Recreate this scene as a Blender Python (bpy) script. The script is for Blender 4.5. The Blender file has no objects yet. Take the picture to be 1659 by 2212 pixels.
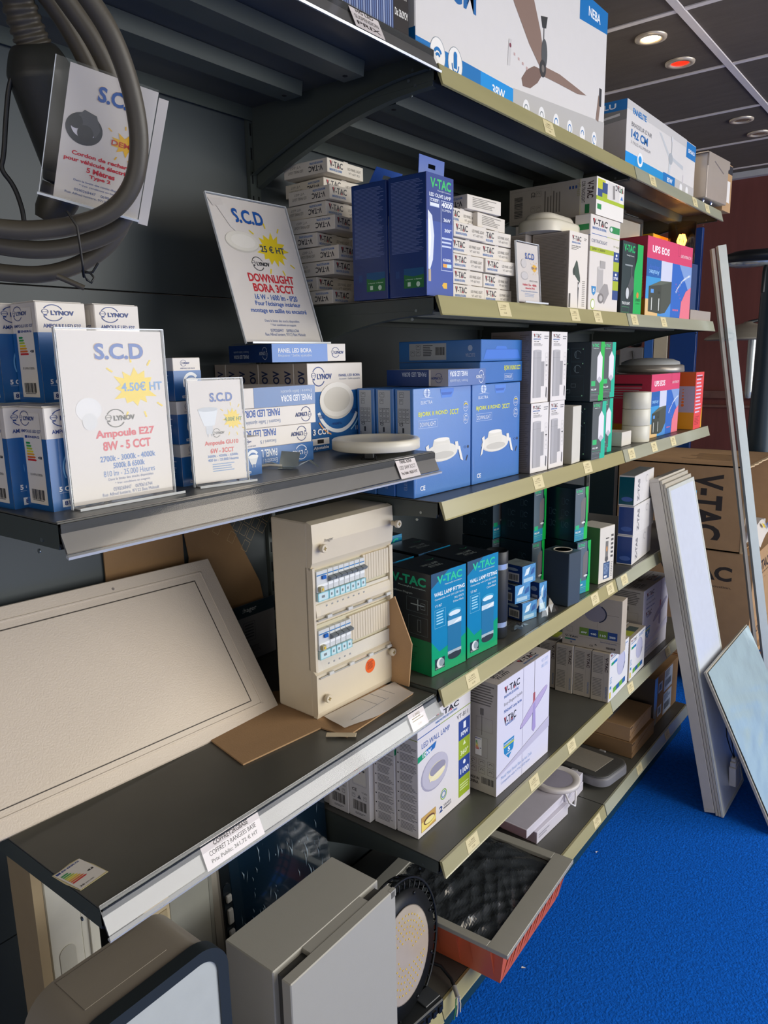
import bpy, bmesh, math, random
from mathutils import Vector, Matrix
random.seed(7)
PI = math.pi
SC = bpy.context.scene
C = SC.collection

# ------------------------------------------------------------------ camera
cam_data = bpy.data.cameras.new('camera')
cam = bpy.data.objects.new('camera', cam_data)
C.objects.link(cam)
SC.camera = cam
YAW, PITCH, ROLL = -0.6650, -0.2016, -0.0192
cy_, sy_, cp_, sp_ = math.cos(YAW), math.sin(YAW), math.cos(PITCH), math.sin(PITCH)
fw = Vector((sy_*cp_, cy_*cp_, sp_))
rt = Vector((cy_, -sy_, 0))
up = rt.cross(fw)
cr, sr = math.cos(ROLL), math.sin(ROLL)
rt2, up2 = rt*cr + up*sr, up*cr - rt*sr
mw = Matrix((rt2, up2, -fw)).transposed().to_4x4()
mw.translation = Vector((0.8341, -1.2442, 1.6210))
cam.matrix_world = mw
cam_data.sensor_fit = 'VERTICAL'
cam_data.sensor_height = 36
cam_data.lens = 1617.7/2212*36
cam_data.clip_start = 0.02

# ------------------------------------------------------------------ light and exposure
SC.view_settings.view_transform = 'Standard'
SC.view_settings.look = 'None'
SC.view_settings.exposure = 0.0
SC.view_settings.gamma = 1.0
SC.view_settings.use_curve_mapping = False
W = bpy.data.worlds.new('daylight')
SC.world = W
W.use_nodes = True
bg = W.node_tree.nodes['Background']
bg.inputs[0].default_value = (0.92, 0.96, 1.0, 1)
bg.inputs[1].default_value = 1.1

def area(name, loc, target, sx, sy, power, col):
    d = bpy.data.lights.new(name, 'AREA')
    d.shape = 'RECTANGLE'; d.size = sx; d.size_y = sy
    d.energy = power; d.color = col
    o = bpy.data.objects.new(name, d); C.objects.link(o)
    o.location = loc
    o.rotation_euler = (Vector(target)-Vector(loc)).to_track_quat('-Z', 'Y').to_euler()
    return o
area('window_daylight', (4.2, 1.9, 1.65), (0, 0.5, 1.15), 4.0, 2.1, 140, (1.0, 0.98, 0.95))
area('rear_fill', (2.2, -4.2, 1.7), (0.2, 0, 1.2), 3.6, 2.2, 34, (1.0, 0.91, 0.80))  # added warm fill before the solid rear wall, no window there
area('ceiling_fill', (1.8, 0.7, 2.66), (1.3, 0.4, 0), 1.2, 3.0, 50, (1.0, 0.88, 0.72))  # added warm overhead fill, the ceiling has no such panel
area('end_window_daylight', (2.9, 3.7, 1.7), (0.4, 1.5, 0.8), 2.0, 2.0, 34, (0.88, 0.95, 1.0))

# ------------------------------------------------------------------ materials
MATS = {}
def lin(c):
    if isinstance(c, str):
        c = c.lstrip('#'); c = [int(c[i:i+2], 16)/255 for i in (0, 2, 4)]
    return tuple(x/12.92 if x <= 0.04045 else ((x+0.055)/1.055)**2.4 for x in c)
def M(col, r=0.5, metal=0, name=None, var=0.06, scale=30, bump=0, bscale=200, trans=0, emit=0, coat=0, ior=1.45, stretch=None, spec=0.5, alpha=1):
    key = (col, r, metal, var, scale, bump, bscale, trans, emit, coat, ior, stretch, spec, alpha)
    if key in MATS: return MATS[key]
    m = bpy.data.materials.new(name or 'surface_'+str(col).lstrip('#'))
    m.use_nodes = True
    nt = m.node_tree; b = nt.nodes['Principled BSDF']
    l = lin(col)
    b.inputs['Roughness'].default_value = r
    b.inputs['Metallic'].default_value = metal
    b.inputs['Specular IOR Level'].default_value = spec
    b.inputs['IOR'].default_value = ior
    b.inputs['Transmission Weight'].default_value = trans
    b.inputs['Coat Weight'].default_value = coat
    b.inputs['Coat Roughness'].default_value = 0.15
    b.inputs['Alpha'].default_value = alpha
    tc = nt.nodes.new('ShaderNodeTexCoord')
    src = tc.outputs['Object']
    if stretch:
        mp = nt.nodes.new('ShaderNodeMapping'); mp.inputs['Scale'].default_value = stretch
        nt.links.new(src, mp.inputs[0]); src = mp.outputs[0]
    if var:
        n = nt.nodes.new('ShaderNodeTexNoise'); n.inputs['Scale'].default_value = scale; n.inputs['Detail'].default_value = 3
        nt.links.new(src, n.inputs['Vector'])
        mx = nt.nodes.new('ShaderNodeMix'); mx.data_type = 'RGBA'
        mx.inputs[6].default_value = tuple(max(0, x*(1-var)) for x in l)+(1,)
        mx.inputs[7].default_value = tuple(min(1, x*(1+var)) for x in l)+(1,)
        nt.links.new(n.outputs['Fac'], mx.inputs[0])
        nt.links.new(mx.outputs[2], b.inputs['Base Color'])
    else:
        b.inputs['Base Color'].default_value = l+(1,)
    if bump:
        n2 = nt.nodes.new('ShaderNodeTexNoise'); n2.inputs['Scale'].default_value = bscale; n2.inputs['Detail'].default_value = 4
        nt.links.new(src, n2.inputs['Vector'])
        bp = nt.nodes.new('ShaderNodeBump'); bp.inputs['Strength'].default_value = bump; bp.inputs['Distance'].default_value = 0.004
        nt.links.new(n2.outputs['Fac'], bp.inputs['Height'])
        nt.links.new(bp.outputs[0], b.inputs['Normal'])
    if emit:
        b.inputs['Emission Color'].default_value = l+(1,)
        b.inputs['Emission Strength'].default_value = emit
    MATS[key] = m
    return m
def INK(col): return M(col, r=0.45, var=0)

# ------------------------------------------------------------------ geometry builder
class G:
    def __init__(s): s.v = []; s.f = []; s.m = []; s.s = []; s.mats = []; s.mx = None
    def add(s, vs, fs, mat, smooth=False):
        k = len(s.v)
        if s.mx is not None: vs = [s.mx @ Vector(p) for p in vs]
        s.v += [tuple(p) for p in vs]
        if mat not in s.mats: s.mats.append(mat)
        i = s.mats.index(mat)
        for f in fs:
            s.f.append([k+j for j in f]); s.m.append(i); s.s.append(smooth)
        return s
    def quad(s, a, b, c, d, mat): return s.add([a, b, c, d], [(0, 1, 2, 3)], mat)
    def box(s, x0, y0, z0, x1, y1, z1, mat, bev=0, seg=1):
        if x1 < x0: x0, x1 = x1, x0
        if y1 < y0: y0, y1 = y1, y0
        if z1 < z0: z0, z1 = z1, z0
        if not bev:
            vs = [(x, y, z) for z in (z0, z1) for y in (y0, y1) for x in (x0, x1)]
            return s.add(vs, [(0, 2, 3, 1), (4, 5, 7, 6), (0, 1, 5, 4), (2, 6, 7, 3), (0, 4, 6, 2), (1, 3, 7, 5)], mat)
        bm = bmesh.new(); bmesh.ops.create_cube(bm, size=1)
        for v in bm.verts:
            v.co = Vector(((x0+x1)/2+v.co.x*(x1-x0), (y0+y1)/2+v.co.y*(y1-y0), (z0+z1)/2+v.co.z*(z1-z0)))
        bmesh.ops.bevel(bm, geom=bm.edges[:], offset=bev, segments=seg, profile=0.5, affect='EDGES')
        bm.verts.index_update()
        s.add([v.co.copy() for v in bm.verts], [[v.index for v in f.verts] for f in bm.faces], mat)
        bm.free(); return s
    def prism(s, poly, axis, a, b, mat, smooth=False):
        """poly: 2-D outline in the two other axes (x: (y,z), y: (x,z), z: (x,y))"""
        n = len(poly)
        def P(p, t): return {'x': (t, p[0], p[1]), 'y': (p[0], t, p[1]), 'z': (p[0], p[1], t)}[axis]
        vs = [P(p, a) for p in poly]+[P(p, b) for p in poly]
        s.add(vs, [tuple(range(n))[::-1], tuple(range(n, 2*n))], mat)
        s.add(vs, [(i, (i+1) % n, n+(i+1) % n, n+i) for i in range(n)], mat, smooth)
        return s
    def lathe(s, prof, mat, n=32, c=(0, 0, 0), axis='z', smooth=True):
        vs = []; fs = []
        for r, z in prof:
            for i in range(n):
                a = 2*PI*i/n; p = (r*math.cos(a), r*math.sin(a), z)
                if axis == 'x': p = (p[2], p[0], p[1])
                if axis == 'y': p = (p[0], p[2], p[1])
                vs.append((p[0]+c[0], p[1]+c[1], p[2]+c[2]))
        for k in range(len(prof)-1):
            for i in range(n):
                fs.append((k*n+i, k*n+(i+1) % n, (k+1)*n+(i+1) % n, (k+1)*n+i))
        s.add(vs, fs, mat, smooth)
        for k in (0, len(prof)-1):
            if prof[k][0] > 1e-5: s.add(vs[k*n:(k+1)*n], [tuple(range(n))], mat)
        return s
    def cyl(s, c, r, h, mat, axis='z', n=24, r2=None):
        return s.lathe([(r, 0), (r2 if r2 is not None else r, h)], mat, n, c, axis)
    def tube(s, pts, r, mat, n=8, closed=False):
        pts = [Vector(p) for p in pts]; vs = []; N = len(pts)
        rs = r if isinstance(r, (list, tuple)) else [r]*N
        prev = None
        for i, p in enumerate(pts):
            if closed: t = pts[(i+1) % N]-pts[i-1]
            else: t = pts[min(i+1, N-1)]-pts[max(i-1, 0)]
            t.normalize()
            if prev is None:
                a = Vector((0, 0, 1)) if abs(t.z) < 0.9 else Vector((1, 0, 0))
                nrm = t.cross(a).normalized()
            else:
                nrm = (prev - t*prev.dot(t)).normalized()
            prev = nrm; bn = t.cross(nrm)
            for k in range(n):
                a = 2*PI*k/n; vs.append(p+(nrm*math.cos(a)+bn*math.sin(a))*rs[i])
        fs = []
        for i in range(N if closed else N-1):
            j = (i+1) % N
            for k in range(n): fs.append((i*n+k, i*n+(k+1) % n, j*n+(k+1) % n, j*n+k))
        s.add(vs, fs, mat, True)
        if not closed: s.add(vs, [tuple(range(n))[::-1], tuple(range((N-1)*n, N*n))], mat)
        return s
    def face(s, O, U, V, w, h): return Face(s, Vector(O), Vector(U), Vector(V), w, h)
    def front(s, w, h, y=0, x0=0, z0=0): return s.face((x0, y, z0), (1, 0, 0), (0, 0, 1), w, h)
    def left(s, d, h, x=0, z0=0): return s.face((x, d, z0), (0, -1, 0), (0, 0, 1), d, h)
    def top(s, w, d, h): return s.face((0, 0, h), (1, 0, 0), (0, 1, 0), w, d)
    def build(s, name, parent=None):
        me = bpy.data.meshes.new(name)
        me.from_pydata(s.v, [], s.f)
        for m in s.mats: me.materials.append(m)
        me.polygons.foreach_set('material_index', s.m)
        me.polygons.foreach_set('use_smooth', s.s)
        me.update()
        o = bpy.data.objects.new(name, me); C.objects.link(o)
        if parent: o.parent = parent
        return o

TXT = {}
def text_mesh(st, bold):
    k = (st, bold)
    if k in TXT: return TXT[k]
    cu = bpy.data.curves.new('lettering', 'FONT'); cu.body = st; cu.size = 1
    cu.offset = {0: 0, 1: 0.022, 2: 0.035}[bold]; cu.resolution_u = 3
    o = bpy.data.objects.new('lettering', cu); C.objects.link(o)
    dg = bpy.context.evaluated_depsgraph_get()
    me = o.evaluated_get(dg).to_mesh()
    vs = [v.co.copy() for v in me.vertices]; fs = [tuple(p.vertices) for p in me.polygons]
    o.evaluated_get(dg).to_mesh_clear()
    bpy.data.objects.remove(o); bpy.data.curves.remove(cu)
    x0 = min(v.x for v in vs); x1 = max(v.x for v in vs); y0 = min(v.y for v in vs); y1 = max(v.y for v in vs)
    TXT[k] = ([((v.x-x0)/(x1-x0), (v.y-y0)/(y1-y0)) for v in vs], fs)
    return TXT[k]

class Face:
    """draws flat printing on a face; u,v run 0..1 over the face"""
    def __init__(s, g, O, U, V, w, h):
        s.g = g; s.O = O; s.U = U.normalized(); s.V = V.normalized(); s.N = s.U.cross(s.V); s.w = w; s.h = h
        s.layers = []; s.flip = False
    def lay(s, a, b, c, d):
        l = 1
        for (x0, y0, x1, y1, L) in s.layers:
            if a < x1-1e-6 and c > x0+1e-6 and b < y1-1e-6 and d > y0+1e-6: l = max(l, L+1)
        s.layers.append((a, b, c, d, l)); return l*0.00018+0.00012
    def P(s, u, v, e):
        if s.flip: u, v = 1-u, 1-v
        return s.O+s.U*(u*s.w)+s.V*(v*s.h)+s.N*e
    def poly(s, pts, col):
        e = s.lay(min(p[0] for p in pts), min(p[1] for p in pts), max(p[0] for p in pts), max(p[1] for p in pts))
        m = INK(col) if isinstance(col, (str, tuple)) else col
        s.g.add([s.P(u, v, e) for u, v in pts], [tuple(range(len(pts)))], m); return s
    def rect(s, a, b, c, d, col): return s.poly([(a, b), (c, b), (c, d), (a, d)], col)
    def frame(s, a, b, c, d, col, t=0.0012):
        tu, tv = t/s.w, t/s.h
        s.rect(a, b, c, b+tv, col); s.rect(a, d-tv, c, d, col); s.rect(a, b+tv, a+tu, d-tv, col); s.rect(c-tu, b+tv, c, d-tv, col); return s
    def ell(s, cu, cv, ru, rv, col, n=24, a0=0, a1=360):
        k = n if a1-a0 >= 360 else n+1
        pts = [(cu+ru*math.cos(math.radians(a0+(a1-a0)*i/n)), cv+rv*math.sin(math.radians(a0+(a1-a0)*i/n))) for i in range(k)]
        return s.poly(pts, col)
    def circ(s, cu, cv, r, col, n=24): return s.ell(cu, cv, r/s.w, r/s.h, col, n)
    def arc(s, cu, cv, ru, rv, a0, a1, t, col, n=20):
        """ring piece, t = thickness as a share of the radius"""
        e = s.lay(cu-ru, cv-rv, cu+ru, cv+rv); vs = []
        for i in range(n+1):
            a = math.radians(a0+(a1-a0)*i/n)
            for k in (1, 1-t): vs.append(s.P(cu+ru*k*math.cos(a), cv+rv*k*math.sin(a), e))
        s.g.add(vs, [(2*i, 2*i+2, 2*i+3, 2*i+1) for i in range(n)], INK(col) if isinstance(col, (str, tuple)) else col); return s
    def text(s, st, a, b, c, d, col, bold=0, rot=0):
        vs, fs = text_mesh(st, bold); e = s.lay(a, b, c, d); out = []
        for x, y in vs:
            if rot == 90: x, y = 1-y, x
            elif rot == 270: x, y = y, 1-x
            elif rot == 180: x, y = 1-x, 1-y
            out.append(s.P(a+x*(c-a), b+y*(d-b), e))
        s.g.add(out, fs, INK(col)); return s
    def lines(s, a, b, c, d, n, col, fill=0.45, rag=0.35, vert=False, seed=1):
        """fine print too small to read: rows of thin strokes"""
        R = random.Random(seed); e = s.lay(a, b, c, d); vs = []; fs = []
        for i in range(n):
            t = i/n; k = 1-R.random()*rag
            if vert: q = (a+(c-a)*t, b, a+(c-a)*(t+fill/n), b+(d-b)*k)
            else:
                y = d-(d-b)*t; q = (a, y-(d-b)*fill/n, a+(c-a)*k, y)
            j = len(vs)
            vs += [s.P(q[0], q[1], e), s.P(q[2], q[1], e), s.P(q[2], q[3], e), s.P(q[0], q[3], e)]
            fs.append((j, j+1, j+2, j+3))
        s.g.add(vs, fs, INK(col)); return s
    def barcode(s, a, b, c, d, col='#26262a', vert=False, seed=3, n=26):
        R = random.Random(seed); e = s.lay(a, b, c, d); vs = []; fs = []; t = 0
        ws = [R.choice((1, 1, 2, 3)) for _ in range(n*2)]; T = sum(ws)
        for i, w in enumerate(ws):
            if i % 2 == 0:
                x0, x1 = t/T, (t+w)/T
                q = (a+(c-a)*x0, b, a+(c-a)*x1, d) if not vert else (a, b+(d-b)*x0, c, b+(d-b)*x1)
                j = len(vs); vs += [s.P(q[0], q[1], e), s.P(q[2], q[1], e), s.P(q[2], q[3], e), s.P(q[0], q[3], e)]; fs.append((j, j+1, j+2, j+3))
            t += w
        s.g.add(vs, fs, INK(col)); return s
    def star(s, cu, cv, ru, rv, col, n=13, seed=2, inner=0.62):
        R = random.Random(seed); pts = []
        for i in range(n*2):
            a = PI*i/n+R.uniform(-.06, .06); k = 1-R.random()*0.22 if i % 2 == 0 else inner*(1-R.random()*0.12)
            pts.append((cu+ru*k*math.cos(a), cv+rv*k*math.sin(a)))
        vs = [(cu, cv)]+pts; e = s.lay(cu-ru, cv-rv, cu+ru, cv+rv); N = len(pts)
        s.g.add([s.P(u, v, e) for u, v in vs], [(0, 1+i, 1+(i+1) % N) for i in range(N)], INK(col))
        for a in (60, 95, 250, 285, 320, 140):
            a = math.radians(a); x, y = cu+ru*1.12*math.cos(a), cv+rv*1.12*math.sin(a); x2, y2 = cu+ru*1.4*math.cos(a), cv+rv*1.4*math.sin(a)
            px, py = -math.sin(a)*ru*.035, math.cos(a)*rv*.035
            s.poly([(x-px, y-py), (x2-px, y2-py), (x2+px, y2+py), (x+px, y+py)], col)
        return s
    # ---- marks that recur on the packaging
    def vtac(s, a, b, c, d, col='#23232b', red=True, sub=True, subcol='#3a74b8'):
        m = b+(d-b)*0.38 if sub else b
        s.text('V-TAC', a, m, c, d, col, 1)
        if red:
            w = c-a
            s.poly([(a+w*.04, d), (a+w*.13, d), (a+w*.115, m+(d-m)*.35)], '#c22a38')
            s.poly([(a+w*.60, m), (a+w*.70, m), (a+w*.65, m+(d-m)*.42)], '#c22a38')
        if sub: s.text('INNOVATIVE LED LIGHTING', a, b, a+(c-a)*.92, b+(d-b)*0.24, subcol, 1)
        return s
    def vtacg(s, a, b, c, d, col='#12c07a', sub='#e8f4ee'):
        m = b+(d-b)*0.36
        s.text('V-TAC', a, m, c, d, col, 2); s.text('Meaningful Innovation.', a+(c-a)*.18, b, c, b+(d-b)*.22, sub, 0)
        return s
    def lynov(s, a, b, c, d, col='#1d3f86'):
        w, h = c-a, d-b; cu, cv = a+w*.38, b+h*.5; ru, rv = w*.34, h*.5
        s.arc(cu, cv, ru, rv, 25, 150, .10, col); s.arc(cu, cv, ru, rv, 205, 330, .10, col)
        s.arc(a+w*.13, b+h*.56, w*.11, h*.15, -60, 240, .16, col, 16); s.rect(a+w*.08, b+h*.32, a+w*.18, b+h*.41, col)
        s.rect(a+w*.04, b+h*.54, a+w*.22, b+h*.565, col)
        s.text('LYNOV', a+w*.31, b+h*.36, c+w*.06, b+h*.64, col, 2)
        return s
    def scd(s, a, b, c, d):
        s.text('S.C.D', a-.003, b-.002, c+.003, d+.002, '#e3b678', 2); s.text('S.C.D', a, b, c, d, '#0f55a4', 2); return s
    def icon(s, a, b, c, d, col='#3a3a40', seed=1):
        s.frame(a, b, c, d, col, .0006); R = random.Random(seed)
        mu, mv = (a+c)/2, (b+d)/2; s.arc(mu, mv, (c-a)*.28, (d-b)*.28, 0, R.choice((180, 270, 360)), .3, col, 8); return s

# ------------------------------------------------------------------ scene objects
def tag(o, label=None, cat=None, group=None, kind=None):
    if label: o['label'] = label
    if cat: o['category'] = cat
    if group: o['group'] = group
    if kind: o['kind'] = kind
    return o
def thing(name, label, cat, loc=(0, 0, 0), rz=0, group=None):
    o = bpy.data.objects.new(name, None); o.empty_display_size = .05; C.objects.link(o)
    o.location = loc; o.rotation_euler = (0, 0, math.radians(rz))
    return tag(o, label, cat, group)
def solo(name, g, label, cat, loc=(0, 0, 0), rz=0, group=None):
    o = g.build(name); o.location = loc; o.rotation_euler = (0, 0, math.radians(rz))
    return tag(o, label, cat, group)
def struct(name, g):
    return tag(g.build(name), kind='structure')
def copy_of(o, loc, rz, label, group=None):
    c = o.copy(); C.objects.link(c); c.location = loc; c.rotation_euler = (0, 0, math.radians(rz)); c['label'] = label
    if group: c['group'] = group
    for ch in list(o.children):
        k = ch.copy(); C.objects.link(k); k.parent = c
        for gch in list(ch.children):
            q = gch.copy(); C.objects.link(q); q.parent = k
    return c
# shelf-top heights; x=0 is the front edge of the shelves, +y runs along the aisle
Z1, Z2, Z3, Z4, Z5, Z0 = 2.145, 1.739, 1.333, 0.923, 0.507, 0.127
ZA1, ZA2, ZA3 = 2.169, 1.437, 0.913
YA, YC = -0.80, 1.932
# shared finishes
GREY = M('#464d49', r=0.42, metal=0.0, var=0.10, scale=6, name='dark_grey_powder_coat', bump=0.05, bscale=900)
TOPG = M('#53534d', r=0.36, var=0.22, scale=9, name='worn_shelf_top', bump=0.04, bscale=700)
DARK = M('#1d2123', r=0.5, name='dark_steel')
BOARD = M('#b39069', r=0.85, var=0.12, scale=18, bump=0.12, bscale=300, name='corrugated_board')
BOARD2 = M('#8d6e4b', r=0.85, var=0.12, scale=18, bump=0.12, bscale=300, name='dull_corrugated_board')
CLEAR = M('#ffffff', r=0.05, var=0, trans=1.0, ior=1.45, name='clear_acrylic')
PAPER = M('#d8d2cb', r=0.6, var=0.02, name='paper')
def clear_mat(name, tint=(1, 1, 1), rough=0.07, ior=1.5, haze=0.0):
    """thin clear plastic: reflection by Fresnel, the rest passes straight through"""
    m = bpy.data.materials.new(name); m.use_nodes = True; nt = m.node_tree; nt.nodes.clear()
    out = nt.nodes.new('ShaderNodeOutputMaterial'); mix = nt.nodes.new('ShaderNodeMixShader')
    tr = nt.nodes.new('ShaderNodeBsdfTransparent'); gl = nt.nodes.new('ShaderNodeBsdfGlossy'); fr = nt.nodes.new('ShaderNodeFresnel')
    tr.inputs[0].default_value = tint+(1,); gl.inputs['Roughness'].default_value = rough; fr.inputs[0].default_value = ior
    ma = nt.nodes.new('ShaderNodeMath'); ma.operation = 'ADD'; ma.inputs[1].default_value = haze
    nt.links.new(fr.outputs[0], ma.inputs[0])
    geo = nt.nodes.new('ShaderNodeNewGeometry'); mb = nt.nodes.new('ShaderNodeMath'); mb.operation = 'SUBTRACT'; mb.inputs[0].default_value = 1
    mc = nt.nodes.new('ShaderNodeMath'); mc.operation = 'MULTIPLY'
    nt.links.new(geo.outputs['Backfacing'], mb.inputs[1]); nt.links.new(mb.outputs[0], mc.inputs[0]); nt.links.new(ma.outputs[0], mc.inputs[1])
    nt.links.new(mc.outputs[0], mix.inputs[0]); nt.links.new(tr.outputs[0], mix.inputs[1]); nt.links.new(gl.outputs[0], mix.inputs[2]); nt.links.new(mix.outputs[0], out.inputs[0])
    return m
CLEAR = clear_mat('clear_acrylic')
FILM = clear_mat('clear_film', (0.93, 0.96, 0.97), 0.06, 1.45, 0.06)
# ================================================================== SETTING
CARPET = M('#0c5fca', r=0.95, var=0.50, scale=85, bump=1.0, bscale=160, name='blue_carpet', spec=0.1)
g = G(); g.quad((-1.3, -5, 0), (5, -5, 0), (5, 4.2, 0), (-1.3, 4.2, 0), CARPET); struct('floor', g)
TILE = M('#5c544c', r=0.85, var=0.22, scale=7, bump=0.25, bscale=60, name='grey_ceiling_tile', stretch=(1, 4, 1))
BARW = M('#e4ddd8', r=0.5, name='white_ceiling_bar')
HC = 2.7
g = G()
g.quad((-1.3, -5, HC), (-1.3, 4.2, HC), (5, 4.2, HC), (5, -5, HC), TILE)
struct('ceiling', g)
k = 0
for i in range(-2, 9):
    x = -0.04+0.6*i
    if -1.3 < x < 5:
        k += 1; g = G(); g.box(x-.013, -5, HC-.006, x+.013, 4.1, HC-.0005, BARW); struct('trim_%d' % k, g)
for j in range(-8, 5):
    y = 1.46+0.6*j
    if -5 < y < 3.95:
        k += 1; g = G(); g.box(-1.3, y-.012, HC-.004, 5, y+.012, HC-.0003, BARW); struct('trim_%d' % k, g)
WINE = M('#6b3a35', r=0.62, var=0.22, scale=5, bump=0.1, bscale=12, name='dark_red_wall', stretch=(6, 1, .5))
g = G(); g.quad((-1.3, 4.02, 0), (5, 4.02, 0), (5, 4.02, HC), (-1.3, 4.02, HC), WINE); struct('wall_far', g)
g = G(); g.box(-1.3, 3.97, HC-.035, 5, 4.02, HC-.001, M('#b8b9bd', r=.4)); struct('trim_90', g)
WORN = M('#6d4b42', r=0.7, var=0.5, scale=14, bump=0.3, bscale=40, name='worn_ledge')
g = G(); g.box(-1.3, 3.985, 1.33, 5, 4.02, 1.375, WORN); g.box(-1.3, 3.995, 1.27, 5, 4.02, 1.285, WORN); struct('trim_91', g)
CREAMW = M('#cfc8bd', r=0.8, name='cream_wall')
g = G(); g.quad((-1.3, -5, 0), (-1.3, 4.2, 0), (-1.3, 4.2, HC), (-1.3, -5, HC), CREAMW); struct('wall_left', g)
# right shop-front wall: sills and lintels with wide glazed openings; rear wall is solid
g = G(); g.box(5, -5, 0, 5.1, 4.2, .35, CREAMW); g.box(5, -5, 2.5, 5.1, 4.2, HC, CREAMW)
for y in (-5, -2.6, .1, 2.9, 4.05): g.box(5, y, .35, 5.1, y+.14, 2.5, CREAMW)
struct('wall_right', g)
g = G(); g.box(-1.3, -5.1, 0, 5.1, -5, HC, CREAMW)
struct('wall_back', g)

# ceiling downlights
RING = M('#d8cbb6', r=0.25, metal=0.3, name='spot_ring')
def spot(x, y, label, kind):
    t = thing('ceiling_spotlight', label, 'spotlight', (x, y, HC-.001), 0, 'recessed ceiling spotlights')
    g = G(); g.lathe([(.054, 0), (.053, -.006), (.036, -.008), (.033, -.002)], RING, 40); g.build('trim_ring', t)
    lensm = {'warm': M('#ffe3b0', r=.3, var=0, emit=14, name='lit_lens'), 'red': M('#ff2a12', r=.3, var=.5, scale=90, emit=1.6, name='red_lens'), 'off': M('#b7a98c', r=.15, metal=.6, var=.5, scale=60, name='unlit_lens')}[kind]
    g = G(); g.lathe([(.033, -.003), (.02, -.005), (.0001, -.006)], lensm, 32); g.build('lens', t)
    if kind == 'warm':
        d = bpy.data.lights.new('spot_beam', 'SPOT'); d.energy = 14; d.spot_size = 1.5; d.color = (1, .86, .62); d.shadow_soft_size = .03
        l = bpy.data.objects.new('spot_beam', d); C.objects.link(l); l.parent = t; l.location = (0, 0, -.02)
spot(-.187, 1.613, 'lit warm white recessed spotlight nearest in the dark tile ceiling', 'warm')
spot(-.179, 1.915, 'recessed ceiling spotlight glowing red beside the lit white one', 'red')
spot(-.175, 2.844, 'unlit recessed spotlight farther back, left of the last pair above the white fan carton', 'off')
spot(-.163, 3.143, 'unlit recessed spotlight farthest right near the edge of the view', 'off')
spot(-.560, 2.90, 'unlit recessed spotlight half hidden behind the top corner of the long fan carton', 'off')

# ================================================================== SHELVING
# back frame: uprights with slots and back panels, one thing for each bay
BACK = M('#41484a', r=0.5, var=0.08, scale=5, name='back_panel_grey', bump=0.04, bscale=800)
SLOT = M('#0c0d0e', r=0.9, var=0)
def frame_bay(y0, y1, label):
    t = thing('shelving_frame', label, 'shelving', (0, y0, 0), 0)
    w = y1-y0
    seams = [0.002, .555, .96, 1.36, 1.76, 2.16, 2.42]
    for a, b in zip(seams, seams[1:]):
        g = G(); g.box(-.515, .016, a+.0015, -.5, w-.016, b-.0015, BACK); g.build('back_panel', t)
    for yy in ((0,) if y1 < YC-.1 else (0, w)):
        g = G(); g.box(-.55, yy-.015, 0, -.49, yy+.015, 2.42, GREY)
        for i in range(46): g.box(-.4905, yy-.010, .16+i*.05, -.4898, yy-.006, .185+i*.05, SLOT); g.box(-.4905, yy+.006, .16+i*.05, -.4898, yy+.010, .185+i*.05, SLOT)
        g.build('upright', t)
    return t
frame_bay(-1.80, YA, 'dark grey shelving back frame at the left edge of the photo')
frame_bay(YA, 0, 'dark grey shelving back frame behind the light bulb boxes and fuse box')
frame_bay(0, 1, 'dark grey shelving back frame behind the blue downlight boxes')
frame_bay(1, YC, 'dark grey shelving back frame of the farthest bay with the pink boxes')

YEL = M('#a8a173', r=0.32, var=0.10, scale=8, name='yellowed_price_rail', coat=.5, stretch=(1, .3, 4))
GRN = M('#a9ab94', r=0.32, var=0.10, scale=8, name='pale_price_rail', coat=.5, stretch=(1, .3, 4))
MET = M('#757472', r=0.42, metal=0.35, var=0.10, scale=5, name='grey_price_rail', stretch=(1, .2, 9), coat=.3)
LBL = M('#d9cd9f', r=0.6, name='aged_price_label'); LBW = M('#e4dcda', r=0.55, name='white_price_label')
def rail(t, w, labels, kind='B', y0=.003, lw=.052):
    g = G()
    if kind == 'A':
        # grey strip plus a clear sleeve standing proud of it, tilted outwards at the bottom
        g.prism([(-.014, -.001), (-.012, .001), (.006, -.036), (.003, -.038)], 'y', y0, w-.003, MET)
        g.prism([(-.010, .0015), (-.0085, .0025), (.012, -.0395), (.009, -.0405)], 'y', y0-.002, w-.001, CLEAR)
        g.prism([(.006, -.038), (.012, -.0395), (.011, -.043), (.005, -.041)], 'y', y0-.002, w-.001, M('#c9cccf', r=.1, metal=.2))
        a, b = Vector((-.0075, 0, .0005)), Vector((.0105, 0, -.0385))
    else:
        m = YEL if kind == 'B' else GRN
        g.prism([(-.006, .0), (.001, .001), (.011, -.034), (.0125, -.0365), (.008, -.0375), (-.002, -.012)], 'y', y0, w-.003, m)
        a, b = Vector((.0016, 0, .0)), Vector((.0112, 0, -.033))
    rail_o = g.build('price_rail', t)
    up_ = (a-b); L = up_.length
    for (yy, wid, txt, m) in labels:
        g = G(); f = g.face(b+Vector((0, yy, 0)), (0, 1, 0), up_, wid, L)
        f.rect(0, .04, 1, .96, m)
        for q in f.g.v[-4:]: pass
        if txt:
            n = len(txt)
            for i, s_ in enumerate(txt):
                hh = .8/n; v = .88-i*hh
                f.text(s_, .1 if i else .2, v-hh*.62, .9 if i else .8, v, '#4a4240', 1 if i != 1 else 0)
        else:
            f.text('L 0402', .3, .66, .7, .78, '#8b7f5c'); f.lines(.15, .36, .85, .6, 2, '#9a8d68', fill=.3, seed=int(yy*100)); f.text('12,40', .38, .18, .62, .3, '#8b7f5c')
        o = g.build('price_label', rail_o)
        tag(o, label='white price label with printed text' if m is LBW else 'aged yellow price label')
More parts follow.
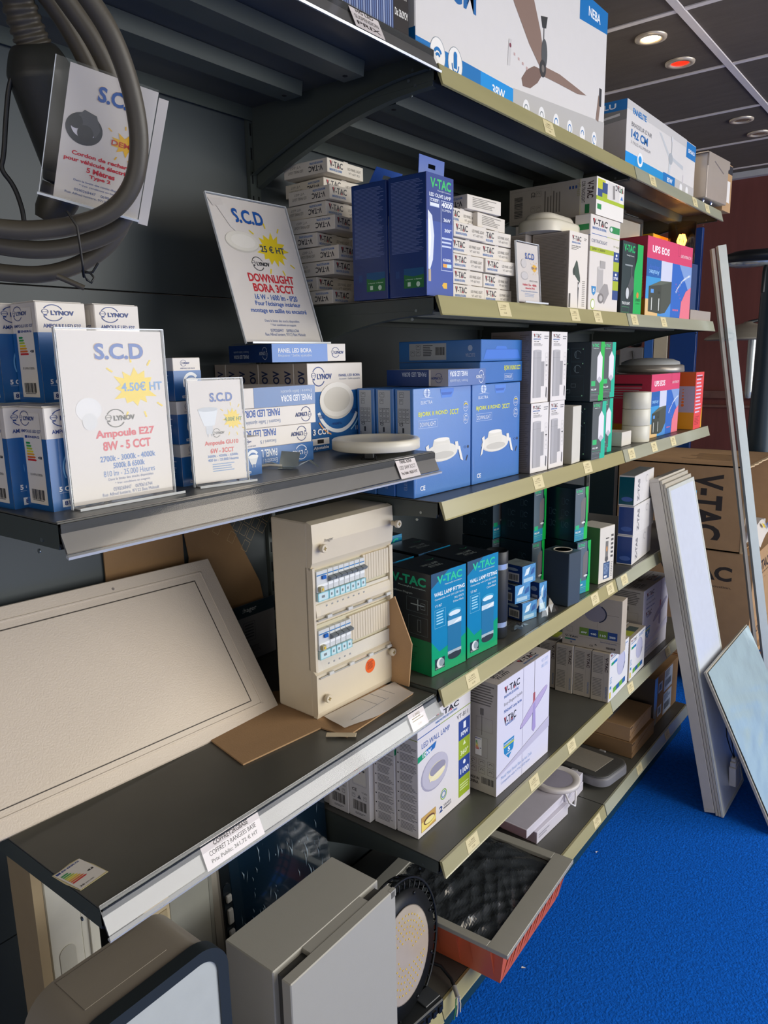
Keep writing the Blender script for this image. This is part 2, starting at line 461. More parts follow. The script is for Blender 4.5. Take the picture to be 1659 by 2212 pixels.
def arc_bracket(t, y, z=0, flip=1, deep=.108):
    g = G(); pts = [(-.006, -.008)]
    n = 12
    for i in range(n+1):
        s_ = i/n; x = -.012-(.478)*s_; pts.append((max(x, -.486), -.034-deep*(1-math.cos(s_*PI*.47))**1.0/(1-math.cos(PI*.47))))
    pts.append((-.486, -.008))
    g.prism(pts, 'y', y-.001, y+.001, GREY)
    # curved lip along the lower edge
    for i in range(1, n+1):
        (xa, za), (xb, zb) = pts[i], pts[i+1]
        g.add([(xa, y-.001, za), (xb, y-.001, zb), (xb, y+.013*flip, zb-.001), (xa, y+.013*flip, za-.001)], [(0, 1, 2, 3)], GREY, True)
    g.lathe([(.003, 0), (.003, .0015)], M('#8c9494', r=.3, metal=.8), 12, (-.05, y-.0025, -.026), 'y')
    g.lathe([(.003, 0), (.003, .0015)], M('#8c9494', r=.3, metal=.8), 12, (-.06, y-.0025, -.042), 'y')
    return g.build('bracket', t)
def shelf(z, y0, w, label, labels, kind='B', dx=0, back=-.487, base=False, stiff=True):
    t = thing('shelf', label, 'shelf', (dx, y0, z), 0, None)
    g = G()
    g.box(back-dx, .002, -.003, -.008, w-.002, 0, TOPG)
    g.box(-.008, .002, -.030, -.005, w-.002, -.002, DARK)
    g.box(back-dx, .002, -.030, back-dx+.003, w-.002, -.002, GREY)
    for yy in (.002, w-.004): g.box(back-dx, yy, -.026, -.005, yy+.002, -.002, GREY)
    g.build('shelf_panel', t)
    if base:
        g = G(); g.box(-.024, .0015, -z+.002, -.02, w-.0015, -.03, M('#1c3b47', r=.35, name='plinth_petrol', var=.08)); g.build('kick_plate', t)
    else:
        for xc in (-.155, -.315):
            g = G(); g.prism([(xc-.028, -.004), (xc+.028, -.004), (xc+.024, -.030), (xc-.024, -.030)], 'y', .05, w-.05, GREY)
            g.lathe([(.005, 0), (.005, .0005)], SLOT, 12, (xc, .075, -.0308), 'z'); g.lathe([(.005, 0), (.005, .0005)], SLOT, 12, (xc, w-.075, -.0308), 'z')
            g.build('stiffener', t)
        arc_bracket(t, .004, flip=1, deep=.108 if y0 > -.5 else .012); arc_bracket(t, w-.004, flip=-1)
    rail(t, w, labels, kind)
    return t
lab = lambda *ys: [(y, .052, None, LBL) for y in ys]
sA1 = shelf(ZA1, YA, .80, 'grey shelf at top left, seen from below, carrying a black box', [(.56, .075, ['HG LED', 'SUSPENSION', 'PRIX'], LBW)], 'A')
sA2 = shelf(ZA2, YA, .80, 'shelf carrying the white and blue bulb boxes with clear sleeve rail', [(.665, .062, ['PANEL BORA', 'LED 24W 3CCT', 'Prix Public: 108,36 € HT'], LBW)], 'A', dx=-.002)
sA3 = shelf(ZA3, YA, .80, 'dusty shelf carrying the fuse box and the large white panel', [(.165, .115, ['COFFRET2RGBASE', 'COFFRET 2 RANGEES BASE', 'Prix Public: 361,72 € HT'], LBW), (.69, .055, None, LBW)], 'A')
shelf(Z0, YA, .80, 'bottom deck of the left bay carrying the grey cabinet', [], 'B', base=True)
shelf(Z1, 0, 1.0, 'top shelf of the middle bay with yellowed rail, under the large fan carton', lab(.42), 'B')
shelf(Z2, 0, 1.0, 'shelf under the navy lamp boxes with yellowed rail', lab(.23, .60, .75), 'B', dx=-.003)
shelf(Z3, 0, 1.0, 'shelf under the blue downlight boxes with yellowed rail', lab(.40, .70), 'B', dx=.004)
shelf(Z4, 0, 1.0, 'shelf under the turquoise wall lamp boxes with yellowed rail', lab(.10, .80, .92), 'B')
shelf(Z5, 0, 1.0, 'shelf under the white wall lamp and pendant boxes with yellowed rail', lab(.10, .42, .66), 'B', dx=.002)
shelf(Z0, 0, 1.0, 'bottom deck of the middle bay with the black tray at its near end', lab(.90), 'B', base=True, dx=-.003)
shelf(Z1, 1, YC-1, 'top shelf of the far bay under the long white fan carton', lab(.12, .55, .70), 'C')
shelf(Z2, 1, YC-1, 'shelf of the far bay under the upper pink battery box', lab(.03, .30), 'C', dx=-.003)
shelf(Z3, 1, YC-1, 'shelf of the far bay under the lower pink battery box', lab(.04, .25, .45), 'C', dx=.004)
shelf(Z4, 1, YC-1, 'shelf of the far bay under the stack of three blue ended boxes', lab(.04, .40), 'C')
shelf(Z5, 1, YC-1, 'shelf of the far bay under the standing globe lamp boxes', lab(.15, .55), 'C')
shelf(Z0, 1, YC-1, 'bottom deck of the far bay carrying the brown cartons', lab(.30, .62), 'C', base=True, dx=-.003)
# ================================================================== CARTONS AND GOODS
WHITE = M('#e2dcd5', r=.42, var=.03, name='white_carton_print', coat=.15)
GREYB = M('#b9b1a8', r=.5, var=.05, name='greyish_carton')
LYB = M('#1c62a6', r=.35, var=.04, name='blue_carton_print', coat=.3)
ELB = M('#3a76c0', r=.30, var=.05, name='royal_blue_carton_print', coat=.45, bump=.05, bscale=260)
NAVY = M('#1d3c7c', r=.33, var=.05, name='navy_carton_print', coat=.3)
BLK = M('#1b2229', r=.35, var=.05, name='black_carton_print', coat=.3)
TEAL = M('#1385b4', r=.28, var=.06, name='turquoise_carton_print', coat=.4)
EMER = M('#0fa56a', r=.28, var=.04, name='emerald_carton_print', coat=.4)
GRN1 = M('#12b94a', r=.35, var=.03, name='bright_green_carton_print')
PLW = M('#e2dcc9', r=.35, var=.03, name='ivory_plastic', coat=.2)
INKD = '#2a2b33'
def body(w, d, h, m, bev=.0012):
    g = G(); g.box(0, 0, 0, w, d, h, m, bev); return g
def energy(F, a, b, c, d, letter=6):
    """EU energy label"""
    F.rect(a, b, c, d, '#efeae2'); w, h = c-a, d-b
    F.rect(a+w*.04, b+h*.9, a+w*.2, b+h*.97, '#203e8c'); F.text('ENERG', a+w*.24, b+h*.905, a+w*.9, b+h*.965, '#203e8c', 2)
    cols = ['#1d9a55', '#4caf50', '#b8cc3a', '#f0dc2c', '#f0b02c', '#e4722c', '#d2312e']
    for i, cc in enumerate(cols):
        y = b+h*(.80-.072*i); x = a+w*(.28+.045*i)
        F.poly([(a+w*.07, y-h*.052), (x, y-h*.052), (x+w*.06, y-h*.026), (x, y), (a+w*.07, y)], cc)
    y = b+h*(.80-.072*letter+.0); F.poly([(a+w*.92, y-h*.06), (a+w*.78, y-h*.06), (a+w*.68, y-h*.028), (a+w*.78, y+h*.004), (a+w*.92, y+h*.004)], '#26262a')
    F.text('F', a+w*.8, y-h*.048, a+w*.86, y-h*.01, '#f4f4f4', 1)

# ---- light bulb boxes (white top, blue lower part)
def bulb_box():
    w, d, h = .0720, .064, .1325
    g = body(w, d, h, WHITE)
    F = g.front(w, h); L = g.left(d, h)
    F.rect(0, 0, 1, .70, LYB); L.rect(0, 0, 1, .70, LYB)
    F.lynov(.10, .81, .72, .975, '#1d3f86'); F.text('AMPOULE LED E27', .12, .745, .88, .785, '#1d3f86', 1)
    F.arc(.78, .40, .48, .24, 95, 200, .28, '#eef2f5'); F.arc(.78, .40, .53, .265, 95, 200, .05, '#79b6e8'); F.text('2700k', .36, .40, .46, .52, '#1d3f86', 0, 90)
    F.text('5 CCT', .14, .185, .52, .235, '#f2f4f8', 2); F.rect(.14, .17, .60, .173, '#bcd2ec')
    F.rect(.18, .03, .62, .105, '#f2f4f8'); F.text('810 lm', .22, .045, .58, .09, '#1d3f86', 2)
    F.ell(.86, .33, .10, .11, '#e6eaee'); F.rect(.80, .17, .92, .25, '#c9ced4')
    L.rect(.16, .055, .84, .945, '#ece6dc'); L.lynov(.08, .82, .62, .965, '#1d3f86'); L.text('AMPOULE LED E27', .10, .755, .84, .785, '#1d3f86', 1)
    energy(L, .20, .36, .84, .74, 5); L.text('8 kWh/1000h', .28, .335, .74, .36, '#5a5a60')
    L.barcode(.26, .10, .74, .20); L.lines(.28, .08, .72, .095, 1, '#5a5a60')
    g.box(.002, .006, h, w-.002, d-.004, h+.0012, WHITE)
    return g
bb = 'boxes of light bulbs on the left shelf'
b0 = solo('bulb_box', bulb_box(), 'bulb box in lower row with full energy label, just left of the large price card', 'light bulb box', (-.078, -.765, ZA2), 91, bb)
for (x, y, z, rz, l) in [
    (-.139, -.785, ZA2, 92, 'lower row bulb box touching the left edge of the photo'),
    (-.150, -.7226, ZA2+.1345, 91, 'upper row bulb box with full logo and barcode, second from the left edge'),
    (-.215, -.745, ZA2+.1345, 92, 'upper row bulb box at the left photo edge, partly cut off'),
    (-.150, -.638, ZA2+.1345, 90, 'upper row bulb box directly behind the top right of the large price card'),
    (-.150, -.638, ZA2, 90, 'lower bulb box hidden behind the large price card, right part'),
    (-.150, -.560, ZA2, 90, 'bulb box whose blue edge shows between the two smaller spot bulb stacks and large card'),
]:
    copy_of(b0, (x, y, z), rz, l, bb)
# ---- small spot bulb boxes
def gu_box():
    w, d, h = .052, .05, .0635
    g = body(w, d, h, WHITE, .0008); F = g.front(w, h); L = g.left(d, h)
    F.rect(0, 0, 1, .70, LYB); L.rect(0, 0, 1, .70, LYB)
    F.lynov(.26, .80, .58, .95); F.text('AMPOULE LED GU10', .26, .735, .78, .77, '#1d3f86', 0)
    F.arc(.62, .40, .30, .26, 40, 200, .28, '#eef2f5')
    F.poly([(.42, .48), (.86, .48), (.74, .28), (.54, .28)], '#dfe2e4'); F.ell(.64, .48, .22, .05, '#f3f3f1'); F.rect(.58, .2, .61, .28, '#d6d8da'); F.rect(.68, .2, .71, .28, '#d6d8da')
    F.rect(.26, .06, .52, .12, '#f2f4f8'); F.text('400 lm', .28, .07, .50, .11, '#1d3f86', 1)
    L.lynov(.2, .8, .6, .95); L.lines(.2, .2, .8, .6, 8, '#bcd0e6')
    return g
gg = 'boxes of spot bulbs stacked beside the price cards'
s0 = solo('spot_bulb_box', gu_box(), 'small blue spot bulb box at the bottom of the stack between the price cards', 'light bulb box', (-.095, -.550, ZA2), 92, gg)
for (x, y, z, l) in [(-.096, -.551, ZA2+.064, 'small blue spot bulb box in the middle of the stack between price cards'),
                     (-.105, -.546, ZA2+.128, 'small blue spot bulb box on top of the stack between price cards'),
                     (-.160, -.556, ZA2+.128, 'small spot bulb box peeking out left of the topmost one'),
                     (-.092, -.4965, ZA2, 'small spot bulb box hidden behind the smaller price card, left'),
                     (-.090, -.4440, ZA2, 'small spot bulb box whose corner shows at the right foot of the smaller price card')]:
    copy_of(s0, (x, y, z), 92, l, gg)

# ---- acrylic price card holders with printed cards
def card(name, label, w, h, paint, loc, rz, tilt, foot=.045, extra=None, roll=0):
    t = thing(name, label, 'price card')
    t.matrix_world = Matrix.Translation(loc) @ Matrix.Rotation(math.radians(rz), 4, 'Z')
    R = Matrix.Rotation(math.radians(roll), 4, 'Y') @ Matrix.Rotation(math.radians(-tilt), 4, 'X')
    g = G(); g.mx = R
    g.box(.003, .0012, .004, w-.003, .0020, h-.003, PAPER)
    F = g.front(w-.006, h-.007, .0012, .003, .004); paint(F); o = g.build('printed_card', t)
    g = G(); g.mx = R
    g.box(0, -.0012, .001, w, -.0004, h, CLEAR); g.box(0, .0026, .001, w, .0036, h, CLEAR)
    rim = M('#dfe4e6', r=.08, var=0, name='acrylic_edge')
    g.box(-.0006, -.0012, 0, .0006, .0036, h, rim); g.box(w-.0006, -.0012, 0, w+.0006, .0036, h, rim); g.box(0, -.0012, h-.0008, w, .0036, h+.0006, rim)
    if foot:
        g.mx = None
        g.box(0, -.018, 0, w+.004, foot, .0022, CLEAR); g.box(0, -.0185, 0, w+.004, -.017, .0035, rim)
    g.build('acrylic_holder', t)
    return t
def p_e27(F):
    F.ell(.22, .55, .12, .07, '#d9d8d6'); F.ell(.22, .48, .07, .05, '#cfcfcd')
    F.star(.69, .665, .25, .135, '#e6c81c', 12); F.scd(.32, .835, .80, .93)
    F.text('4.50€ HT', .55, .645, .97, .70, '#5f93c6', 1); F.lynov(.36, .435, .64, .545, '#3c3a34')
    F.text('Ampoule E27', .26, .365, .85, .425, '#cc3046', 2); F.text('8W - 5 CCT', .32, .30, .80, .355, '#cc3046', 2)
    F.text('2700k - 3000k - 4000k', .28, .235, .84, .27, '#3b6fb0', 1); F.text('5000k & 6500k', .40, .19, .72, .225, '#3b6fb0', 1)
    F.text('810 lm - 25.000 Heures', .30, .145, .82, .18, '#3b6fb0', 0)
    F.text('Dans la limite des stocks disponibles', .34, .115, .80, .135, '#3b568f'); F.text('* Voir conditions en magasin', .40, .09, .76, .108, '#3b568f')
    F.text('0590268447    0690616744', .38, .055, .78, .077, '#3b568f'); F.text('Rue Alfred lumiere, 97122 Baie Mahault', .27, .025, .85, .048, '#3b568f')
card('price_card', 'large upright price card for bulbs, 4.50 euro on yellow burst, at left', .158, .229, p_e27, (-.0655, -.7458, ZA2+.0005), 89.5, .5, foot=.008)
def p_gu(F):
    F.star(.80, .61, .21, .12, '#e8c81c', 12, 5); F.scd(.38, .79, .82, .88)
    F.poly([(.14, .72), (.52, .72), (.44, .56), (.24, .56)], '#d5dadd'); F.ell(.33, .72, .19, .022, '#b7bdc2'); F.rect(.27, .48, .40, .56, '#c3c7ca'); F.rect(.29, .455, .31, .48, '#a8acb0'); F.rect(.36, .455, .38, .48, '#a8acb0')
    F.text('4.00€ HT', .64, .592, .98, .635, '#4f7d34', 1); F.lynov(.38, .44, .60, .53, '#3c3a34')
    F.text('Ampoule GU10', .22, .355, .88, .41, '#cc3c36', 2); F.text('6W - 3CCT', .32, .285, .78, .335, '#cc3c36', 2)
    F.text('3000k - 4200k - 6500k', .26, .245, .86, .27, '#3b6fb0', 1); F.text('400 lm - 25.000 Heures', .26, .205, .86, .232, '#3b6fb0', 1)
    F.lines(.34, .09, .78, .18, 4, '#6f8fb8', rag=.2)
card('price_card', 'smaller upright price card for spot bulbs, 4.00 euro on yellow burst', .0937, .160, p_gu, (-.073, -.5459, ZA2+.0005), 79, 1.8, foot=.012)
def p_dl(F):
    F.scd(.25, .83, .64, .93); F.star(.66, .665, .23, .135, '#e3c81c', 13, 4)
    F.ell(.29, .695, .21, .075, '#c9c5ba'); F.ell(.29, .70, .205, .068, '#dedace'); F.ell(.30, .70, .15, .048, '#e6e2d8')
    F.poly([(.06, .95), (.20, .95), (.22, .90), (.28, .86), (.25, .76), (.19, .79)], '#d9d4ce'); F.poly([(.0, .97), (.16, .985), (.17, .94), (.04, .92)], '#d2ccc6')
    F.text('25 € HT', .50, .64, .82, .69, '#243b5c', 1); F.lynov(.33, .50, .55, .60, '#26262a')
    F.text('DOWNLIGHT', .24, .42, .84, .48, '#c22a32', 2); F.text('BORA 3CCT', .27, .35, .81, .41, '#c22a32', 2)
    F.text('16 W - 1600 lm - IP20', .26, .295, .82, .335, '#2c59a2', 1); F.text("Pour l'éclairage intérieur", .24, .245, .84, .287, '#2c59a2', 1); F.text('montage en saillie ou encastré', .16, .195, .90, .237, '#2c59a2', 1)
    F.text('Dans la limite des stocks disponibles', .30, .135, .76, .158, '#51699c'); F.text('* Voir conditions en magasin', .36, .108, .70, .13, '#51699c')
    F.text('0590268447    0690616744', .34, .07, .72, .092, '#51699c'); F.text('Rue Alfred lumiere, 97122 Baie Mahault', .26, .04, .80, .064, '#51699c')
card('price_card', 'tall price card for downlights, 25 euro, leaning back on a flat blue box', .210, .297, p_dl, (-.2519, -.2669, 1.6540), 89.4, 18.5, foot=.05, roll=0)

# ---- blue and white panel light boxes
def bora_box(w=.172, d=.034, h=.178):
    g = body(w, d, h, WHITE); F = g.front(w, h); L = g.left(d, h)
    F.rect(0, 0, 1, .68, LYB); L.rect(0, .0, 1, 1, M('#a49b93', r=.5, var=.04))
    F.lynov(.06, .74, .40, .96); F.text('PANEL LED BORA', .55, .84, .95, .87, '#1d3f86', 1); F.text('Encastré / Saillie ajustable', .56, .80, .95, .825, '#5f6f8f')
    F.arc(.52, .56, .40, .37, 200, 335, .12, '#eef2f5'); F.ell(.50, .56, .31, .21, '#d8d4cd'); F.ell(.50, .58, .31, .20, '#efece6'); F.ell(.50, .58, .24, .145, '#d9d5cc')
    F.text('3000°k', .16, .37, .27, .42, '#1d3f86', 0); F.text('4500°k', .40, .285, .58, .315, '#1d3f86'); F.text('6500°k', .76, .40, .88, .46, '#1d3f86')
    F.arc(.52, .56, .44, .41, 215, 250, .04, '#f0a860'); F.arc(.52, .56, .44, .41, 300, 335, .04, '#9fd0ee')
    F.text('3 CCT', .05, .19, .34, .26, '#f4f4f8', 2); F.text('11w', .83, .20, .92, .25, '#f4f4f8')
    F.rect(.04, .075, .34, .15, '#f2f2f2'); F.rect(.13, .09, .24, .135, '#26262a'); F.text('Ajustable', .06, .015, .33, .06, '#f4f4f8', 2)
    L.text('LYNOV', .25, .58, .80, .92, '#1b2b55', 2, 90)
    return g
pg = 'standing panel light boxes in a row behind one another'
p0 = solo('panel_light_box', bora_box(), 'white and blue panel light box, round lamp on its face, first of the standing row', 'lamp box', (-.216, -.144, ZA2), 90, pg)
nth = ['second', 'third', 'fourth', 'fifth', 'sixth', 'seventh', 'eighth']
for i in range(7):
    copy_of(p0, (-.2535-.0345*i, -.145+.001*(i % 3), ZA2), 90, 'standing panel light box showing a grey spine, %s in the row from the aisle' % nth[i], pg)
def bora_flat(w, d, h, style):
    """lying box: front edge and left edge printed"""
    m = LYB if style != 'white' else WHITE
    g = body(w, d, h, WHITE, .0008); F = g.front(w, h); L = g.left(d, h)
    if style == 'top':
        F.rect(0, 0, .74, 1, M('#1f72c8', r=.3, coat=.3)); F.text('PANEL LED BORA', .08, .52, .52, .76, '#f2f5fa', 1); F.text('Encastré / Saillie ajustable', .08, .26, .52, .44, '#dbe6f4'); F.lynov(.79, .2, .96, .8)
        L.rect(0, 0, 1, 1, M('#10397c', r=.4)); L.text('PANEL LED BORA', .12, .22, .48, .44, '#c9d4e6', 1, 180); L.text('Encastré / Saillie ajustable', .12, .54, .48, .70, '#a9b9d4', 0, 180); L.flip = True; L.lynov(.08, .15, .26, .85, '#b9c6de')
    elif style == 'blue':
        F.flip = True; F.rect(0, 0, .86, 1, M('#2f66a4', r=.3, coat=.3)); F.text('PANEL LED BORA', .05, .45, .5, .78, '#f2f5fa', 1); F.text('Encastré / Saillie ajustable', .05, .16, .5, .36, '#dbe6f4')
        L.rect(0, 0, 1, 1, LYB)
    elif style == 'flatb':
        F.flip = True; F.rect(0, 0, 1, 1, M('#2a5ca6', r=.3, coat=.3)); F.text('PANEL LED BORA', .50, .1, .96, .42, '#e6ecf6', 1); F.text('Encastré / Saillie ajustable', .50, .55, .96, .78, '#c9d6ea'); F.lynov(.04, .1, .26, .9, '#e6ecf6')
        L.rect(.0, 0, .70, 1, M('#10397c', r=.4)); L.rect(.73, 0, 1, 1, '#a9a5a8'); L.flip = True; L.lynov(.08-.0, .2, .25, .8, '#26407e'); L.text('PANEL LED BORA', .34, .15, .74, .42, '#b9c6de', 1)
    elif style == 'bluel':
        F.flip = True; F.rect(0, 0, 1, 1, LYB); F.lynov(.08, .1, .34, .9, '#e8edf6'); F.text('PANEL LED BORA', .52, .1, .98, .5, '#f2f5fa', 1); F.text('Encastré / Saillie', .52, .6, .85, .85, '#dbe6f4'); L.rect(0, 0, 1, 1, LYB)
    else:
        F.flip = True; F.lynov(.06, .1, .28, .9, '#2a3f7a'); F.text('PANEL LED BORA', .50, .08, .98, .45, '#2a5cae', 1); F.text('Encastré / Saillie ajustable', .50, .58, .95, .82, '#7f93b8')
    return g
solo('panel_light_box', bora_flat(.172, .178, .0345, 'top'), 'flat blue panel light box lying under the tall price card', 'lamp box', (-.232, -.222, ZA2+.1815), 76, 'flat panel light boxes')
for (x, y, z, w, st, rz, l) in [(-.150, -.386, ZA2, .172, 'bluel', 87, 'flat panel light box at the bottom of the stack of four'),
                            (-.150, -.392, ZA2+.035, .172, 'white', 86, 'flat white panel light box second from the bottom of the stack of four'),
                            (-.145, -.385, ZA2+.070, .176, 'white', 87, 'flat white panel light box third in the stack, with an open torn flap'),
                            (-.140, -.383, ZA2+.105, .172, 'blue', 88, 'flat blue panel light box on top of the stack of four')]:
    o = solo('panel_light_box', bora_flat(w, .178 if st != 'bluel' else .175, .0345, st), l, 'lamp box', (x, y, z), rz, 'flat panel light boxes')
# round panel lamp resting on its clips
t = thing('round_panel_lamp', 'cream round panel lamp lying on shelf before blue boxes', 'lamp', (-.0800, -.1000, ZA2), 0)
g = G(); g.lathe([(.0001, .012), (.082, .012), (.086, .014), (.086, .031), (.083, .0335), (.072, .0335), (.070, .0325), (.0001, .0325)], PLW, 64); g.build('lamp_body', t)
for a in (0, 180):
    g = G(); g.mx = Matrix.Rotation(math.radians(a-62), 4, 'Z'); ST = M('#2b2d2e', r=.3, metal=.6)
    g.box(.060, -.009, .001, .074, .009, .016, ST, .001); g.tube([(.068, -.011, .006), (.068, -.013, .004), (.078, -.013, .0015)], .0012, ST, 6); g.tube([(.068, .011, .006), (.068, .013, .004), (.078, .013, .0015)], .0012, ST, 6); g.build('spring_clip', t)
# metal bracket and loose wire
t = thing('metal_clip', 'bent galvanised metal clip with loose wires on shelf beside price card', 'clip', (-.100, -.322, ZA2+.0005), 30)
ZN = M('#b9c4c2', r=.25, metal=.8, name='galvanised', var=.15, scale=40)
g = G()
g.add([(-.017, 0, .002), (.017, 0, .002), (.020, .010, .026), (-.014, .010, .028)], [(0, 1, 2, 3)], ZN); g.add([(-.017, 0, .0018), (.017, 0, .0018), (.012, -.022, .001), (-.014, -.020, .001)], [(0, 1, 2, 3)], ZN)
g.add([(-.014, .010, .028), (.020, .010, .026), (.016, .018, .022), (-.012, .018, .023)], [(0, 1, 2, 3)], ZN)
g.add([(.017, 0, .002), (.036, .002, .012), (.038, .010, .013), (.020, .010, .006)], [(0, 1, 2, 3)], ZN); g.add([(.036, .002, .012), (.052, 0, .001), (.054, .007, .001), (.038, .010, .013)], [(0, 1, 2, 3)], ZN)
g.build('clip_body', t)
g = G(); g.tube([(-.010, -.004, .004), (-.03, -.01, .006), (-.05, -.006, .003), (-.066, -.014, .003)], .0022, M('#d9d4c8', r=.3), 8); g.tube([(-.012, .004, .003), (-.032, .006, .008), (-.052, .002, .004)], .0012, ZN, 6); g.build('loose_wire', t)
# ---- shelf A3: fuse box, white panel, cardboard
t = thing('fuse_box', 'ivory two row fuse box with breakers, orange round sticker and screws', 'fuse box', (-.1300, -.2410, ZA3+.004), 90-2.5)
IV = M('#d9cdb4', r=.35, var=.03, name='ivory_casing', coat=.2); IV2 = M('#cfc3a8', r=.4, var=.03)
w, d, h = .240, .115, .402
g = G(); g.box(0, .012, 0, w, d, h, IV, .004, 2)
# curved front cover
prof = [(.012, 0), (.000, .004), (-.004, .02), (-.004, .115), (.002, .125), (.006, .128)]
g.prism([(.012, 0), (.002, 0), (-.001, .012), (-.001, .092), (.010, .100), (.012, .100)], 'x', 0, w, IV)
g.box(0, .000, .100, .006, .02, .312, IV); g.box(w-.010, .000, .100, w, .02, .312, IV)
g.prism([(.012, .312), (.008, .306), (.000, .322), (-.003, .36), (-.001, .398), (.012, h)], 'x', 0, w, IV)
g.prism([(.010, .198), (.002, .202), (-.002, .214), (.001, .236), (.010, .240)], 'x', .006, w-.010, IV)
F = g.front(w, h, -.0035); F.text(':hager', .13, .890, .235, .910, '#6d6a66', 0)
g.build('casing', t)
def module_row(zc, n, name):
    x0 = .008; p = .0155
    g = G(); g.box(.006, .009, zc-.026, w-.010, .0115, zc+.044, M('#c8c1a6', r=.5)); g.build('module_bay', t)
    for i in range(n+1):
        g = G(); xa = x0+p*i+(p if i else 0); wd = p*2 if i == 0 else p
        g.box(xa+.0004, -.002, zc-.006, xa+wd-.0004, .009, zc+.036, M('#d3d6d4', r=.35), .0006)
        g.box(xa+.0012, -.0026, zc+.027, xa+wd-.0012, -.0018, zc+.029, M('#2d78b8', r=.4, var=0))
        g.box(xa+.0012, -.0026, zc+.004, xa+wd-.0012, -.0018, zc+.009, M('#eef1f0', r=.4, var=0))
        lv = G()
        if i: lv.prism([(-.002, zc+.010), (-.010, zc+.014), (-.012, zc+.019), (-.002, zc+.022)], 'x', xa+.001, xa+wd-.001, M('#757c80', r=.35, var=0))
        else: lv.box(xa+.014, -.006, zc+.019, xa+.024, -.002, zc+.026, M('#1d62b8', r=.3, var=0)); g.box(xa+.004, -.010, zc-.004, xa+.013, -.002, zc+.006, M('#b9b28c', r=.4)); g.box(xa+.007, -.0108, zc-.001, xa+.011, -.0098, zc+.003, M('#e6c22c', r=.4, var=0))
        TQ = M('#8fd0d8', r=.2, var=0)
        g.box(xa+.0006, -.0045, zc-.024, xa+wd-.0006, .004, zc-.007, M('#cfe6e6', r=.15, var=0)); 
        for a, b, c_, d_ in ((0, 0, 1, .08), (0, .92, 1, 1), (0, 0, .07, 1), (.93, 0, 1, 1)):
            g.box(xa+.0006+(wd-.0012)*a, -.005, zc-.024+.017*b, xa+.0006+(wd-.0012)*c_, -.0044, zc-.024+.017*d_, TQ)
        g.box(xa+wd*.35, -.0049, zc-.018, xa+wd*.6, -.0045, zc-.013, M('#7c8486', var=0))
        br = g.build('circuit_breaker', t); lv.build('switch_lever', br)
    g = G(); xa = x0+p*(n+2); k = 0
    while xa < w-.013:
        g.box(xa, .002, zc-.016, xa+.0076, .0095, zc+.040, IV, .0005); xa += .0082
    g.build('blanking_plate', t)
    # clear curved door below the row
    g = G(); pr = [(.006, zc-.062), (-.004, zc-.060), (-.011, zc-.050), (-.013, zc-.038), (-.006, zc-.026), (.004, zc-.022)]
    for (a, b), (c_, d_) in zip(pr, pr[1:]):
        g.add([(.007, a, b), (w-.011, a, b), (w-.011, c_, d_), (.007, c_, d_)], [(0, 1, 2, 3)], CLEAR, True)
    for x in (.03, .09, .15, .21): g.box(x, -.0075, zc-.062, x+.013, -.0035, zc-.056, M('#d5d4cc', r=.15))
    g.box(.007, -.0045, zc-.064, w-.011, .006, zc-.061, M('#aeaba0', r=.3))
    for i in range(n+1): g.box(.012+p*(i+.6), -.0128, zc-.034, .016+p*(i+.6), -.0120, zc-.031, M('#9a9c9c', var=0))
    g.build('clear_door', t)
    g = G(); g.box(.007, .004, zc-.062, w-.011, .006, zc-.024, M('#ddd6c4', r=.4)); g.build('label_strip', t)
module_row(.268, 7, 'top'); module_row(.148, 4, 'low')
def screw(x, z, y):
    g = G(); g.lathe([(.006, 0), (.0045, -.010), (.0085, -.012), (.0085, -.018), (.0075, -.019)], IV, 20, (x, y, z), 'y')
    g.box(x-.004, y-.0195, z-.001, x+.004, y-.0188, z+.001, M('#8f7a3e', var=0)); g.box(x-.001, y-.0196, z-.004, x+.001, y-.0188, z+.004, M('#8f7a3e', var=0))
    g.build('cover_screw', t)
screw(.022, .350, .004); screw(.232, .362, -.008); screw(.222, .075, .004); screw(.022, .040, .006)
g = G(); F = g.front(w, .1, -.001); F.ell(.66, .62, .065, .155, '#e8621c', 32); F.lines(.62, .54, .70, .72, 7, '#8c3a12', rag=.2); g.build('round_sticker', t)

# cardboard sheet and papers under the fuse box
def sheet(g, pts, z, th, m):
    g.prism([(p[0], p[1]) for p in pts], 'z', z, z+th, m)
g = G(); sheet(g, [(-.270, -.415), (-.125, -.443), (-.104, -.260), (-.040, -.258), (-.048, -.030), (-.10, -.012), (-.30, -.20)], ZA3+.0005, .003, BOARD)
solo('cardboard_sheet', g, 'flat brown cardboard sheet under the fuse box, front corner bare', 'cardboard')
g = G(); vs = []
import itertools
for i in range(9):
    for j in range(7):
        u, v = i/8, j/6
        a = Vector((-.128, -.226, 0)).lerp(Vector((-.112, -.012, 0)), u); b = Vector((-.050, -.252, 0)).lerp(Vector((-.034, -.046, 0)), u)
        p = a.lerp(b, v); p.z = ZA3+.006+.006*math.sin(u*5+v*2)*v+.004*v
        vs.append(p)
g.add(vs, [(i*7+j, i*7+j+1, (i+1)*7+j+1, (i+1)*7+j) for i in range(8) for j in range(6)], PAPER, True)
g.box(-.06, -.22, ZA3+.0160, -.0585, -.10, ZA3+.0163, INK('#9a9a9a'))
o = solo('wiring_sheet', g, 'white wiring diagram sheet lying in front of the fuse box', 'paper')
gl = G()
for k, y in enumerate((-.14, -.11, -.08)): gl.box(-.105, y, ZA3+.0165, -.060, y+.0010, ZA3+.0168, INK('#77777c'))
gl.build('diagram_lines', o)
g = G(); g.mx = Matrix.Translation((-.052, -.262, ZA3+.0042)) @ Matrix.Rotation(math.radians(35), 4, 'Z'); g.box(-.028, -.0075, 0, .030, .0075, .0015, M('#d9c9aa', r=.6), .0006)
